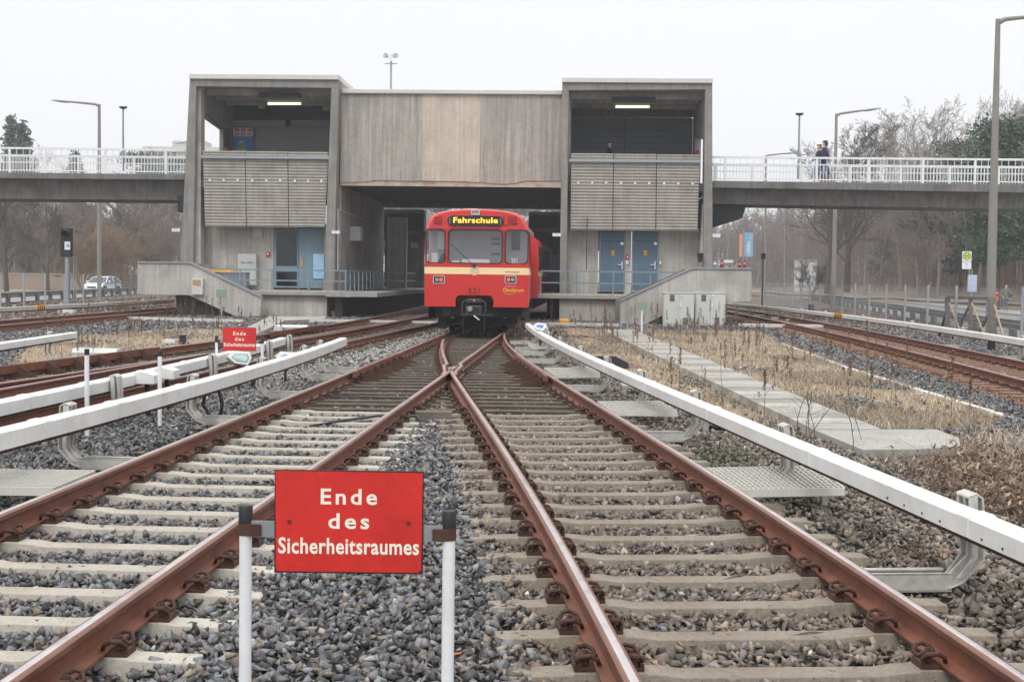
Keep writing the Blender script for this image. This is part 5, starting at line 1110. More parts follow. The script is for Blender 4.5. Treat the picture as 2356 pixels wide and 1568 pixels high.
# ------------------------------------------------------------------ footbridges
def bridge(label, pxs, ytop, ybot, yrail, v, wid, post_px, beam_h, group='footbridge decks'):
    # pxs: (x0, x1); ytop/ybot/yrail: ((y at x0), (y at x1)) of slab edge top, slab edge bottom, hand rail
    t = thing('footbridge', label, 'bridge', (0, BY, 0), BA, group); x0, x1 = pxs
    A, B = bl(x0, ytop[0], v), bl(x1, ytop[1], v); C, D = bl(x0, ybot[0], v), bl(x1, ybot[1], v); E_, F_ = bl(x0, yrail[0], v), bl(x1, yrail[1], v); e = .28
    part('deck', MB().hexa([(C[0], v, C[1]), (D[0], v, D[1]), (D[0], v + wid, D[1]), (C[0], v + wid, C[1])], [(A[0], v, A[1]), (B[0], v, B[1]), (B[0], v + wid, B[1]), (A[0], v + wid, A[1])]), MT['conc_dark'], t, bevel=.02)
    part('girder', MB().hexa([(C[0], v + .7, C[1] - beam_h), (D[0], v + .7, D[1] - beam_h), (D[0], v + wid - .7, D[1] - beam_h), (C[0], v + wid - .7, C[1] - beam_h)], [(C[0], v + .55, C[1] + .001), (D[0], v + .55, D[1] + .001), (D[0], v + wid - .55, D[1] + .001), (C[0], v + wid - .55, C[1] + .001)]), MT['conc_dark'], t)
    for vi, vr in enumerate((v + .1, v + wid - .1)):
        r_ = part('railing_rail', MB().bar((E_[0], vr, E_[1]), (F_[0], vr, F_[1]), .07, .09), MT['white_paint'], t)
        H0, H1 = E_[1] - A[1], F_[1] - B[1]
        for fr in (.72, .1): part('rail_bar', MB().bar((E_[0], vr, A[1] + H0 * fr), (F_[0], vr, B[1] + H1 * fr), .04, .05), MT['white_paint'], r_)
        L_ = F_[0] - E_[0]; n = int(L_ / .145); mb = MB()
        for i in range(n):
            k = (i + .5) / n; u = E_[0] + L_ * k; zb_ = A[1] + (B[1] - A[1]) * k; mb.box(u - .011, u + .011, vr - .011, vr + .011, zb_ + (H0 + (H1 - H0) * k) * .1, zb_ + (H0 + (H1 - H0) * k) * (.97 if vi else (.97 if i % 2 == 0 else .72)))
        part('balusters', mb, MT['white_paint'], r_)['kind'] = 'stuff'
        for px_ in post_px:
            u = bl(px_, 380, v)[0]; k = (u - E_[0]) / L_; zb_ = A[1] + (B[1] - A[1]) * k; part('post', MB().box(u - .05, u + .05, vr - .03, vr + .03, zb_ - .02, zb_ + H0 + (H1 - H0) * k - .02), MT['white_paint'], r_)
    return t, A, B, C, D
VBr = .9
bL, *_ = bridge('left footbridge deck with a white railing, passing behind the tall lamp post', (-420, 424), (392, 401), (407.5, 414), (335, 345), VBr, 4.2, (-370, -235, -100, 20, 103, 240, 380), .86)
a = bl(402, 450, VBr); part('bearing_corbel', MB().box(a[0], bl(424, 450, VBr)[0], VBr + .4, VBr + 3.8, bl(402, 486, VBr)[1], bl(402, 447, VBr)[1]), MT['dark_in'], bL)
bR, A_, B_, C_, D_ = bridge('right footbridge deck with a white railing and two people walking on it', (1639, 2900), (415.5, 431), (432, 452), (361, 371.5), VBr, 4.2, (1668, 1758, 1880, 2000, 2125, 2245, 2365, 2500, 2640, 2780), .66)
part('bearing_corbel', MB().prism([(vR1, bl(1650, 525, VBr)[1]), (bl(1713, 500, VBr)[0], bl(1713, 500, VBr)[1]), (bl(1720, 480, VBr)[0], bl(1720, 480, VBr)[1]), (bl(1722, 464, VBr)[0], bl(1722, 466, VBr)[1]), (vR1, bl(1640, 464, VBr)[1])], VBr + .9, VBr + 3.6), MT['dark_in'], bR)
# ------------------------------------------------------------------ the red train
TY, TA = 36.8, -.016
TX = (1094.5 - 1178) / FOC * TY
TM = Matrix.Translation((TX, TY, 0)) @ Matrix.Rotation(TA, 4, 'Z'); TI = TM.inverted()
def tl(px_, py_, v=0.0):
    o = TI @ Vector((0, 0, EYE)); d = TI.to_3x3() @ ray(px_, py_); p = o + d * ((v - o.y) / d.y); return p.x, p.z
def z6(x, y): return tl((1650 + x / 2.85) * .5752, (800 + y / 2.85) * .5752)
tr = thing('metro_train', 'red metro train with a cream stripe standing under the concrete beam', 'train', (TX, TY, 0), TA)
HW = 1.425; ZB = z6(700, 1217)[1]; ZT = z6(700, 97)[1]
def outline(s=1.0, bot=None):
    b = ZB if bot is None else bot
    P = [(-HW * s, b)]
    for a_, z in ((-HW, 2.05), (-HW * .985, ZT - .62), (-HW * .965, ZT - .42), (-HW * .90, ZT - .24), (-HW * .78, ZT - .12), (-HW * .55, ZT - .045), (-HW * .25, ZT - .008), (0, ZT)): P.append((a_ * s, z if z < 2.1 else ZT - (ZT - z) * s - (1 - s) * .6))
    return P + [(-a, z) for a, z in P[::-1][1:]]
FR = .02   # plan depth of the rounded front corners
wl0, wl1 = z6(135, 715), z6(375, 330); wc0, wc1 = z6(405, 720), z6(1028, 335); wr0, wr1 = z6(1050, 722), z6(1297, 340)
zw0, zw1 = (wl0[1] + wc0[1] + wr0[1]) / 3, (wl1[1] + wc1[1] + wr1[1]) / 3
# body shell behind the cab
ob = outline(); n = len(ob)
part('body', MB().prism(ob, 1.3, 17.6), MT['red_train'], tr, smooth=True)
# lower front panel with the coupler notch (rounded plan corners by lofting)
def loft_front(poly, name, mat, v0=0.0, th=.16, parent=None):
    cx = 0; mb = MB()
    f = lambda a: .10 * max(0, (abs(a) - (HW - .26)) / .26) ** 2
    V = [(a, v0 + f(a), z) for a, z in poly] + [(a, v0 + th + .1, z) for a, z in poly]; k = len(poly)
    mb.add(V, [tuple(range(k)), tuple(range(2 * k - 1, k - 1, -1))] + [(i, i + k, (i + 1) % k + k, (i + 1) % k) for i in range(k)]); return part(name, mb, MT[mat] if isinstance(mat, str) else mat, parent or tr)
nx0, nz = z6(490, 1082); nx1 = z6(920, 1082)[0]; S0, S1 = z6(700, 845)[1], z6(700, 768)[1]
def cols(z0, z1, mat, name, xs=None):
    xs = xs or [-HW, -HW + .06, -HW + .14, -HW + .26, HW - .26, HW - .14, HW - .06, HW]
    mb = MB(); f = lambda a: .10 * max(0, (abs(a) - (HW - .26)) / .26) ** 2
    for a, b in zip(xs[:-1], xs[1:]): mb.hexa([(a, f(a), z0), (b, f(b), z0), (b, .3, z0), (a, .3, z0)], [(a, f(a), z1), (b, f(b), z1), (b, .3, z1), (a, .3, z1)])
    mb.smooth = False; return part(name, mb, MT[mat], tr)
sk = MB(); f = lambda a: .10 * max(0, (abs(a) - (HW - .26)) / .26) ** 2
xs = [-HW, -HW + .06, -HW + .14, -HW + .26, nx0, nx0 + .03, nx0 + .09]; xs2 = [nx1 - .09, nx1 - .03, nx1, HW - .26, HW - .14, HW - .06, HW]
for XS in (xs, xs2):
    for a, b in zip(XS[:-1], XS[1:]):
        za = ZB if (a <= nx0 - .001 or a >= nx1 - .001) else (nz - .10 if abs(a - nx0) < .02 or abs(a - nx1) < .02 else nz - .03)
        inn = (a >= nx0 - .001 and b <= nx1 + .001)
        ca = nz - (.12 if abs(a - nx0) < .001 else .04 if abs(a - nx0 - .03) < .001 else 0) if inn and a < 0 else (nz - (.0 if abs(a - nx1 + .09) < .001 else .04) if inn else ZB)
        cb = nz - (.04 if abs(b - nx0 - .03) < .001 else 0) if inn and a < 0 else (nz - (.04 if abs(b - nx1 + .03) < .001 else .12) if inn else ZB)
        sk.hexa([(a, f(a), ca), (b, f(b), cb), (b, .3, cb), (a, .3, ca)], [(a, f(a), S0), (b, f(b), S0), (b, .3, S0), (a, .3, S0)])
sk.hexa([(nx0 + .09, 0, nz), (nx1 - .09, 0, nz), (nx1 - .09, .3, nz), (nx0 + .09, .3, nz)], [(nx0 + .09, 0, S0), (nx1 - .09, 0, S0), (nx1 - .09, .3, S0), (nx0 + .09, .3, S0)])
part('front_apron', sk, MT['red_train'], tr)
cols(S0, S1, 'cream', 'cream_stripe'); cols(S1, zw0, 'red_train', 'front_panel')
# window band: pillars, header
for a, b in ((wl1[0] + .01, wc0[0] - .01), (wc1[0] + .01, wr0[0] - .01)):
    part('window_pillar', MB().box(a, b, 0, .22, zw0, zw1), MT['red_train'], tr, bevel=.015)
for s_ in (-1, 1): part('corner_post', MB().hexa([(s_ * HW - .03 * (s_ > 0), .09, zw0), (s_ * HW + .03 * (s_ < 0), .09, zw0), (s_ * HW + .03 * (s_ < 0), .3, zw0), (s_ * HW - .03 * (s_ > 0), .3, zw0)], [(s_ * HW * .99 - .03 * (s_ > 0), .12, zw1), (s_ * HW * .99 + .03 * (s_ < 0), .12, zw1), (s_ * HW * .99 + .03 * (s_ < 0), .3, zw1), (s_ * HW * .99 - .03 * (s_ > 0), .3, zw1)]), MT['red_train'], tr)
# header: lofted slice leaning slightly back toward the roof
hp = [(a, max(z, zw1)) for a, z in ob if z > zw1 - .7]; hp = [(a, z) for a, z in hp]
hp = [(-HW * .995, zw1)] + [p for p in ob if p[1] > zw1 + .02] + [(HW * .995, zw1)]
k = len(hp); lean = lambda a, z: .10 * max(0, (abs(a) - (HW - .26)) / .26) ** 2 + .10 * ((z - zw1) / (ZT - zw1)) ** 2
inner = [(a * .93, zw1 + (z - zw1) * .93) for a, z in hp]
mb = MB(); V = [(a, lean(a, z), z) for a, z in inner] + [(a, lean(a, z) + .10, z) for a, z in hp] + [(a, 1.35, z) for a, z in hp]
F = [tuple(range(k))] + [(i, i + k, (i + 1) % k + k, (i + 1) % k) for i in range(k)] + [(i + k, i + 2 * k, (i + 1) % k + 2 * k, (i + 1) % k + k) for i in range(k)]
mb.add(V, F); part('roof_header', mb, MT['red_train'], tr, smooth=True)
part('roof', MB().prism([(a * 1.0, z + .012) for a, z in ob if z > ZT - .2] , .6, 17.5), MT['train_roof'], tr, smooth=True)
# cab sides with window, cab interior
for s_ in (-1, 1):
    a = s_ * HW; part('cab_side', MB().box(min(a, a - s_ * .05), max(a, a - s_ * .05), .28, 1.3, ZB, zw0), MT['red_train'], tr)
    part('cab_side_window', MB().box(min(a - s_ * .01, a - s_ * .03), max(a - s_ * .01, a - s_ * .03), .28, 1.3, zw0, zw1), MT['glass_cab'], tr)
part('cab_floor', MB().box(-HW + .05, HW - .05, .1, 1.3, zw0 - .25, zw0 - .2), MT['cab'], tr)
bk = part('cab_back_wall', MB().box(-HW + .05, HW - .05, .95, 1.28, zw0 - .2, zw1 + .1), MT['cab'], tr)
part('desk', MB().box(-HW + .1, HW - .1, .26, .6, zw0 - .2, zw0 - .04), MT['cab'], tr, bevel=.02)
def cabbox(x0, y0, x1, y1, v, m, name, d=.03):
    a, b = z6(x0, y1), z6(x1, y0); return part(name, MB().box(a[0], b[0], v, v + d, a[1], b[1]), MT[m], tr)
cabbox(550, 672, 870, 712, .45, 'white_paint', 'desk_hood', .1); cabbox(435, 686, 525, 712, .3, 'white_sign', 'paper'); cabbox(205, 600, 275, 705, .35, 'white_sign', 'paper')
a, b = z6(318, 705), z6(335, 600); part('driver_jacket', MB().hexa([(a[0] - .1, .5, a[1]), (a[0] + .12, .5, a[1]), (a[0] + .12, .65, a[1]), (a[0] - .1, .65, a[1])], [(b[0] - .04, .52, b[1]), (b[0] + .05, .52, b[1]), (b[0] + .05, .62, b[1]), (b[0] - .04, .62, b[1])]), MT['cab_dark'], tr, bevel=.02)
cabbox(1120, 350, 1220, 560, .9, 'cab_dark', 'cab_locker'); cabbox(255, 350, 370, 550, .9, 'white_sign', 'notice')
for yy in (420, 475, 595): cabbox(885, yy, 985, yy + 26, .92, 'slat', 'switch_panel')
lb = cabbox(1118, 665, 1200, 716, .28, 'white_sign', 'number_card'); c_ = z6(1159, 708)
lettering('1123', .085, MT['black'], lb, TR(c_[0], .277, c_[1]), bold=.03)
# windows: gasket ring and glass
def rr_poly(x0, x1, z0, z1, r, k=4):
    P = []
    for cx, cz, a0 in ((x1 - r, z0 + r, -90), (x1 - r, z1 - r, 0), (x0 + r, z1 - r, 90), (x0 + r, z0 + r, 180)):
        for i in range(k + 1): a_ = R(a0 + 90 * i / k); P.append((cx + r * math.cos(a_), cz + r * math.sin(a_)))
    return P
def ring(x0, x1, z0, z1, w_, v, d, r, mat, name, parent, curve=True):
    f = (lambda a: .10 * max(0, (abs(a) - (HW - .26)) / .26) ** 2) if curve else (lambda a: 0)
    O = rr_poly(x0, x1, z0, z1, r); I = rr_poly(x0 + w_, x1 - w_, z0 + w_, z1 - w_, max(r - w_ * .6, .01)); k = len(O)
    V = [(a, v + f(a), z) for a, z in O] + [(a, v + f(a), z) for a, z in I] + [(a, v + d + f(a), z) for a, z in O] + [(a, v + d + f(a), z) for a, z in I]
    F = []
    for i in range(k):
        j = (i + 1) % k; F += [(i, j, k + j, k + i), (2 * k + i, 3 * k + i, 3 * k + j, 2 * k + j), (i, 2 * k + i, 2 * k + j, j), (k + i, k + j, 3 * k + j, 3 * k + i)]
    return part(name, MB().add(V, F), MT[mat], parent)
fc = lambda a: .10 * max(0, (abs(a) - (HW - .26)) / .26) ** 2
for x0, x1, z0, z1 in ((-HW + .02, wl1[0], zw0 - .01, zw1 + .01), (wc0[0], wc1[0], zw0 - .01, zw1 + .01), (wr0[0], HW - .02, zw0 - .01, zw1 + .01)):
    fr_w = ring(x0, x1, z0, z1, .028, -.006, .05, .12, 'rubber', 'windscreen_frame', tr)
    # filler corners in red behind the rounded gasket, and the pane
    xs_ = np.linspace(x0 + .015, x1 - .015, 9); mb = MB()
    V = []; 
    for a in xs_: V += [(a, .02 + fc(a), z0 + .02), (a, .02 + fc(a), z1 - .02)]
    mb.add(V, [(2 * i, 2 * i + 2, 2 * i + 3, 2 * i + 1) for i in range(8)]); part('pane', mb, MT['glass_cab'], fr_w)
    for cx, cz, sx, sz in ((x0, z0, 1, 1), (x1, z0, -1, 1), (x0, z1, 1, -1), (x1, z1, -1, -1)):
        P = [(cx, cz)] + [(cx + sx * (.12 - .12 * math.sin(t_)), cz + sz * (.12 - .12 * math.cos(t_))) for t_ in np.linspace(0, math.pi / 2, 5)]
        V = [(a, .0 + fc(a), z) for a, z in P] + [(a, .06 + fc(a), z) for a, z in P]; k = len(P)
        part('corner_filler', MB().add(V, [tuple(range(k)), tuple(range(2 * k - 1, k - 1, -1))] + [(i, i + k, (i + 1) % k + k, (i + 1) % k) for i in range(k)]), MT['red_train'], fr_w)
# destination display
a, b = z6(402, 283), z6(1030, 190); hl = lambda z: .10 * ((z - zw1) / (ZT - zw1)) ** 2 * .8
vd = -.02
dp = part('destination_display', MB().prism(rr_poly(a[0], b[0], a[1], b[1], .11), vd, .12), MT['cab_dark'], tr, bevel=.004)
ring(a[0] - .012, b[0] + .012, a[1] - .012, b[1] + .012, .02, vd - .01, .05, .12, 'rubber', 'display_frame', dp, False)
t_ = lettering('Fahrschule', .145, MT['led'], dp, Matrix.Identity(4), bold=.03, spacing=1.05, name='lettering')
xs_ = [v.co.x for v in t_.data.vertices]; l0, l1 = z6(465, 262)[0], z6(972, 262)[0]; k = (l1 - l0) / (max(xs_) - min(xs_)); t_.data.transform(TR(l0 - min(xs_) * k, vd - .006, z6(700, 260)[1]) @ Matrix.Diagonal((k, 1, 1, 1)))
for x in (425, 1003): q = z6(x, 240); part('display_bar', MB().box(q[0] - .008, q[0] + .008, vd - .008, vd - .001, a[1] + .03, b[1] - .03), MT['lens'], dp)
a, b = z6(665, 170), z6(768, 115); ring(a[0], b[0], a[1], b[1], .022, .0, .12, .03, 'chrome', 'top_lamp', tr, False); part('top_lamp_glass', MB().box(a[0] + .02, b[0] - .02, .03, .12, a[1] + .02, b[1] - .02), MT['lens'], tr)
for x0, x1 in ((248, 333), (1100, 1188)):
    a, b = z6(x0, 272), z6(x1, 190); v_ = part('vent_grille', MB().box(a[0], b[0], .0, .12, a[1], b[1]), M('vent_dark_red', srgb(110, 22, 28), .6), tr)
    for i in range(5): part('vent_bar', MB().box(a[0] + .01, b[0] - .01, -.008, -.001, a[1] + .02 + i * .043, a[1] + .04 + i * .043), MT['red_train'], v_)
a, b = z6(1042, 285), z6(1085, 155); part('access_flap', MB().box(a[0], b[0], .0, .1, a[1], b[1] + .0), MT['red_train'], tr, bevel=.006)
# headlamps
for x0, x1, red_first in ((232, 368, False), (1050, 1185, True)):
    a, b = z6(x0, 952), z6(x1, 862); hl_ = ring(a[0], b[0], a[1], b[1], .022, -.02, .05, .04, 'chrome', 'headlight', tr, False)
    part('housing', MB().prism(rr_poly(a[0] + .015, b[0] - .015, a[1] + .015, b[1] - .015, .03), -.004, .02), MT['dark_steel'], hl_)
    cx = (a[0] + b[0]) / 2; cz = (a[1] + b[1]) / 2
    for s_ in (-1, 1):
        red = (s_ < 0) == red_first; part('red_lamp' if red else 'white_lamp', MB().tube([(cx + s_ * .058, -.006, cz), (cx + s_ * .058, -.016, cz)], [.052, .046], 16), MT['red_lamp' if red else 'lens'], hl_, smooth=True)
# writing
q = z6(705, 1062); lettering('521', .155, M('train_number_dark', srgb(92, 24, 34), .5), tr, TR(q[0], -.006, q[1]), spacing=1.1, bold=.012, ext=.001)
q = z6(1135, 826); lettering('www.vag.de', .052, MT['cab_dark'], tr, TR(q[0], -.006, q[1]), ext=.001, spacing=1.08)
q = z6(1148, 1045); o_ = lettering('ÖkoStrom', .095, MT['yellow'], tr, TR(q[0], -.006, q[1]), bold=.035, ext=.001, sx=.98)
q = z6(1115, 985); lettering('Wir fahren für Sie mit', .022, MT['white_sign'], tr, TR(q[0], -.006, q[1]), ext=.001)
pts = [z6(1042, 1040), z6(1050, 1056), z6(1085, 1068), z6(1130, 1066), z6(1192, 1052), z6(1130, 1076), z6(1080, 1077), z6(1050, 1066)]
part('swoosh', MB().prism(pts, -.007, -.005), M('logo_green', srgb(130, 170, 60), .5), tr)
q = z6(706, 805); part('roundel', MB().tube([(q[0], -.004, q[1]), (q[0], -.008, q[1])], .125, 24), M('pale_roundel', srgb(214, 196, 160), .5), tr)
# wiper
p0, p1 = z6(700, 745), z6(436, 500); wp_ = part('wiper', MB().tube([(p0[0], -.03, p0[1]), ((p0[0] + p1[0]) / 2, -.05, (p0[1] + p1[1]) / 2), (p1[0], -.03, p1[1])], .009, 6), MT['black'], tr)
part('wiper_pivot', MB().box(p0[0] - .04, p0[0] + .05, -.05, .0, p0[1] - .05, p0[1] + .05), MT['dark_steel'], wp_, bevel=.008)
# side windows and doors of the first car (right side is seen at a glancing angle) and second car
for v0 in (1.7, 4.6, 7.5, 10.4, 13.3):
    for s_ in (-1, 1): part('side_window', MB().box(s_ * HW - .012 if s_ > 0 else s_ * HW - .006, s_ * HW + .006 if s_ > 0 else s_ * HW + .012, v0, v0 + 2.0, zw0, zw1), MT['dark_glass'], tr)
for s_ in (-1, 1): part('side_stripe', MB().box(s_ * HW - .004, s_ * HW + .004, .3, 17.5, S0, S1), MT['cream'], tr)
m2 = TR(.22, 18.3, 0) @ Matrix.Rotation(-.02, 4, 'Z')
c2 = thing('train_car', 'second red metro car coupled behind the leading one', 'train car', TM @ Vector((.30, 18.2, 0)), TA - .045)
part('body', MB().prism(outline(), 0, 18), MT['red_train'], c2, smooth=True)
for v0 in np.arange(.8, 16, 2.6):
    for s_ in (-1, 1): part('side_window', MB().box(s_ * HW - .008, s_ * HW + .008, v0, v0 + 2.1, zw0 - .1, zw1), MT['dark_glass'], c2)
for s_ in (-1, 1): part('side_stripe', MB().box(s_ * HW - .004, s_ * HW + .004, .1, 17.9, S0, S1), MT['cream'], c2)
part('underframe', MB().box(-1.2, 1.2, .2, 17.8, .25, ZB), MT['under'], c2)
# coupler
q0, q1 = z6(615, 1170), z6(795, 1122)
cp = part('coupler_hood', MB().box(q0[0], q1[0], -.25, .1, q0[1] - .02, q1[1]), MT['dark_steel'], tr, bevel=.03)
part('hazard_sign', MB().prism([(z6(692, 1150)[0], z6(692, 1150)[1]), (z6(718, 1150)[0], z6(718, 1150)[1]), (z6(705, 1127)[0], z6(705, 1127)[1])], -.256, -.252), MT['yellow'], cp)
q0, q1 = z6(608, 1308), z6(798, 1200); part('coupler_face', MB().box(q0[0], q1[0], -.4, -.1, q0[1], q1[1]), MT['dark_steel'], tr, bevel=.03)
a, b = z6(628, 1290), z6(690, 1215); part('coupler_pocket', MB().box(a[0] + .03, b[0] + .18, -.405, -.401, a[1], b[1]), MT['black'], tr); a, b = z6(632, 1240), z6(692, 1220); part('coupler_cone', MB().tube([((a[0] + b[0]) / 2, -.40, a[1]), ((a[0] + b[0]) / 2, -.48, a[1])], [.08, .05], 12), MT['galv'], tr, smooth=True)
for x_ in (590, 815):
    q = z6(x_, 1180); s_ = -1 if x_ < 700 else 1
    part('air_hose', MB().tube([(q[0] - s_ * .06, -.15, q[1] + .1), (q[0] + s_ * .04, -.22, q[1] + .03), (q[0] + s_ * .05, -.22, q[1] - .2), (q[0] - s_ * .03, -.2, q[1] - .34)], .026, 8), MT['dark_steel'], tr, smooth=True)
    part('rail_guard', MB().tube([(q[0], -.1, q[1] - .35), (q[0] + s_ * .04, -.1, q[1] - .62), (q[0] - s_ * .02, -.12, q[1] - .8)], .022, 6), MT['under'], tr)
a, b = z6(705, 1310), z6(768, 1360); part('coupler_handle', MB().tube([(a[0], -.42, a[1]), (b[0], -.5, b[1])], .015, 8), MT['white_paint'], tr)
q = z6(560, 1300); part('step_bracket', MB().box(q[0], q[0] + .85, -.42, -.3, q[1] - .02, q[1] + .02), MT['dark_steel'], tr)
# underframe, bogie, wheels
part('underframe', MB().box(-1.15, 1.15, .35, 17.4, .42, ZB + .12), MT['under'], tr)
part('light_block_box', MB().box(-1.28, 1.28, 5.0, 12.8, .2, ZB + .02), MT['under'], tr)  # black box added to keep light from passing under the train
part('bogie_bolster', MB().box(-1.1, 1.1, 2.2, 3.2, .16, .7), MT['under'], tr)
part('motor', MB().box(-.6, .6, 1.75, 3.6, .14, .6), MT['under'], tr)
part('rail_sweeper', MB().box(-.95, .95, .75, .82, .17, .5), MT['under'], tr)
for vv in (1.6, 3.7, 13.8, 15.9):
    ax = part('wheelset', MB().tube([(-.9, vv, .43), (.9, vv, .43)], .08, 10), MT['under'], tr)
    for s_ in (-1, 1):
        part('wheel', MB().tube([(s_ * .69, vv, .43), (s_ * .71, vv, .43), (s_ * .715, vv, .43), (s_ * .82, vv, .43)], [.455, .455, .43, .425], 28), MT['under'], ax, smooth=True)
        part('axle_cap', MB().tube([(s_ * 1.02, vv, .43), (s_ * 1.1, vv, .43)], .1, 12), MT['dark_steel'], ax)
for s_ in (-1, 1):
    part('light_block_skirt', MB().box(s_ * 1.33 - .02, s_ * 1.33 + .02, .5, 17.2, .34, ZB + .01), MT['under'], tr)  # black side strips added to shut daylight out below the car body
    part('bogie_frame', MB().box(s_ * 1.0 - .09, s_ * 1.0 + .09, .9, 4.5, .36, .62), MT['under'], tr, bevel=.03)
    part('guard_bracket', MB().box(s_ * .95 - .12, s_ * .95 + .12, .5, .75, .1, .5), MT['under'], tr)
    q = z6(300 if s_ < 0 else 1205, 1380); part('shoe_gear', MB().box(q[0] - .05, q[0] + .05, .9, 1.3, .12, .5), MT['wood_new'], tr, bevel=.01)
    q = z6(380 if s_ < 0 else 1290, 1260); part('step', MB().box(q[0] - .12, q[0] + .1, .3, .5, ZB - .28, ZB), MT['dark_steel'], tr)
    q = z6(442 if s_ < 0 else 1048, 1328); part('brake_cylinder', MB().tube([(q[0], .45, q[1]), (q[0], .7, q[1])], .06, 12), MT['galv'], tr)
# ------------------------------------------------------------------ bare trees, pines, wood
def grow_tree(seed, H, lean=.0, spread=1.0, stems=1, trunk=.16, clear=.25, twig=.014, depth=4, kids=(9, 7, 6, 5), up=.25):
    r = random.Random(seed); S = []
    def branch(p, d, L, rad, lev):
        n = 5 if lev < 2 else 3; pts = [p]; rr_ = [rad]; dd = d
        for i in range(n):
            w_ = .16 if lev else .07
            dd = (dd + Vector((r.gauss(0, w_), r.gauss(0, w_), r.gauss(0, w_) + up * (.10 if lev else .05)))).normalized()
            pts.append(pts[-1] + dd * (L / n)); rr_.append(max(twig * .6, rad * (1 - .78 * (i + 1) / n)))
        for i in range(n): S.append((pts[i], pts[i + 1], rr_[i], rr_[i + 1]))
        if lev >= depth: return
        k = kids[lev]
        for j in range(k):
            t_ = (clear if lev == 0 else .15) + (1 - (clear if lev == 0 else .15)) * (j + r.random()) / k; t_ = min(t_, .999); i = int(t_ * n); f_ = t_ * n - i
            q = pts[i].lerp(pts[i + 1], f_); base = (pts[i + 1] - pts[i]).normalized(); az = r.uniform(0, 2 * math.pi); x = base.orthogonal().normalized(); y = base.cross(x)
            side = x * math.cos(az) + y * math.sin(az); an = r.uniform(.55, 1.0) * spread if lev < 2 else r.uniform(.4, .9)
            nd = (base * math.cos(an) + side * math.sin(an)).normalized()
            if nd.z < -.1: nd.z *= .2; nd.normalize()
            sc = (1.05 - .55 * t_) if lev == 0 else (1.0 - .5 * t_)
            branch(q, nd, L * (.62 if lev == 0 else .58) * sc * r.uniform(.75, 1.2), max(twig, rr_[i] * r.uniform(.36, .52)), lev + 1)
    for s in range(stems):
        a = r.uniform(0, 6.28); d = Vector((lean + (math.cos(a) * .35 if stems > 1 else r.gauss(0, .04)), math.sin(a) * .35 if stems > 1 else r.gauss(0, .04), 1)).normalized()
        branch(Vector((math.cos(a) * .12, math.sin(a) * .12, 0)) if stems > 1 else Vector((0, 0, 0)), d, H * (.78 if stems == 1 else .7) * r.uniform(.85, 1.1), trunk, 0)
    return S
def seg_mesh(name, S, mat, sides=3):
    P0 = np.array([tuple(s[0]) for s in S]); P1 = np.array([tuple(s[1]) for s in S]); R0 = np.array([s[2] for s in S]); R1 = np.array([s[3] for s in S])
    D = P1 - P0; D /= np.linalg.norm(D, axis=1)[:, None] + 1e-9; A = np.where(np.abs(D[:, 2:3]) < .9, np.array([[0, 0, 1.]]), np.array([[1., 0, 0]])); X = np.cross(D, A); X /= np.linalg.norm(X, axis=1)[:, None]; Y = np.cross(D, X)
    V = []
    for P, Rr in ((P0, R0), (P1, R1)):
        for k in range(sides):
            a = 2 * math.pi * k / sides; V.append(P + (X * math.cos(a) + Y * math.sin(a)) * Rr[:, None])
    V = np.stack(V, 1).reshape(-1, 3); b = np.arange(len(S))[:, None] * 2 * sides
    F = np.concatenate([b + np.array([k, (k + 1) % sides, sides + (k + 1) % sides, sides + k]) for k in range(sides)])
    return fast_mesh(name, V, F, mat, smooth=True)
def bare(seed, H, mat, name='tree', **k):
    S = grow_tree(seed, H, **k); big = [s for s in S if s[2] > .055]; fine = [s for s in S if s[2] <= .055]
    return seg_mesh('trunk', big or S[:5], mat, 7), seg_mesh('crown', fine, mat, 3), S
def leaf_cloud(pts, size, tones, mat, n_per=1, jit=.2, name='leaves', seed=1):
    r = np.random.default_rng(seed); P = np.repeat(np.array(pts), n_per, 0); P = P + r.normal(0, jit, P.shape); n = len(P)
    a = r.normal(size=(n, 3)); a /= np.linalg.norm(a, axis=1)[:, None]; b = np.cross(a, r.normal(size=(n, 3))); b /= np.linalg.norm(b, axis=1)[:, None]; s = size * r.uniform(.6, 1.4, (n, 1))
    V = np.stack([P - a * s, P + b * s * .4, P + a * s, P - b * s * .4], 1).reshape(-1, 3); F = np.arange(n)[:, None] * 4 + np.array([0, 1, 2, 3])
    t = np.array(tones)[r.integers(0, len(tones), n)] * r.uniform(.6, 1.3, (n, 1)); return fast_mesh(name, V, F, mat, np.repeat(t, 4, 0))
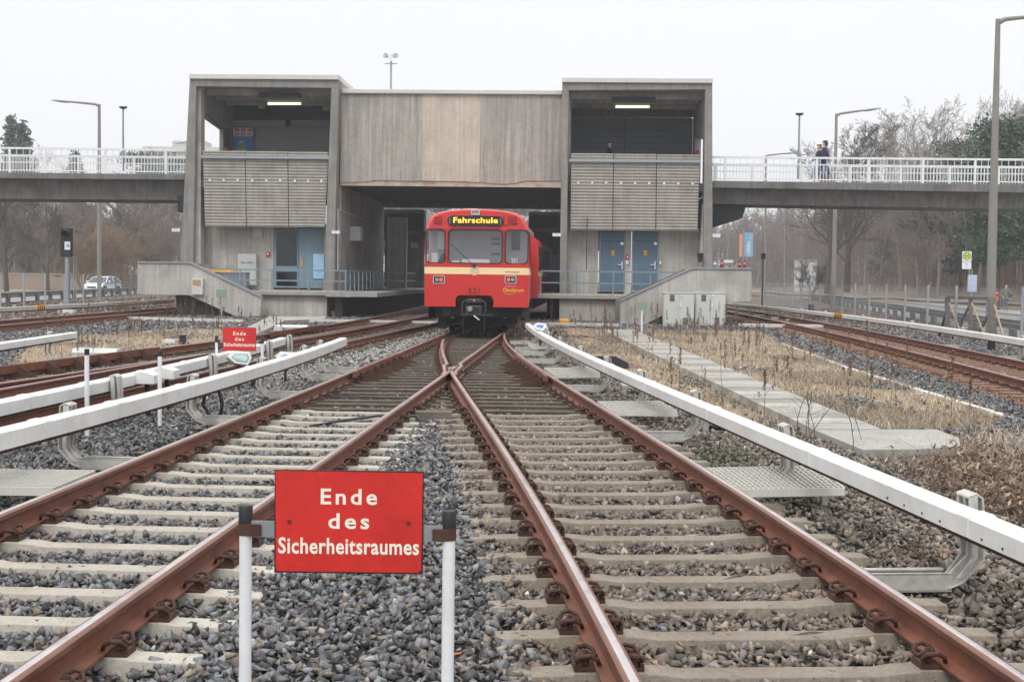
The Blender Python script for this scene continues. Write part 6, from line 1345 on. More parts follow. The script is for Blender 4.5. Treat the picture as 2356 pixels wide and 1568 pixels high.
def conifer(seed, H, Rd, kind='spruce'):
    r = random.Random(seed); S = [(Vector((0, 0, 0)), Vector((r.gauss(0, .1), 0, H * .5)), .16, .1), (Vector((0, 0, H * .5)), Vector((0, 0, H)), .1, .02)]; tips = []
    if kind == 'spruce':
        z = H * .12
        while z < H * .98:
            k = 1 - (z / H); L = Rd * (k ** .8) * r.uniform(.75, 1.1) + .15
            for j in range(6):
                a = r.uniform(0, 6.28); l = L * r.uniform(.6, 1.1); e = Vector((math.cos(a) * l, math.sin(a) * l, z - l * .12 + r.uniform(-.1, .15))); S.append((Vector((0, 0, z)), e, .03, .008))
                for q in range(int(5 + l * 9)): f_ = (q + 1) / (5 + l * 9); tips.append(tuple(Vector((0, 0, z)).lerp(e, f_) + Vector((r.gauss(0, .10 * l), r.gauss(0, .10 * l), r.gauss(-.03, .07)))))
            z += H / 26
        return S, tips, .17
    # pine: bare lower trunk, irregular cloud-like boughs
    for b_ in range(17):
        z = H * r.uniform(.30, .97); a = r.uniform(0, 6.28); l = Rd * (1.15 - .75 * abs(z / H - .55) * 1.6) * r.uniform(.5, 1.1); e = Vector((math.cos(a) * l, math.sin(a) * l, z + l * r.uniform(0, .3))); S.append((Vector((0, 0, z)), e, .06, .02))
        for c in range(3):
            f_ = .5 + .25 * c; ctr = Vector((0, 0, z)).lerp(e, f_) + Vector((r.gauss(0, .3), r.gauss(0, .3), r.gauss(.1, .15)))
            for q in range(130):
                v = Vector((r.gauss(0, 1), r.gauss(0, 1), r.gauss(0, .38))); tips.append(tuple(ctr + v * (.42 + .12 * l)))
    return S, tips, .15
GREEN = [(.045, .08, .05), (.06, .10, .065), (.085, .12, .08), (.035, .06, .042), (.11, .15, .095)]
def place(meshes, name, loc, rz, sc, label, cat='tree', group=None, names=('trunk', 'crown')):
    t = thing(name, label, cat, loc, rz, group); t.scale = (sc, sc, sc)
    for nm, me in zip(names, meshes):
        o = bpy.data.objects.new(nm, me); COL.objects.link(o); o.parent = t
    return t
def gz_right(X, Y=100): return -.28 + max(0, (X - 33)) * .06 + max(0, X - 41) * .16
def atx(px_, Y): return (px_ - 1178) / FOC * Y
V_big = [bare(s, 11, MT['bark'], spread=.85, trunk=.22, clear=.16, twig=.011, kids=(12, 9, 8, 6), up=.5) for s in (3, 8)]
V_mid = [bare(s, 9, MT['bark'], trunk=.15, twig=.015, kids=(10, 7, 6, 4), clear=.15, spread=.9) for s in (21, 22)]
V_bush = [bare(s, 7, MT['bark_tan'], stems=7, trunk=.06, twig=.014, clear=.12, kids=(8, 6, 5, 3), spread=.8) for s in (31, 32)]
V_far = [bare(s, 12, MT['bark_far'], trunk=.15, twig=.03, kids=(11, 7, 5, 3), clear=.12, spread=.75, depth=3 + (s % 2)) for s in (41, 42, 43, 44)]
V_birch = [bare(s, 12, MT['birch'], trunk=.11, twig=.013, kids=(16, 9, 6, 4), clear=.18, spread=.6) for s in (51, 52)]
def budded(v, tones, size, frac, seed):
    pts = [tuple(s[1]) for s in v[2] if s[2] < .03]; random.Random(seed).shuffle(pts); return leaf_cloud(pts[:int(len(pts) * frac)], size, tones, MT['leaf'], 1, .1, 'buds', seed)
B_bush = [budded(v, [(.27, .18, .11), (.25, .17, .11), (.32, .23, .15)], .04, .6, 5) for v in V_bush]
V_con = []
for s, H, Rd, kd in ((61, 12, 2.6, 'spruce'), (62, 12, 3.1, 'pine'), (63, 11, 3.6, 'pine'), (64, 11, 2.2, 'spruce')):
    S, tips, sz = conifer(s, H, Rd, kd); V_con.append((seg_mesh('trunk', S, MT['bark'], 6), leaf_cloud(tips, sz, GREEN, MT['needle'], 3 if kd == 'spruce' else 2, .12, 'crown', s)))
# left side
place(V_big[0][:2], 'bare_tree', (atx(14, 118), 118, -.2), .4, 1.1, 'bare spreading tree at the far left edge beyond the road')
place(V_big[1][:2], 'bare_tree', (atx(109, 112), 112, -.2), 2.0, .88, 'bare tree with a short thick trunk left of the signal mast')
place((*V_bush[0][:2], B_bush[0]), 'budding_shrub', (atx(190, 122), 122, -.2), 0, 1.05, 'large tan budding shrub behind the white car, left one', names=('stems', 'twigs', 'buds'), cat='shrub')
place((*V_bush[1][:2], B_bush[1]), 'budding_shrub', (atx(265, 126), 126, -.2), 1.2, 1.1, 'large tan budding shrub right of the tall left lamp post', names=('stems', 'twigs', 'buds'), cat='shrub')
place((*V_bush[0][:2], B_bush[0]), 'budding_shrub', (atx(335, 140), 140, -.2), 2.2, .95, 'smaller tan budding shrub near the left tower', names=('stems', 'twigs', 'buds'), cat='shrub')
place(V_con[0], 'spruce', (atx(26, 165), 165, -.2), 0, 1.74, 'tall spruce above the bridge railing at the far left, left one of a close pair')
place(V_con[3], 'spruce', (atx(52, 162), 162, -.2), 1, 1.80, 'tall spruce above the bridge railing at the far left, right one of a close pair')
place(V_birch[0][:2], 'birch', (atx(92, 160), 160, -.2), 0, 1.36, 'pale birch right of the pair of tall spruces')
place(V_con[3], 'spruce', (atx(173, 175), 175, -.2), 3, 1.6, 'dark spruce behind the bridge railing left of the tall lamp post')
place(V_con[1], 'pine', (atx(338, 180), 180, -.2), 3, 1.42, 'dark pine behind the bridge railing close to the left tower')
rw = random.Random(5)
for i in range(64):
    px_ = -160 + 610 * (i / 64) + rw.uniform(-12, 12); Y = 140 + 16 * (i % 3) + rw.uniform(-4, 4)
    place(V_far[rw.randrange(4)][:2], 'bare_tree', (atx(px_, Y), Y, -.2), rw.uniform(0, 6), rw.uniform(.8, .98), 'thin bare tree of the grey wood beyond the left road', group='bare trees of the left wood')
for i in range(12):
    px_ = -100 + 500 * i / 12 + rw.uniform(-10, 10); Y = 188 + rw.uniform(0, 10); place(V_con[(i * 3) % 4], 'pine', (atx(px_, Y), Y, -.2), rw.uniform(0, 6), rw.uniform(.78, .95), 'dark conifer standing deep in the left wood', group='conifers deep in the left wood')
# right side
place(V_big[0][:2], 'bare_tree', (atx(1946, 125), 125, .6), 1.0, 1.5, 'largest bare tree on the right verge, its crown rising above the footbridge')
place(V_big[1][:2], 'bare_tree', (atx(1900, 116), 116, .5), .3, 1.15, 'leaning bare tree just left of the largest bare tree on the right verge')
place(V_con[2], 'pine', (atx(2306, 96), 96, -.1), .8, 1.16, 'big dark green pine behind the tall right lamp post and the bus stop')
_g = [m.copy() for m in V_bush[0][:2]]
for m in _g: m.materials.clear(); m.materials.append(MT['bark'])
place(_g, 'bare_shrub', (atx(1868, 135), 135, .2), 0, .62, 'bare shrub in front of the small white hut', names=('stems', 'twigs'), cat='shrub')
place(V_con[1], 'pine', (atx(2296, 87), 87, -.2), 2.1, .66, 'shorter dark pine with low boughs behind the bus stop sign')
for i, (px_, Y, sc, v) in enumerate(((2110, 135, 1.6, 0), (2155, 130, 1.62, 1), (2070, 150, 1.5, 1), (2250, 128, 1.5, 0), (2340, 118, 1.4, 1))):
    place(V_birch[v][:2], 'birch', (atx(px_, Y), Y, gz_right(atx(px_, Y))), i, sc, ('left', 'middle', 'farthest left', 'fourth', 'rightmost')[i] + ' of the pale birches above the right footbridge railing', group='birches on the right slope')
for i, (px_, Y, sc, v) in enumerate(((2205, 132, 1.2, 1), (2222, 138, 1.25, 0), (2330, 125, 1.15, 1), (2030, 170, 1.05, 3), (2285, 140, 1.2, 3), (2420, 110, 1.2, 2))):
    place(V_con[v], 'pine', (atx(px_, Y), Y, gz_right(atx(px_, Y)) - .3), i * 1.3, sc, ('leftmost', 'second', 'fourth', 'low far', 'third', 'hidden') [i] + ' of the dark conifers above the right footbridge', group='conifers on the right slope')
for i in range(125):
    X = 43 + (i % 5) * 7 + rw.uniform(-3, 3); Y = 92 + 190 * ((i // 5) / 25) + rw.uniform(-4, 4)
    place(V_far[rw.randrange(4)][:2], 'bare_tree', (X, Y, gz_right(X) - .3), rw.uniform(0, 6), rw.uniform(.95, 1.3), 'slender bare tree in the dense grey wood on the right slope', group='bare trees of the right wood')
for i in range(40):
    px_ = 1560 + 420 * i / 40 + rw.uniform(-8, 8); Y = 250 + rw.uniform(0, 60); place(V_far[rw.randrange(4)][:2], 'bare_tree', (atx(px_, Y), Y, 0), rw.uniform(0, 6), rw.uniform(1.1, 1.5), 'faint bare tree at the far end of the right road', group='faint trees at the end of the road')
for i in range(26):
    px_ = 860 + 460 * i / 26 + rw.uniform(-6, 6); Y = 240 + rw.uniform(0, 40); place(V_far[rw.randrange(4)][:2] if i % 3 else V_con[1], 'bare_tree' if i % 3 else 'pine', (atx(px_, Y), Y, 0), rw.uniform(0, 6), rw.uniform(1.1, 1.35), 'distant tree seen over the train roof under the beam' if i % 3 else 'distant pine seen over the train roof', group='distant trees behind the station' if i % 3 else 'distant pines behind the station')
# undergrowth masses that read as one
def under(name, label, xr, yr, n, h, zf, seed):
    r = np.random.default_rng(seed); P = np.stack([r.uniform(*xr, n), r.uniform(*yr, n)], 1); z = np.array([zf(x) for x in P[:, 0]]); hh = h * r.uniform(.3, 1, n)
    S = [(Vector((x, y, zz)), Vector((x + r.normal(0, .5), y + r.normal(0, .5), zz + k)), .03, .012) for (x, y), zz, k in zip(P, z, hh)]
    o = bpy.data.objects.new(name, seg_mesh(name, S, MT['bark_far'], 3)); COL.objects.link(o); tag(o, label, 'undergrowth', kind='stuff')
under('undergrowth', 'grey brown undergrowth at the foot of the right wood', (42, 70), (90, 280), 16000, 3.2, lambda x: gz_right(x) - .2, 3)
under('undergrowth', 'grey brown undergrowth of the left wood beyond the road', (-120, -34), (135, 185), 14000, 3.0, lambda x: -.3, 4)
# terrain on the right and roads
xs_ = [30, 33, 37, 41, 46, 55, 70, 100, 160]; V = [(x, y, gz_right(x) + .02 + .15 * math.sin(y * .21 + x)) for y in range(60, 420, 12) for x in xs_]; k = len(xs_)
hb = MB().add(V, [(j * k + i, j * k + i + 1, (j + 1) * k + i + 1, (j + 1) * k + i) for j in range(29) for i in range(k - 1)]); hb.smooth = True
struct('hills', hb, M('leaf_litter_slope', srgb(128, 108, 88), .95, var=.35, scale=.4, bump=.6, bscale=5, tint=srgb(108, 112, 74), tamt=.4, tscale=.1))
def rx(Y): return 15.6 + (Y - 40) * .147
def lx(Y): return -28.0 - (Y - 74) * .09
def quadstrip(name, f0, f1, y0, y1, z, mat, n=12):
    V = []
    for i in range(n + 1): y = y0 + (y1 - y0) * i / n; V += [(f0(y), y, z), (f1(y), y, z)]
    return struct(name, MB().add(V, [(2 * i, 2 * i + 1, 2 * i + 3, 2 * i + 2) for i in range(n)]), mat)
quadstrip('verge', lambda y: rx(y) + 6.6, lambda y: 46, 20, 300, -.24, MT['verge'])
quadstrip('road', lambda y: rx(y) + .3, lambda y: rx(y) + 7.2, 5, 300, -.235, MT['asphalt'])
quadstrip('path', lambda y: rx(y) + 7.35, lambda y: rx(y) + 9.6, 5, 150, -.13, MT['slab'])
struct('kerb', MB().sweep([(-.08, 0), (.08, 0), (.08, .13), (-.08, .13)], [Vector((rx(y) + 7.28, y, -.24)) for y in (5, 60, 120, 200, 300)]), MT['slab'])
quadstrip('path', lambda y: 36 - (y - 90) * .02, lambda y: 37.6 - (y - 90) * .02, 60, 200, .12, MT['slab'])
quadstrip('verge', lambda y: -140, lambda y: lx(y) - 6.8, 40, 300, -.235, MT['verge'])
quadstrip('road', lambda y: lx(y) - 7, lambda y: lx(y) - .4, 10, 300, -.23, MT['asphalt'])
quadstrip('path', lambda y: lx(y) - 16, lambda y: lx(y) - 13.5, 60, 140, -.225, MT['slab'])
# ------------------------------------------------------------------ dry weed stalks (one of each kind, then copies)
def stalk(seed, H):
    r = random.Random(seed); S = []; p = Vector((0, 0, 0)); d = Vector((r.gauss(0, .05), r.gauss(0, .05), 1)); n = 6
    for i in range(n):
        q = p + d.normalized() * H / n; S.append((p, q, .006 * (1 - i / 9), .006 * (1 - (i + 1) / 9))); p = q; d += Vector((r.gauss(0, .04), r.gauss(0, .04), 0))
        if i in (1, 2, 3) and seed % 2: S.append((p, p + Vector((r.uniform(-.12, .12), r.uniform(-.12, .12), .16)), .003, .002))
    heads = []
    for i in range(60): f_ = .62 + .38 * i / 60; heads.append((r.gauss(0, .010) + d.x * .02, r.gauss(0, .010), H * f_))
    if seed % 2: heads += [(s[1].x + r.gauss(0, .012), s[1].y + r.gauss(0, .012), s[1].z - r.uniform(0, .09)) for s in S if s[3] < .0025 for _ in range(8)]
    return seg_mesh('stem', S, M('dry_stem', srgb(120, 96, 72), .9), 4), leaf_cloud(heads, .016, [(.16, .09, .05), (.22, .13, .07), (.1, .06, .04)], MT['leaf'], 2, .006, 'seed_head', seed)
ST_ = [stalk(s, h) for s, h in ((1, .95), (2, .8), (3, .7), (4, .55), (6, 1.1))]
def scatter(polys, n, seed, label, group, zb=-.27):
    r = np.random.default_rng(seed); k = 0
    for poly in polys:
        a, b = poly.min(0), poly.max(0); q = r.uniform(a, b, (n * 6, 2)); q = q[inside(q, poly)][:n]
        for x, y in q:
            place(ST_[int(r.integers(0, 5))], 'dry_stalk', (x, y, zb), r.uniform(0, 6), r.uniform(.55, 1.05), label, 'weed', group, ('stem', 'seed_head'))
wall_r = wp([(1290, 762), (1700, 768), (1700, 752), (1290, 750)])
scatter([PG_R], 95, 1, 'tall dry brown weed stalk in the straw grass right of the walkway', 'dry weed stalks on the right')
scatter([PG_M], 26, 2, 'dry brown weed stalk between the conductor rail and the walkway', 'dry weed stalks left of the walkway')
scatter([PG_L], 60, 3, 'dry brown weed stalk in the straw grass on the left', 'dry weed stalks on the left')
scatter([wall_r], 30, 4, 'dry weed stalk at the foot of the right stair parapet and cabinets', 'dry weed stalks by the cabinets')
scatter([wp([(270, 738), (560, 745), (560, 732), (270, 728)])], 26, 5, 'dry weed stalk at the foot of the left stair parapet', 'dry weed stalks by the left parapet')
# brown leafy brush on the right
def brush(label, ctrs, n, rad, h, seed, name='leafy_brush'):
    r = random.Random(seed); S = []; L_ = []
    for cx, cy in ctrs:
        for i in range(n):
            a = r.uniform(0, 6.28); q = math.sqrt(r.random()) * rad; p = Vector((cx + q * math.cos(a), cy + q * math.sin(a), -.27)); d = Vector((r.gauss(0, .6), r.gauss(0, .6), r.uniform(.5, 1.1))).normalized(); l = h * r.uniform(.35, 1); pr = p
            for k in range(4):
                d = (d + Vector((r.gauss(0, .3), r.gauss(0, .3), r.gauss(-.05, .2)))).normalized(); q2 = pr + d * l / 4; S.append((pr, q2, .004 - .0007 * k, .0033 - .0007 * k)); L_.append(tuple(q2)); pr = q2
    c = ctrs[0]; t = thing(name, label, 'shrub', (c[0], c[1], -.27)); W_ = WM[t.name].inverted()
    me = seg_mesh('twigs', S, M('brush_twig', srgb(116, 96, 80), .9), 3); me.transform(W_); o = bpy.data.objects.new('twigs', me); COL.objects.link(o); o.parent = t
    me = leaf_cloud(L_, .028, [(.23, .155, .11), (.29, .2, .145), (.17, .115, .085), (.35, .27, .2)], MT['leaf'], 2, .04, 'leaves', seed); me.transform(W_); o = bpy.data.objects.new('leaves', me); COL.objects.link(o); o.parent = t
q = [onz(x, y, -.25) for x, y in ((2260, 1150), (2200, 1110), (2330, 1190), (2300, 1090), (2380, 1130), (2420, 1200))]
brush('low brush full of curled brown leaves at the right edge above the white conductor rail', [(p.x, p.y) for p in q], 150, .42, .42, 8)
q = [onz(x, y, -.25) for x, y in ((2140, 1290), (2080, 1290))]
brush('little heap of twigs and brown leaves by the nearest right bracket', [(p.x, p.y - .05) for p in q], 34, .2, .14, 9)
q = [onz(x, y, -.25) for x, y in ((1090, 1545),)]
brush('small dark twiggy plant at the bottom edge right of the sign pole', [(p.x, p.y) for p in q], 16, .09, .12, 10)
q = onz(1850, 1040, -.25)
S = []; r = random.Random(77)
t = thing('twiggy_weed', 'thin bare branching weed in front of the end of the slab walkway', 'weed', (q.x, q.y, -.27))
for i in range(7):
    p = Vector((r.gauss(0, .25), r.gauss(0, .2), 0)); d = Vector((r.gauss(0, .3), r.gauss(0, .2), 1))
    for k in range(6):
        e = p + d.normalized() * .11; S.append((p, e, .004, .0035)); 
        if k > 1: S.append((e, e + Vector((r.gauss(0, .08), r.gauss(0, .08), .09)), .0025, .0015))
        p = e; d += Vector((r.gauss(0, .12), r.gauss(0, .12), 0))
o = bpy.data.objects.new('stems', seg_mesh('stems', S, MT['bark'], 4)); COL.objects.link(o); o.parent = t
# fallen leaves over the embankment strips
r = np.random.default_rng(5)
def litter(label, xr, yr, n, s, seed, zz=-.25):
    P = np.stack([r.uniform(*xr, n), r.uniform(*yr, n), np.full(n, zz)], 1); me = leaf_cloud(P, s, [(.22, .13, .09), (.30, .2, .14), (.16, .11, .08)], MT['leaf'], 1, .012, 'leaf_litter', seed)
    o = bpy.data.objects.new('leaf_litter', me); COL.objects.link(o); tag(o, label, 'leaves', kind='stuff')
litter('brown fallen leaves on the strip between the right track and the road', (11.5, 22), (25, 90), 22000, .06, 1)
litter('brown fallen leaves on the strip between the left track and the road', (-28, -16.8), (44, 110), 16000, .07, 2)
litter('scattered brown leaves in the ballast at the right edge', (3.0, 5.5), (6, 14), 2600, .022, 3, -.225)
# ------------------------------------------------------------------ lamp posts
def base_at(px_, Y, z=-.25): return Vector((atx(px_, Y), Y, z))
def cobra(label, base, top, armvec, r0, r1, group='tall concrete lamp posts', arm_r=.06, head=1.15):
    # base, top world points; armvec = horizontal arm vector from the top
    t = thing('lamp_post', label, 'lamp post', base, 0, group); b, tp = Vector(base), Vector(top); top = tp - b
    n = 8; part('pole', MB().tube([Vector((0, 0, 0)), top * .33, top * .66, top], [r0, r0 * .85 + r1 * .15, r0 * .4 + r1 * .6, r1], 12), MT['lamp_post'], t, smooth=True)
    a = Vector(armvec); e = top + a; d = a.normalized()
    part('arm', MB().tube([top - Vector((0, 0, .12)), top + d * .25 + Vector((0, 0, -.02)), e], [r1 * 1.15, arm_r * 1.25, arm_r], 8), MT['lamp_post'], t, smooth=True)
    h = MB(); x = d; y = Vector((-d.y, d.x, 0)); hv = head
    for f_, w_, hh in ((0, .07, .07), (.18, .16, .10), (.55, .15, .09), (1.0, .05, .03)): 
        c = e + d * hv * f_; h.v += [tuple(c + y * w_ + Vector((0, 0, -.01))), tuple(c + y * w_ * .6 + Vector((0, 0, hh * .6))), tuple(c - y * w_ * .6 + Vector((0, 0, hh * .6))), tuple(c - y * w_ + Vector((0, 0, -.01))), tuple(c + Vector((0, 0, -hh)))]
    for i in range(3):
        for j in range(5): h.f.append((i * 5 + j, i * 5 + (j + 1) % 5, i * 5 + 5 + (j + 1) % 5, i * 5 + 5 + j)); h.mi.append(0)
    h.f += [(4, 3, 2, 1, 0), (15, 16, 17, 18, 19)]; h.mi += [0, 0]; part('lamp_head', h, MT['galv'], t, smooth=True); return t
def P(px_, py_, Y): return ony(px_, py_, Y)
b = P(228.5, 694, 85); cobra('tall lamp post left of the station, its arm reaching to the left', (b.x, 85, -.25), P(228, 240, 85), P(160, 234, 85) - P(228, 240, 85), .15, .09)
b = P(1917, 712, 85); cobra('tall lamp post right of the station behind the two walkers, arm to the right', (b.x, 85, -.25), P(1924, 262, 85), P(1985, 254, 85) - P(1924, 262, 85), .15, .085)
b = P(2277, 778, 45); cobra('tallest thick lamp post at the right edge, its arm leaving the picture', (b.x, 45, -.25), P(2296, 44, 45), P(2356, 40, 45) - P(2296, 44, 45), .16, .08)
b = P(1760, 692, 125); cobra('smaller distant lamp post between the station and the globe lamp, arm to the right', (b.x, 125, -.25), P(1762, 357, 125), P(1806, 353, 125) - P(1762, 357, 125), .13, .08)
b = P(400, 640, 150); cobra('faint distant lamp post just left of the left tower', (b.x, 150, -.25), P(452, 326, 150), P(425, 328, 150) - P(452, 326, 150), .12, .08, arm_r=.05)
for px_, y0, y1, Y, lab in ((1805, 668, 470, 150, 'thin faint lamp post in the verge left of the small white hut'), (1675, 640, 497, 200, 'faint lamp post beside the hanging banner')):
    b = P(px_, y0, Y); t = P(px_, y1, Y); cobra(lab, (b.x, Y, -.25), t, Vector((-1.2 if px_ < 1700 else .6, 0, .05)), .1, .06, 'faint distant lamp posts', .04, .6)
def globe(label, px_, y0, y1, v, Yb):
    # mushroom lamp standing on the footbridge
    u, z0 = bl(px_, y0, v); z1 = bl(px_, y1, v)[1]; p = BM @ Vector((u, v, z0)); t = thing('bridge_lamp', label, 'lamp post', p, 0, 'mushroom lamps on the footbridge'); H = z1 - z0
    part('pole', MB().tube([(0, 0, 0), (0, 0, H * .3), (0, 0, H)], [.06, .05, .042], 10), MT['galv'], t, smooth=True)
    part('lamp_hood', MB().lathe([(.06, H - .02), (.17, H + .02), (.19, H + .08)], 18), MT['dark_steel'], t, smooth=True)
    part('lamp_dome', MB().lathe([(.19, H + .081), (.18, H + .14), (.12, H + .19), (.04, H + .2)], 18), MT['white_paint'], t, smooth=True)
globe('mushroom lamp on the left footbridge', 283, 395, 250, 3.5, 0); globe('mushroom lamp on the right footbridge left of the two walkers', 1836, 414, 265, 3.6, 0)
# antenna mast on the station roof
u, z0 = bl(899, 206, 5); z1 = bl(899, 136, 5)[1]; t = thing('antenna_mast', 'thin mast with a round siren head on the station roof', 'mast', BM @ Vector((u, 5, z0 - .1)), BA); H = z1 - z0
part('pole', MB().tube([(0, 0, 0), (0, 0, H)], .05, 8), MT['galv'], t)
for q in (-.16, .0, .16): part('horn', MB().tube([(q, -.05, H + .1 + abs(q) * .5), (q * 1.6, -.2, H + .16 + abs(q) * .5)], [.05, .13], 12), MT['galv'], t, smooth=True)
part('crossbar', MB().box(-.3, .3, -.03, .03, H * .9, H * .93), MT['galv'], t); part('cap', MB().lathe([(.14, H + .22), (.1, H + .3), (.02, H + .33)], 12), MT['galv'], t)
# signal mast 18
Y = 58; b = P(155, 718, Y); sc = Y / FOC; zt_ = P(155, 590, Y).z; t = thing('signal_mast', 'railway signal with a black head and the white number plate 18', 'signal', (b.x, Y, -.28)); o_ = .28
part('mast', MB().tube([(0, 0, 0), (0, 0, .55), (0, 0, .56), (0, 0, zt_ + o_)], [.17, .17, .11, .10], 14), MT['galv'], t, smooth=True)
part('foot', MB().box(-.35, .35, -.25, .25, 0, .18), MT['cabinet'], t, bevel=.03)
q0, q1 = P(141, 590, Y), P(165.5, 525, Y); hd = part('signal_head', MB().box(q0.x - b.x, q1.x - b.x, -.15, .12, q0.z + o_, q1.z + o_), MT['black'], t, bevel=.02)
part('hood', MB().tube([(-.02, -.16, q1.z + o_ - .2), (-.02, -.42, q1.z + o_ - .22)], [.15, .13], 14, False), MT['black'], hd, smooth=True)
p0, p1 = P(151.5, 574.5, Y), P(164, 556, Y); pl_ = part('number_plate', MB().box(p0.x - b.x, p1.x - b.x, -.18, -.152, p0.z + o_, p1.z + o_), MT['white_sign'], hd); lettering('18', .15, MT['black'], pl_, TR((p0.x + p1.x) / 2 - b.x, -.184, (p0.z + p1.z) / 2 + o_ - .075), sx=.85)
part('ladder', MB().bar((.24, .1, .3), (.24, .1, zt_ + o_), .03, .03).bar((.34, .1, .3), (.34, .1, zt_ + o_), .02, .02), MT['galv'], t)
# small dark signal on the right
Y = 92; b = P(1753, 697, Y); t = thing('signal_mast', 'small dark shunting signal on a thin pole right of the right stair parapet', 'signal', (b.x, Y, -.25)); H = P(1753, 596, Y).z + .25
part('mast', MB().tube([(0, 0, 0), (0, 0, H)], .06, 8), MT['dark_steel'], t); part('signal_head', MB().box(-.14, .16, -.12, .12, H, H + .42), MT['black'], t, bevel=.03); part('hood', MB().tube([(0, -.12, H + .3), (0, -.35, H + .3)], [.1, .09], 10, False), MT['black'], t)
# ------------------------------------------------------------------ fences and guard rails
def guard(label, f, ys, z0=-.25, h=.62):
    t = thing('guard_rail', label, 'guard rail', (f(ys[0]), ys[0], z0)); path = [Vector((f(y), y, z0)) for y in np.arange(ys[0], ys[1], 4)]
    part('beam', MB().sweep([(-.04, h - .3), (.02, h - .26), (-.02, h - .15), (.02, h - .04), (-.04, h), (-.05, h), (.0, h - .04), (-.04, h - .15), (.0, h - .26), (-.05, h - .3)], path), MT['guard'], t, local=False)
    y = ys[0]
    while y < ys[1]: part('post', MB().box(f(y) - .02, f(y) + .14, y - .16, y + .16, z0, z0 + h - .06), MT['guard'], t, local=False); y += 3.1
guard('long weathered guard rail between the right track fence and the road', rx, (28, 135)); guard('long weathered guard rail between the left track fence and the road', lambda y: lx(y), (50, 128))
def rf(Y): return 12.75 + (Y - 33.7) * .0885
t = thing('fence', 'thin grey fence posts with wire mesh along the right track', 'fence', (rf(30), 30, -.25))
ys_ = [29.5, 33.7, 40.6, 44.5, 48.2, 51.8, 55.5, 59, 62.6, 66.2, 70, 74, 78, 82, 86.5, 91, 96, 102]
for y in ys_: part('post', MB().box(rf(y) - .03, rf(y) + .03, y - .03, y + .03, -.3, 1.45), MT['fence'], t, local=False)
def wiremesh(f, ys, z0, z1, step, parent, rad=.004):
    S = []
    for y in np.arange(ys[0], ys[1], step): S.append((Vector((f(y), y, z0)), Vector((f(y), y, z1)), rad, rad))
    for z in np.arange(z0, z1 + .01, .2):
        for y in np.arange(ys[0], ys[1], 4): S.append((Vector((f(y), y, z)), Vector((f(y + 4), y + 4, z)), rad, rad))
    me = seg_mesh('wire_mesh', S, MT['fence'], 3); me.transform(WM[parent.name].inverted()); o = bpy.data.objects.new('wire_mesh', me); COL.objects.link(o); o.parent = parent
wiremesh(rf, (29, 100), -.1, 1.4, .10, t, .0028)
t = thing('fence', 'row of thin grey fence posts along the far left track', 'fence', (-19.4, 50, -.25))
for px_ in (-60, 0, 54, 103, 147, 191, 230, 265, 299, 334, 363):
    k = (px_ - 1178) / FOC; y = -19.5 / k; part('post', MB().box(-19.53, -19.47, y - .03, y + .03, -.3, 1.45), MT['fence'], t, local=False)
# braced timber frame at the right fence
Y = 38; t = thing('braced_frame', 'dark timber gate frame with yellow props by the right fence', 'frame', (rf(38), 38, -.25))
def bp(x, y, Yy): q = P(x, y, Yy); return q
tl_, tr_ = bp(1786 + 400 - 2, 686, 43), bp(2277, 688, 38.5)
for nm, A_, B_, w_, m_ in (('top_beam', P(2181, 683, 42), P(2284, 687, 38), .07, 'dark_steel'), ('post', P(2180, 792, 42), P(2180, 682, 42), .13, 'wood'), ('post', P(2233, 800, 40), P(2233, 684, 40), .10, 'wood'), ('post', P(2281, 812, 38), P(2281, 684, 38), .17, 'wood'),
                         ('brace', P(2158, 782, 42.4), P(2181, 700, 42), .05, 'dark_steel'), ('brace', P(2186, 790, 41.5), P(2233, 698, 40.2), .06, 'dark_steel'), ('brace', P(2230, 800, 40), P(2278, 720, 38.4), .06, 'dark_steel'),
                         ('prop', P(2222, 795, 39.5), P(2184, 697, 41.6), .04, 'wood_new'), ('prop', P(2276, 800, 38), P(2236, 697, 39.6), .04, 'wood_new'), ('prop', P(2318, 810, 36.5), P(2288, 700, 37.6), .04, 'wood_new')):
    part(nm, MB().bar(A_, B_, w_, w_, (0, 1, 0)), MT[m_], t, local=False)
# ------------------------------------------------------------------ bus stop, bin, signs, hut
Y = 80; sc = Y / FOC; b = P(2234, 706, Y); t = thing('bus_stop_sign', 'bus stop pole with a round green and yellow H sign and a timetable case', 'sign', (b.x, Y, -.15)); o_ = .15
part('pole', MB().tube([(0, 0, 0), (0, 0, P(2234, 618, Y).z + o_), ], .035, 8), MT['galv'], t); part('pole', MB().tube([(-.15, .06, P(2224, 625, Y).z), (-.15, .06, P(2224, 580, Y).z + o_)], .03, 8), MT['galv'], t)
q0, q1 = P(2213, 618.5, Y), P(2235, 578, Y); x0, x1, z0, z1 = q0.x - b.x, q1.x - b.x, q0.z + o_, q1.z + o_; cx = (x0 + x1) / 2; r_ = (x1 - x0) * .44; cz = z1 - r_ * 1.15
sb = part('sign_board', MB().box(x0, x1, -.02, .02, z0, z1), MT['white_sign'], t)
part('green_ring', MB().tube([(cx, -.022, cz), (cx, -.026, cz)], r_, 24), MT['green_sign'], sb); part('yellow_disc', MB().tube([(cx, -.0265, cz), (cx, -.030, cz)], r_ * .76, 24), MT['yellow_sign'], sb)
lettering('H', r_ * .95, MT['green_sign'], sb, TR(cx, -.033, cz - r_ * .47), bold=.05); 
for i, (s_, w_) in enumerate((('Scharfreiterring', .75), ('Ring', .3), ('U1', .2))): lettering(s_, .07, MT['cab_dark'], sb, TR(cx, -.022, z0 + .42 - .15 * i), sx=.72)
q0, q1 = P(2225.5, 671.5, Y), P(2248, 632, Y); tt = part('timetable_case', MB().box(q0.x - b.x, q1.x - b.x, -.03, .03, q0.z + o_, q1.z + o_), MT['grey_paint'], t, bevel=.01)
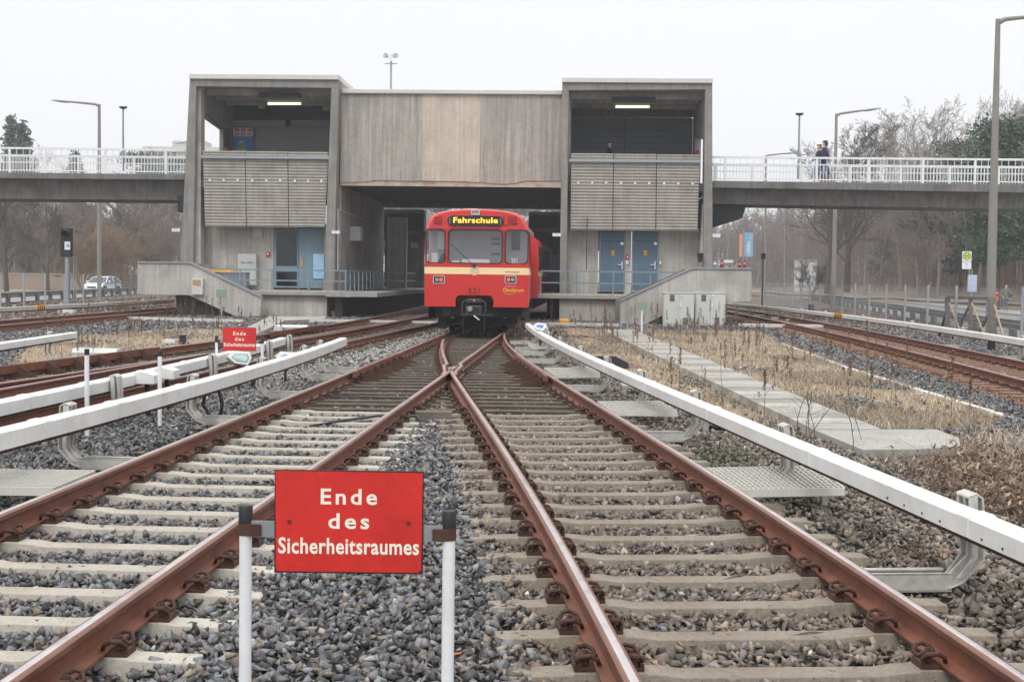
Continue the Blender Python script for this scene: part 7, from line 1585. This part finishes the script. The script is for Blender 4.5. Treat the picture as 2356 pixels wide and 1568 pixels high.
for i in range(3): h_ = (q1.z - q0.z) / 3; part('timetable', MB().box(q0.x - b.x + .05, q1.x - b.x - .05, -.036, -.031, q0.z + o_ + h_ * i + .04, q0.z + o_ + h_ * (i + 1) - .03), M('timetable_blue', srgb(176, 196, 226), .5, var=.1, scale=20), tt)
b = P(2290, 700, 78); t = thing('litter_bin', 'orange litter bin on a post beside the bus stop', 'bin', (b.x, 78, -.15)); z = P(2290, 693, 78).z + .15; z1 = P(2290, 672, 78).z + .15
part('post', MB().tube([(0, .2, 0), (0, .2, z1 - .1)], .04, 8), MT['galv'], t); part('body', MB().lathe([(.12, z), (.16, z + .05), (.18, z1 - .12), (.17, z1 - .04), (.10, z1)], 16), MT['orange'], t, smooth=True); part('opening', MB().box(-.11, .11, -.19, -.165, z1 - .2, z1 - .11), MT['black'], t)
Y = 190; b = P(1853, 645, Y); t = thing('small_hut', 'small white hut with a window behind the bare shrub on the right', 'hut', (b.x, Y, .0)); q = P(1853, 600, Y).z
part('wall', MB().box(-1.1, 1.5, 0, 2.4, 0, q), MT['white_paint'], t); part('roof', MB().box(-1.3, 1.7, -.2, 2.6, q, q + .15), MT['fascia'], t); part('window', MB().box(-.85, -.35, -.02, -.001, .8, 2.0), MT['sign_blue'], t)
# hanging banner, traffic lights, direction signs at the far right crossing
Y = 170; b = P(1722, 612, Y); zb_, zt_ = P(1722, 587, Y).z, P(1722, 535, Y).z; t = thing('banner_pole', 'blue and orange hanging banner on a pole beyond the station', 'banner', (b.x - .7, Y, -.2))
part('pole', MB().tube([(0, 0, 0), (0, 0, zt_ + .6)], .07, 8), MT['galv'], t); part('banner', MB().box(.12, 1.2, -.01, .01, zb_, zt_ + .2), M('banner_blue', srgb(120, 170, 215), .6, var=.2, scale=3, tint=srgb(190, 200, 170), tamt=.5, tscale=2), t); part('banner_edge', MB().box(-.5, -.12, -.01, .01, zb_, zt_), M('banner_orange', srgb(220, 150, 110), .6), t)
lettering('LEBEN', .42, MT['white_sign'], t, TR(.85, -.02, zb_ + .25) @ Matrix.Rotation(R(-90), 4, 'Y'), align='LEFT', bold=.02)
for px_, py_, Y, lab in ((1660, 605, 150, 'red traffic light left of the hanging banner'), (1701, 607, 160, 'red traffic light left of a close pair beyond the station'), (1712, 606, 158, 'red traffic light right of a close pair beyond the station')):
    q = P(px_, py_, Y); t = thing('traffic_light', lab, 'traffic light', (q.x, Y, -.2)); h_ = q.z + .2
    part('pole', MB().tube([(0, .12, 0), (0, .12, h_ + .4)], .05, 8), MT['dark_steel'], t); part('housing', MB().box(-.16, .16, -.1, .1, h_ - .65, h_ + .2), MT['black'], t, bevel=.02); part('red_lens', MB().tube([(0, -.1, h_), (0, -.14, h_)], .13, 12), MT['red_lamp'], t)
q = P(1676, 601, 130); t = thing('direction_sign', 'white arrow shaped direction sign beyond the right parapet', 'sign', (q.x, 130, -.2)); h_ = q.z + .2
part('board', MB().prism([(-.45, h_ - .14), (.35, h_ - .14), (.5, h_), (.35, h_ + .14), (-.45, h_ + .14)], -.02, .02), MT['white_sign'], t); part('post', MB().tube([(0, .05, 0), (0, .05, h_ + .1)], .03, 8), MT['galv'], t)
q = P(1645, 604, 130); t = thing('road_sign', 'white triangular warning sign over a round blue sign beside the right tower', 'sign', (q.x, 130, -.2)); h_ = q.z + .2
part('triangle', MB().prism([(-.32, h_ - .25), (.32, h_ - .25), (0, h_ + .3)], -.02, 0), M('sign_rim_red', srgb(190, 50, 46), .5), t); part('triangle_face', MB().prism([(-.2, h_ - .18), (.2, h_ - .18), (0, h_ + .16)], -.03, -.021), MT['white_sign'], t); part('disc', MB().tube([(0, -.02, h_ - .55), (0, .0, h_ - .55)], .25, 18), MT['sign_blue'], t); part('post', MB().tube([(0, .05, 0), (0, .05, h_)], .03, 8), MT['galv'], t)
# distant building on the left behind the railing, low brown wall in the left park
t = thing('apartment_block', 'long pale flat roofed building on the horizon left of the left tower', 'building', (atx(400, 320), 320, 0)); q = P(400, 330, 320).z
part('wall', MB().box(-7, 12, 0, 12, 0, q - 2), MT['build_far'], t); part('roof', MB().box(-7.5, 12.5, -.5, 12.5, q - 2, q - .8), MT['fascia'], t)
for i in range(4): part('window_band', MB().box(-6, 11, -.05, -.01, q - 5 - 3.2 * i, q - 3.6 - 3.2 * i), MT['cab_dark'], t)
part('roof_house', MB().box(-1, 7, 2, 8, q - .8, q + .8), MT['build_far'], t)
t = thing('garden_wall', 'low tan wall behind the bare trees in the left park', 'wall', (atx(90, 134), 134, -.2)); part('wall', MB().box(-8, 5, 0, .3, 0, 1.5), M('tan_wall', srgb(150, 132, 118), .9, var=.12), t); part('coping', MB().box(-8.1, 5.1, -.06, .36, 1.5, 1.6), MT['slab'], t)
# ------------------------------------------------------------------ cars
def car(label, p, rz, paint):
    t = thing('parked_car' if 'parked' in label else 'car', label, 'car', p, rz)      # nose toward local -y
    lower = [(-2.0, .28), (-2.05, .5), (-1.98, .66), (-1.85, .76), (-1.05, .93), (-.35, .99), (1.2, 1.0), (1.92, .95), (2.02, .7), (2.0, .3)]
    mb = MB(); V = []; k = len(lower)
    for s_, ins in ((-1, .06), (-1, 0), (1, 0), (1, .06)):
        V += [(s_ * (.86 - ins * (1 + 2 * (z > .85))), y, z - (.0)) for y, z in lower]
    for i in range(3): mb_f = [(i * k + j, i * k + (j + 1) % k, (i + 1) * k + (j + 1) % k, (i + 1) * k + j) for j in range(k)]; mb.f += mb_f; mb.mi += [0] * k
    mb.v = V; mb.v = [((x * (1 - .16 * max(0, (abs(y) - 1.3) / .75) ** 2)), y, z) for x, y, z in mb.v]; mb.f += [tuple(range(k)), tuple(range(4 * k - 1, 3 * k - 1, -1))]; mb.mi += [0, 0]
    body = part('body', mb, paint, t, bevel=.03, smooth=True)
    lo = [(-1.08, .94), (-.36, 1.40), (.3, 1.46), (1.15, 1.42), (1.78, 1.0)]
    g_ = MB(); V = []
    for s_ in (-1, 1): V += [(s_ * (.80 - .19 * max(0, (z - .95) / .5)), y, z) for y, z in lo]
    g_.add(V, [(0, 1, 2, 3, 4), (9, 8, 7, 6, 5)] + [(i, i + 5, i + 6, i + 1) for i in range(4)] + [(4, 9, 5, 0)]); part('cabin_glass', g_, MT['glass'], t)
    r_ = MB(); r_.hexa([(-.62, -.34, 1.40), (.62, -.34, 1.40), (.61, 1.18, 1.42), (-.61, 1.18, 1.42)], [(-.58, -.25, 1.455), (.58, -.25, 1.455), (.57, 1.1, 1.475), (-.57, 1.1, 1.475)]); part('roof', r_, paint, t, bevel=.02)
    for s_ in (-1, 1):
        for (y0, z0), (y1, z1) in (((-1.08, .94), (-.36, 1.41)), ((.42, .98), (.42, 1.43)), ((1.78, 1.0), (1.15, 1.42))):
            x0, x1 = s_ * (.80 - .19 * max(0, (z0 - .95) / .5) + .005), s_ * (.80 - .19 * max(0, (z1 - .95) / .5) + .005); part('window_pillar', MB().bar((x0, y0, z0), (x1, y1, z1), .05, .06), paint, t)
        part('mirror', MB().box(s_ * .98 - .08, s_ * .98 + .08, -.88, -.74, .96, 1.1), paint, t, bevel=.03)
        part('headlight', MB().hexa([(s_ * .62 - .15, -1.98, .58), (s_ * .62 + .15, -1.93, .58), (s_ * .62 + .15, -1.7, .6), (s_ * .62 - .15, -1.7, .6)], [(s_ * .62 - .13, -1.93, .76), (s_ * .62 + .14, -1.85, .78), (s_ * .62 + .14, -1.6, .8), (s_ * .62 - .13, -1.6, .8)]), M('headlight_lit', (.9, .9, .85), .2, var=0, emit=(1, .97, .88), estr=1.6), t)
        for y in (-1.28, 1.25):
            wh = part('wheel', MB().tube([(s_ * .62, y, .31), (s_ * .84, y, .31)], .31, 24), MT['tyre'], t); part('rim', MB().tube([(s_ * .835, y, .31), (s_ * .853, y, .31)], [.2, .17], 14), MT['galv'], wh)
            part('wheel_arch', MB().tube([(s_ * .80, y, .33), (s_ * .845, y, .33)], .37, 20), MT['black'], t)
    part('grille', MB().box(-.38, .38, -2.06, -2.0, .5, .64), MT['black'], t, bevel=.01); part('number_plate', MB().box(-.26, .26, -2.075, -2.05, .36, .47), MT['white_sign'], t); part('bumper_gap', MB().box(-.6, .6, -2.055, -2.0, .3, .36), MT['black'], t)
    return t
b = P(236, 664, 112); car('white hatchback with lit headlights driving on the left road', (b.x, 112, -.23), -.15, MT['car'])
b = P(28, 610, 150); car('silver parked car half hidden behind the far left bare tree', (b.x, 150, .5), 1.35, M('silver_paint', srgb(170, 176, 182), .25, .3, var=.02))
# ------------------------------------------------------------------ people: one skinned surface each, clothes as children
def skin_mesh(name, verts, edges, radii, mat, root=0, sub=2):
    me = bpy.data.meshes.new(name); me.from_pydata(verts, edges, []); o = bpy.data.objects.new(name, me); COL.objects.link(o)
    md = o.modifiers.new('s', 'SKIN'); me.skin_vertices if hasattr(me, 'skin_vertices') else None
    if not me.skin_vertices:
        bm = bmesh.new(); bm.from_mesh(me); bm.verts.layers.skin.verify(); bm.to_mesh(me); bm.free()
    for i, r_ in enumerate(radii): me.skin_vertices[0].data[i].radius = r_ if isinstance(r_, tuple) else (r_, r_); me.skin_vertices[0].data[i].use_root = (i == root)
    ms = o.modifiers.new('u', 'SUBSURF'); ms.levels = sub; ms.render_levels = sub
    dg = bpy.context.evaluated_depsgraph_get(); m2 = bpy.data.meshes.new_from_object(o.evaluated_get(dg)); m2.name = name; bpy.data.objects.remove(o); bpy.data.meshes.remove(me)
    m2.materials.clear(); m2.materials.append(mat); m2.polygons.foreach_set('use_smooth', [True] * len(m2.polygons)); return m2
def person(label, loc, rz, H, coat, legs, hair, stride=0.0, long_hair=False, coat_len=.44, arms=((.0, .1), (.0, -.1)), head_turn=0.0, bag=None, wide=1.0):
    # faces local -y; stride in metres at the feet; arms: forward swing of each hand
    t = thing('person', label, 'person', loc, rz); k = H; s2 = stride / 2; drop = (1 - math.cos(math.atan(s2 / (.5 * k)))) * .5 * k
    pz = .52 * k - drop; V = [(0, 0, pz), (0, .0, .61 * k - drop), (0, .0, .72 * k - drop), (0, .0, .79 * k - drop), (0, -.005, .845 * k - drop)]; E = [(0, 1), (1, 2), (2, 3), (3, 4)]
    w_ = wide; Rr = [(.085 * k * w_, .06 * k), (.07 * k * w_, .052 * k), (.085 * k * w_, .058 * k), (.05 * k, .045 * k), .030 * k]
    hx = math.sin(head_turn); hy = -math.cos(head_turn)
    V += [(0, 0, .885 * k - drop), (0, 0, .94 * k - drop), (0, 0, .975 * k - drop), (hx * .045 * k, hy * .045 * k, .905 * k - drop), (hx * .060 * k, hy * .060 * k, .925 * k - drop)]
    E += [(4, 5), (5, 6), (6, 7), (5, 8), (6, 9)]; Rr += [.042 * k, .048 * k, .034 * k, .018 * k, .009 * k]; legV = []; armV = []
    for s_, f in ((-1, 1), (1, -1)):
        hip = (s_ * .05 * k, 0, pz - .03 * k); kn = (s_ * .052 * k, -f * s2 * .55 - .02 * k * abs(f * (stride > 0)), .275 * k); an = (s_ * .05 * k, -f * s2, .045 * k + (.03 * k if (f < 0 and stride > .1) else 0)); toe = (s_ * .055 * k, -f * s2 - .085 * k, .018 * k)
        n0 = len(V); V += [hip, kn, ((kn[0] + an[0]) / 2, (kn[1] + an[1]) / 2 + .008 * k, (kn[2] + an[2]) / 2 + .02 * k), an, toe]; E += [(0, n0), (n0, n0 + 1), (n0 + 1, n0 + 2), (n0 + 2, n0 + 3), (n0 + 3, n0 + 4)]; Rr += [.058 * k, .036 * k, .032 * k, .022 * k, .018 * k]; legV.append((hip, kn, an, toe))
    for s_, (a0, a1) in zip((-1, 1), arms):
        sh = (s_ * .105 * k * w_, 0, .785 * k - drop); el = (s_ * .135 * k * w_, -a0 * .3 + .02 * k, .635 * k - drop); wr = (s_ * (.13 - .0) * k * w_, -a1, .50 * k - drop + abs(a1) * .25); n0 = len(V)
        d = (Vector(wr) - Vector(el)).normalized(); pm = tuple(Vector(wr) + d * .04 * k); V += [sh, el, wr, pm]; E += [(3, n0), (n0, n0 + 1), (n0 + 1, n0 + 2), (n0 + 2, n0 + 3)]; Rr += [.034 * k, .026 * k, .016 * k, (.020 * k, .012 * k)]
        for q in range(4):
            fb = Vector(pm) + Vector((0, (q - 1.5) * .010 * k, 0)); f1 = fb + d * (.026 - .003 * abs(q - 1.3)) * k; f2 = f1 + (d + Vector((-s_ * .4, 0, 0))).normalized() * .02 * k; i0 = len(V); V += [tuple(f1), tuple(f2)]; E += [(n0 + 3, i0), (i0, i0 + 1)]; Rr += [.0052 * k, .0045 * k]
        i0 = len(V); th = Vector(wr) + d * .015 * k + Vector((-s_ * .01 * k, -.022 * k, 0)); V += [tuple(th), tuple(th + d * .022 * k)]; E += [(n0 + 2, i0), (i0, i0 + 1)]; Rr += [.006 * k, .005 * k]; armV.append((sh, el, wr))
    def child(nm, me, par=None): o = bpy.data.objects.new(nm, me); COL.objects.link(o); o.parent = par or t; return o
    child('body', skin_mesh('body', V, E, Rr, MT['skin']))
    # trousers
    v = [(0, 0, pz + .02 * k)]; e = []; r_ = [(.088 * k * w_, .066 * k)]
    for hip, kn, an, toe in legV: n0 = len(v); v += [hip, kn, tuple(Vector(kn).lerp(Vector(an), .5) + Vector((0, .006, .0))), (an[0], an[1], an[2] + .02 * k)]; e += [(0, n0), (n0, n0 + 1), (n0 + 1, n0 + 2), (n0 + 2, n0 + 3)]; r_ += [.066 * k, .046 * k, .04 * k, .034 * k]
    child('trousers', skin_mesh('trousers', v, e, r_, MT[legs]))
    for hip, kn, an, toe in legV: child('shoe', skin_mesh('shoe', [(an[0], an[1] + .02 * k, an[2] - .018 * k), (an[0], an[1] - .03 * k, an[2] - .024 * k), toe], [(0, 1), (1, 2)], [.026 * k, .026 * k, .02 * k], MT['shoe']))
    # coat with sleeves, collar and hem
    v = [(0, 0, coat_len * k - drop), (0, 0, .56 * k - drop), (0, 0, .64 * k - drop), (0, 0, .74 * k - drop), (0, 0, .80 * k - drop), (0, 0, .835 * k - drop)]; e = [(i, i + 1) for i in range(5)]; r_ = [(.105 * k * w_, .08 * k), (.10 * k * w_, .076 * k), (.088 * k * w_, .068 * k), (.10 * k * w_, .072 * k), (.07 * k, .055 * k), .038 * k]
    for sh, el, wr in armV: n0 = len(v); v += [sh, el, tuple(Vector(el).lerp(Vector(wr), .92))]; e += [(4, n0), (n0, n0 + 1), (n0 + 1, n0 + 2)]; r_ += [.044 * k, .036 * k, .027 * k]
    child('coat', skin_mesh('coat', v, e, r_, MT[coat]))
    # hair: cap over the skull, longer at the back
    v = [(-hx * .014 * k, -hy * .016 * k, .935 * k - drop), (-hx * .012 * k, -hy * .012 * k, .968 * k - drop), (-hx * .01 * k, -hy * .01 * k, .997 * k - drop)]; e = [(0, 1), (1, 2)]; r_ = [.056 * k, .056 * k, .022 * k]
    if long_hair: v += [(-hx * .03 * k, -hy * .04 * k, .89 * k - drop), (-hx * .035 * k, -hy * .045 * k, .83 * k - drop)]; e += [(0, 3), (3, 4)]; r_ += [.044 * k, .03 * k]
    child('hair', skin_mesh('hair', v, e, r_, MT[hair]))
    ex = Vector((math.cos(head_turn), math.sin(head_turn), 0)); fw = Vector((hx, hy, 0))
    for s_ in (-1, 1): c = Vector((0, 0, .935 * k - drop)) + fw * .050 * k + ex * s_ * .017 * k; child('eye', MB().lathe([(.001, -.006), (.007, 0), (.001, .006)], 8, c).mesh('eye', MT['black']))
    c = Vector((0, 0, .903 * k - drop)) + fw * .058 * k; child('mouth', MB().bar(c - ex * .014, c + ex * .014, .006, .006).mesh('mouth', M('lips', srgb(160, 90, 84), .6)))
    if bag:
        sx = bag[1]; b_ = MB().box(sx * .17 * k - .07, sx * .17 * k + .07, -.16, .16, .50 * k, .64 * k); o = solo_child('shoulder_bag', b_, MT[bag[0]], t); part('strap', MB().bar((sx * .16 * k, 0, .64 * k), (-sx * .05 * k, 0, .82 * k), .03, .01, (0, 1, 0)), MT[bag[0]], o)
    return t
def solo_child(nm, mb, m, par): return part(nm, mb, m, par, bevel=.03)
u, z = bl(1883, 414, 2.6); p = BM @ Vector((u, 2.6, z)); Z0 = p.z
person('walker on the right footbridge in a dark teal jacket and pale jeans', (p.x, p.y, Z0), R(-78), 1.66, 'coat_teal', 'jeans_pale', 'hair_red', .62, True, .50, ((.12, .28), (-.1, -.2)), .9)
u, z = bl(1895, 414, 2.2); p = BM @ Vector((u, 2.2, z))
person('walker on the right footbridge in a purple coat and blue jeans, right of the pair', (p.x, p.y, Z0 + .01), R(-82), 1.76, 'coat_purple', 'jeans', 'hair', .5, True, .44, ((.05, .1), (-.1, -.16)), 0)
u, z = bl(1402, 331, 3.2); zz = z - 1.64; p = BM @ Vector((u, 3.2, zz))
person('dark haired person in a black coat behind the right tower balustrade, facing right', (p.x, p.y, zz), R(80), 1.78, 'coat_black', 'trousers', 'hair', .2, False, .46, ((.0, .1), (.0, -.1)), 0)
b = P(2312.5, 720, 82); person('woman in an olive coat standing with a shoulder bag by the orange bin', (b.x, 82, -.15), R(8), 1.68, 'coat_olive', 'trousers', 'hair_red', .0, False, .45, ((.1, .16), (.06, .1)), .15, ('cab_dark', 1), 1.2)
# ------------------------------------------------------------------ thin winter haze: one closed box around camera and scene
hz = MB().box(-300, 300, -60, 480, -2.6, 26)
ho = bpy.data.objects.new('haze', hz.mesh('haze', [])); COL.objects.link(ho); ho['kind'] = 'stuff'; ho['label'] = 'thin pale winter haze over the far trees'
hm = bpy.data.materials.new('haze_volume'); hm.use_nodes = True; t = hm.node_tree; t.nodes.clear()
out = t.nodes.new('ShaderNodeOutputMaterial'); pv = t.nodes.new('ShaderNodeVolumePrincipled'); pv.inputs['Color'].default_value = (.93, .95, 1, 1); pv.inputs['Density'].default_value = .0009; pv.inputs['Anisotropy'].default_value = .3
t.links.new(pv.outputs[0], out.inputs['Volume']); ho.data.materials.append(hm)
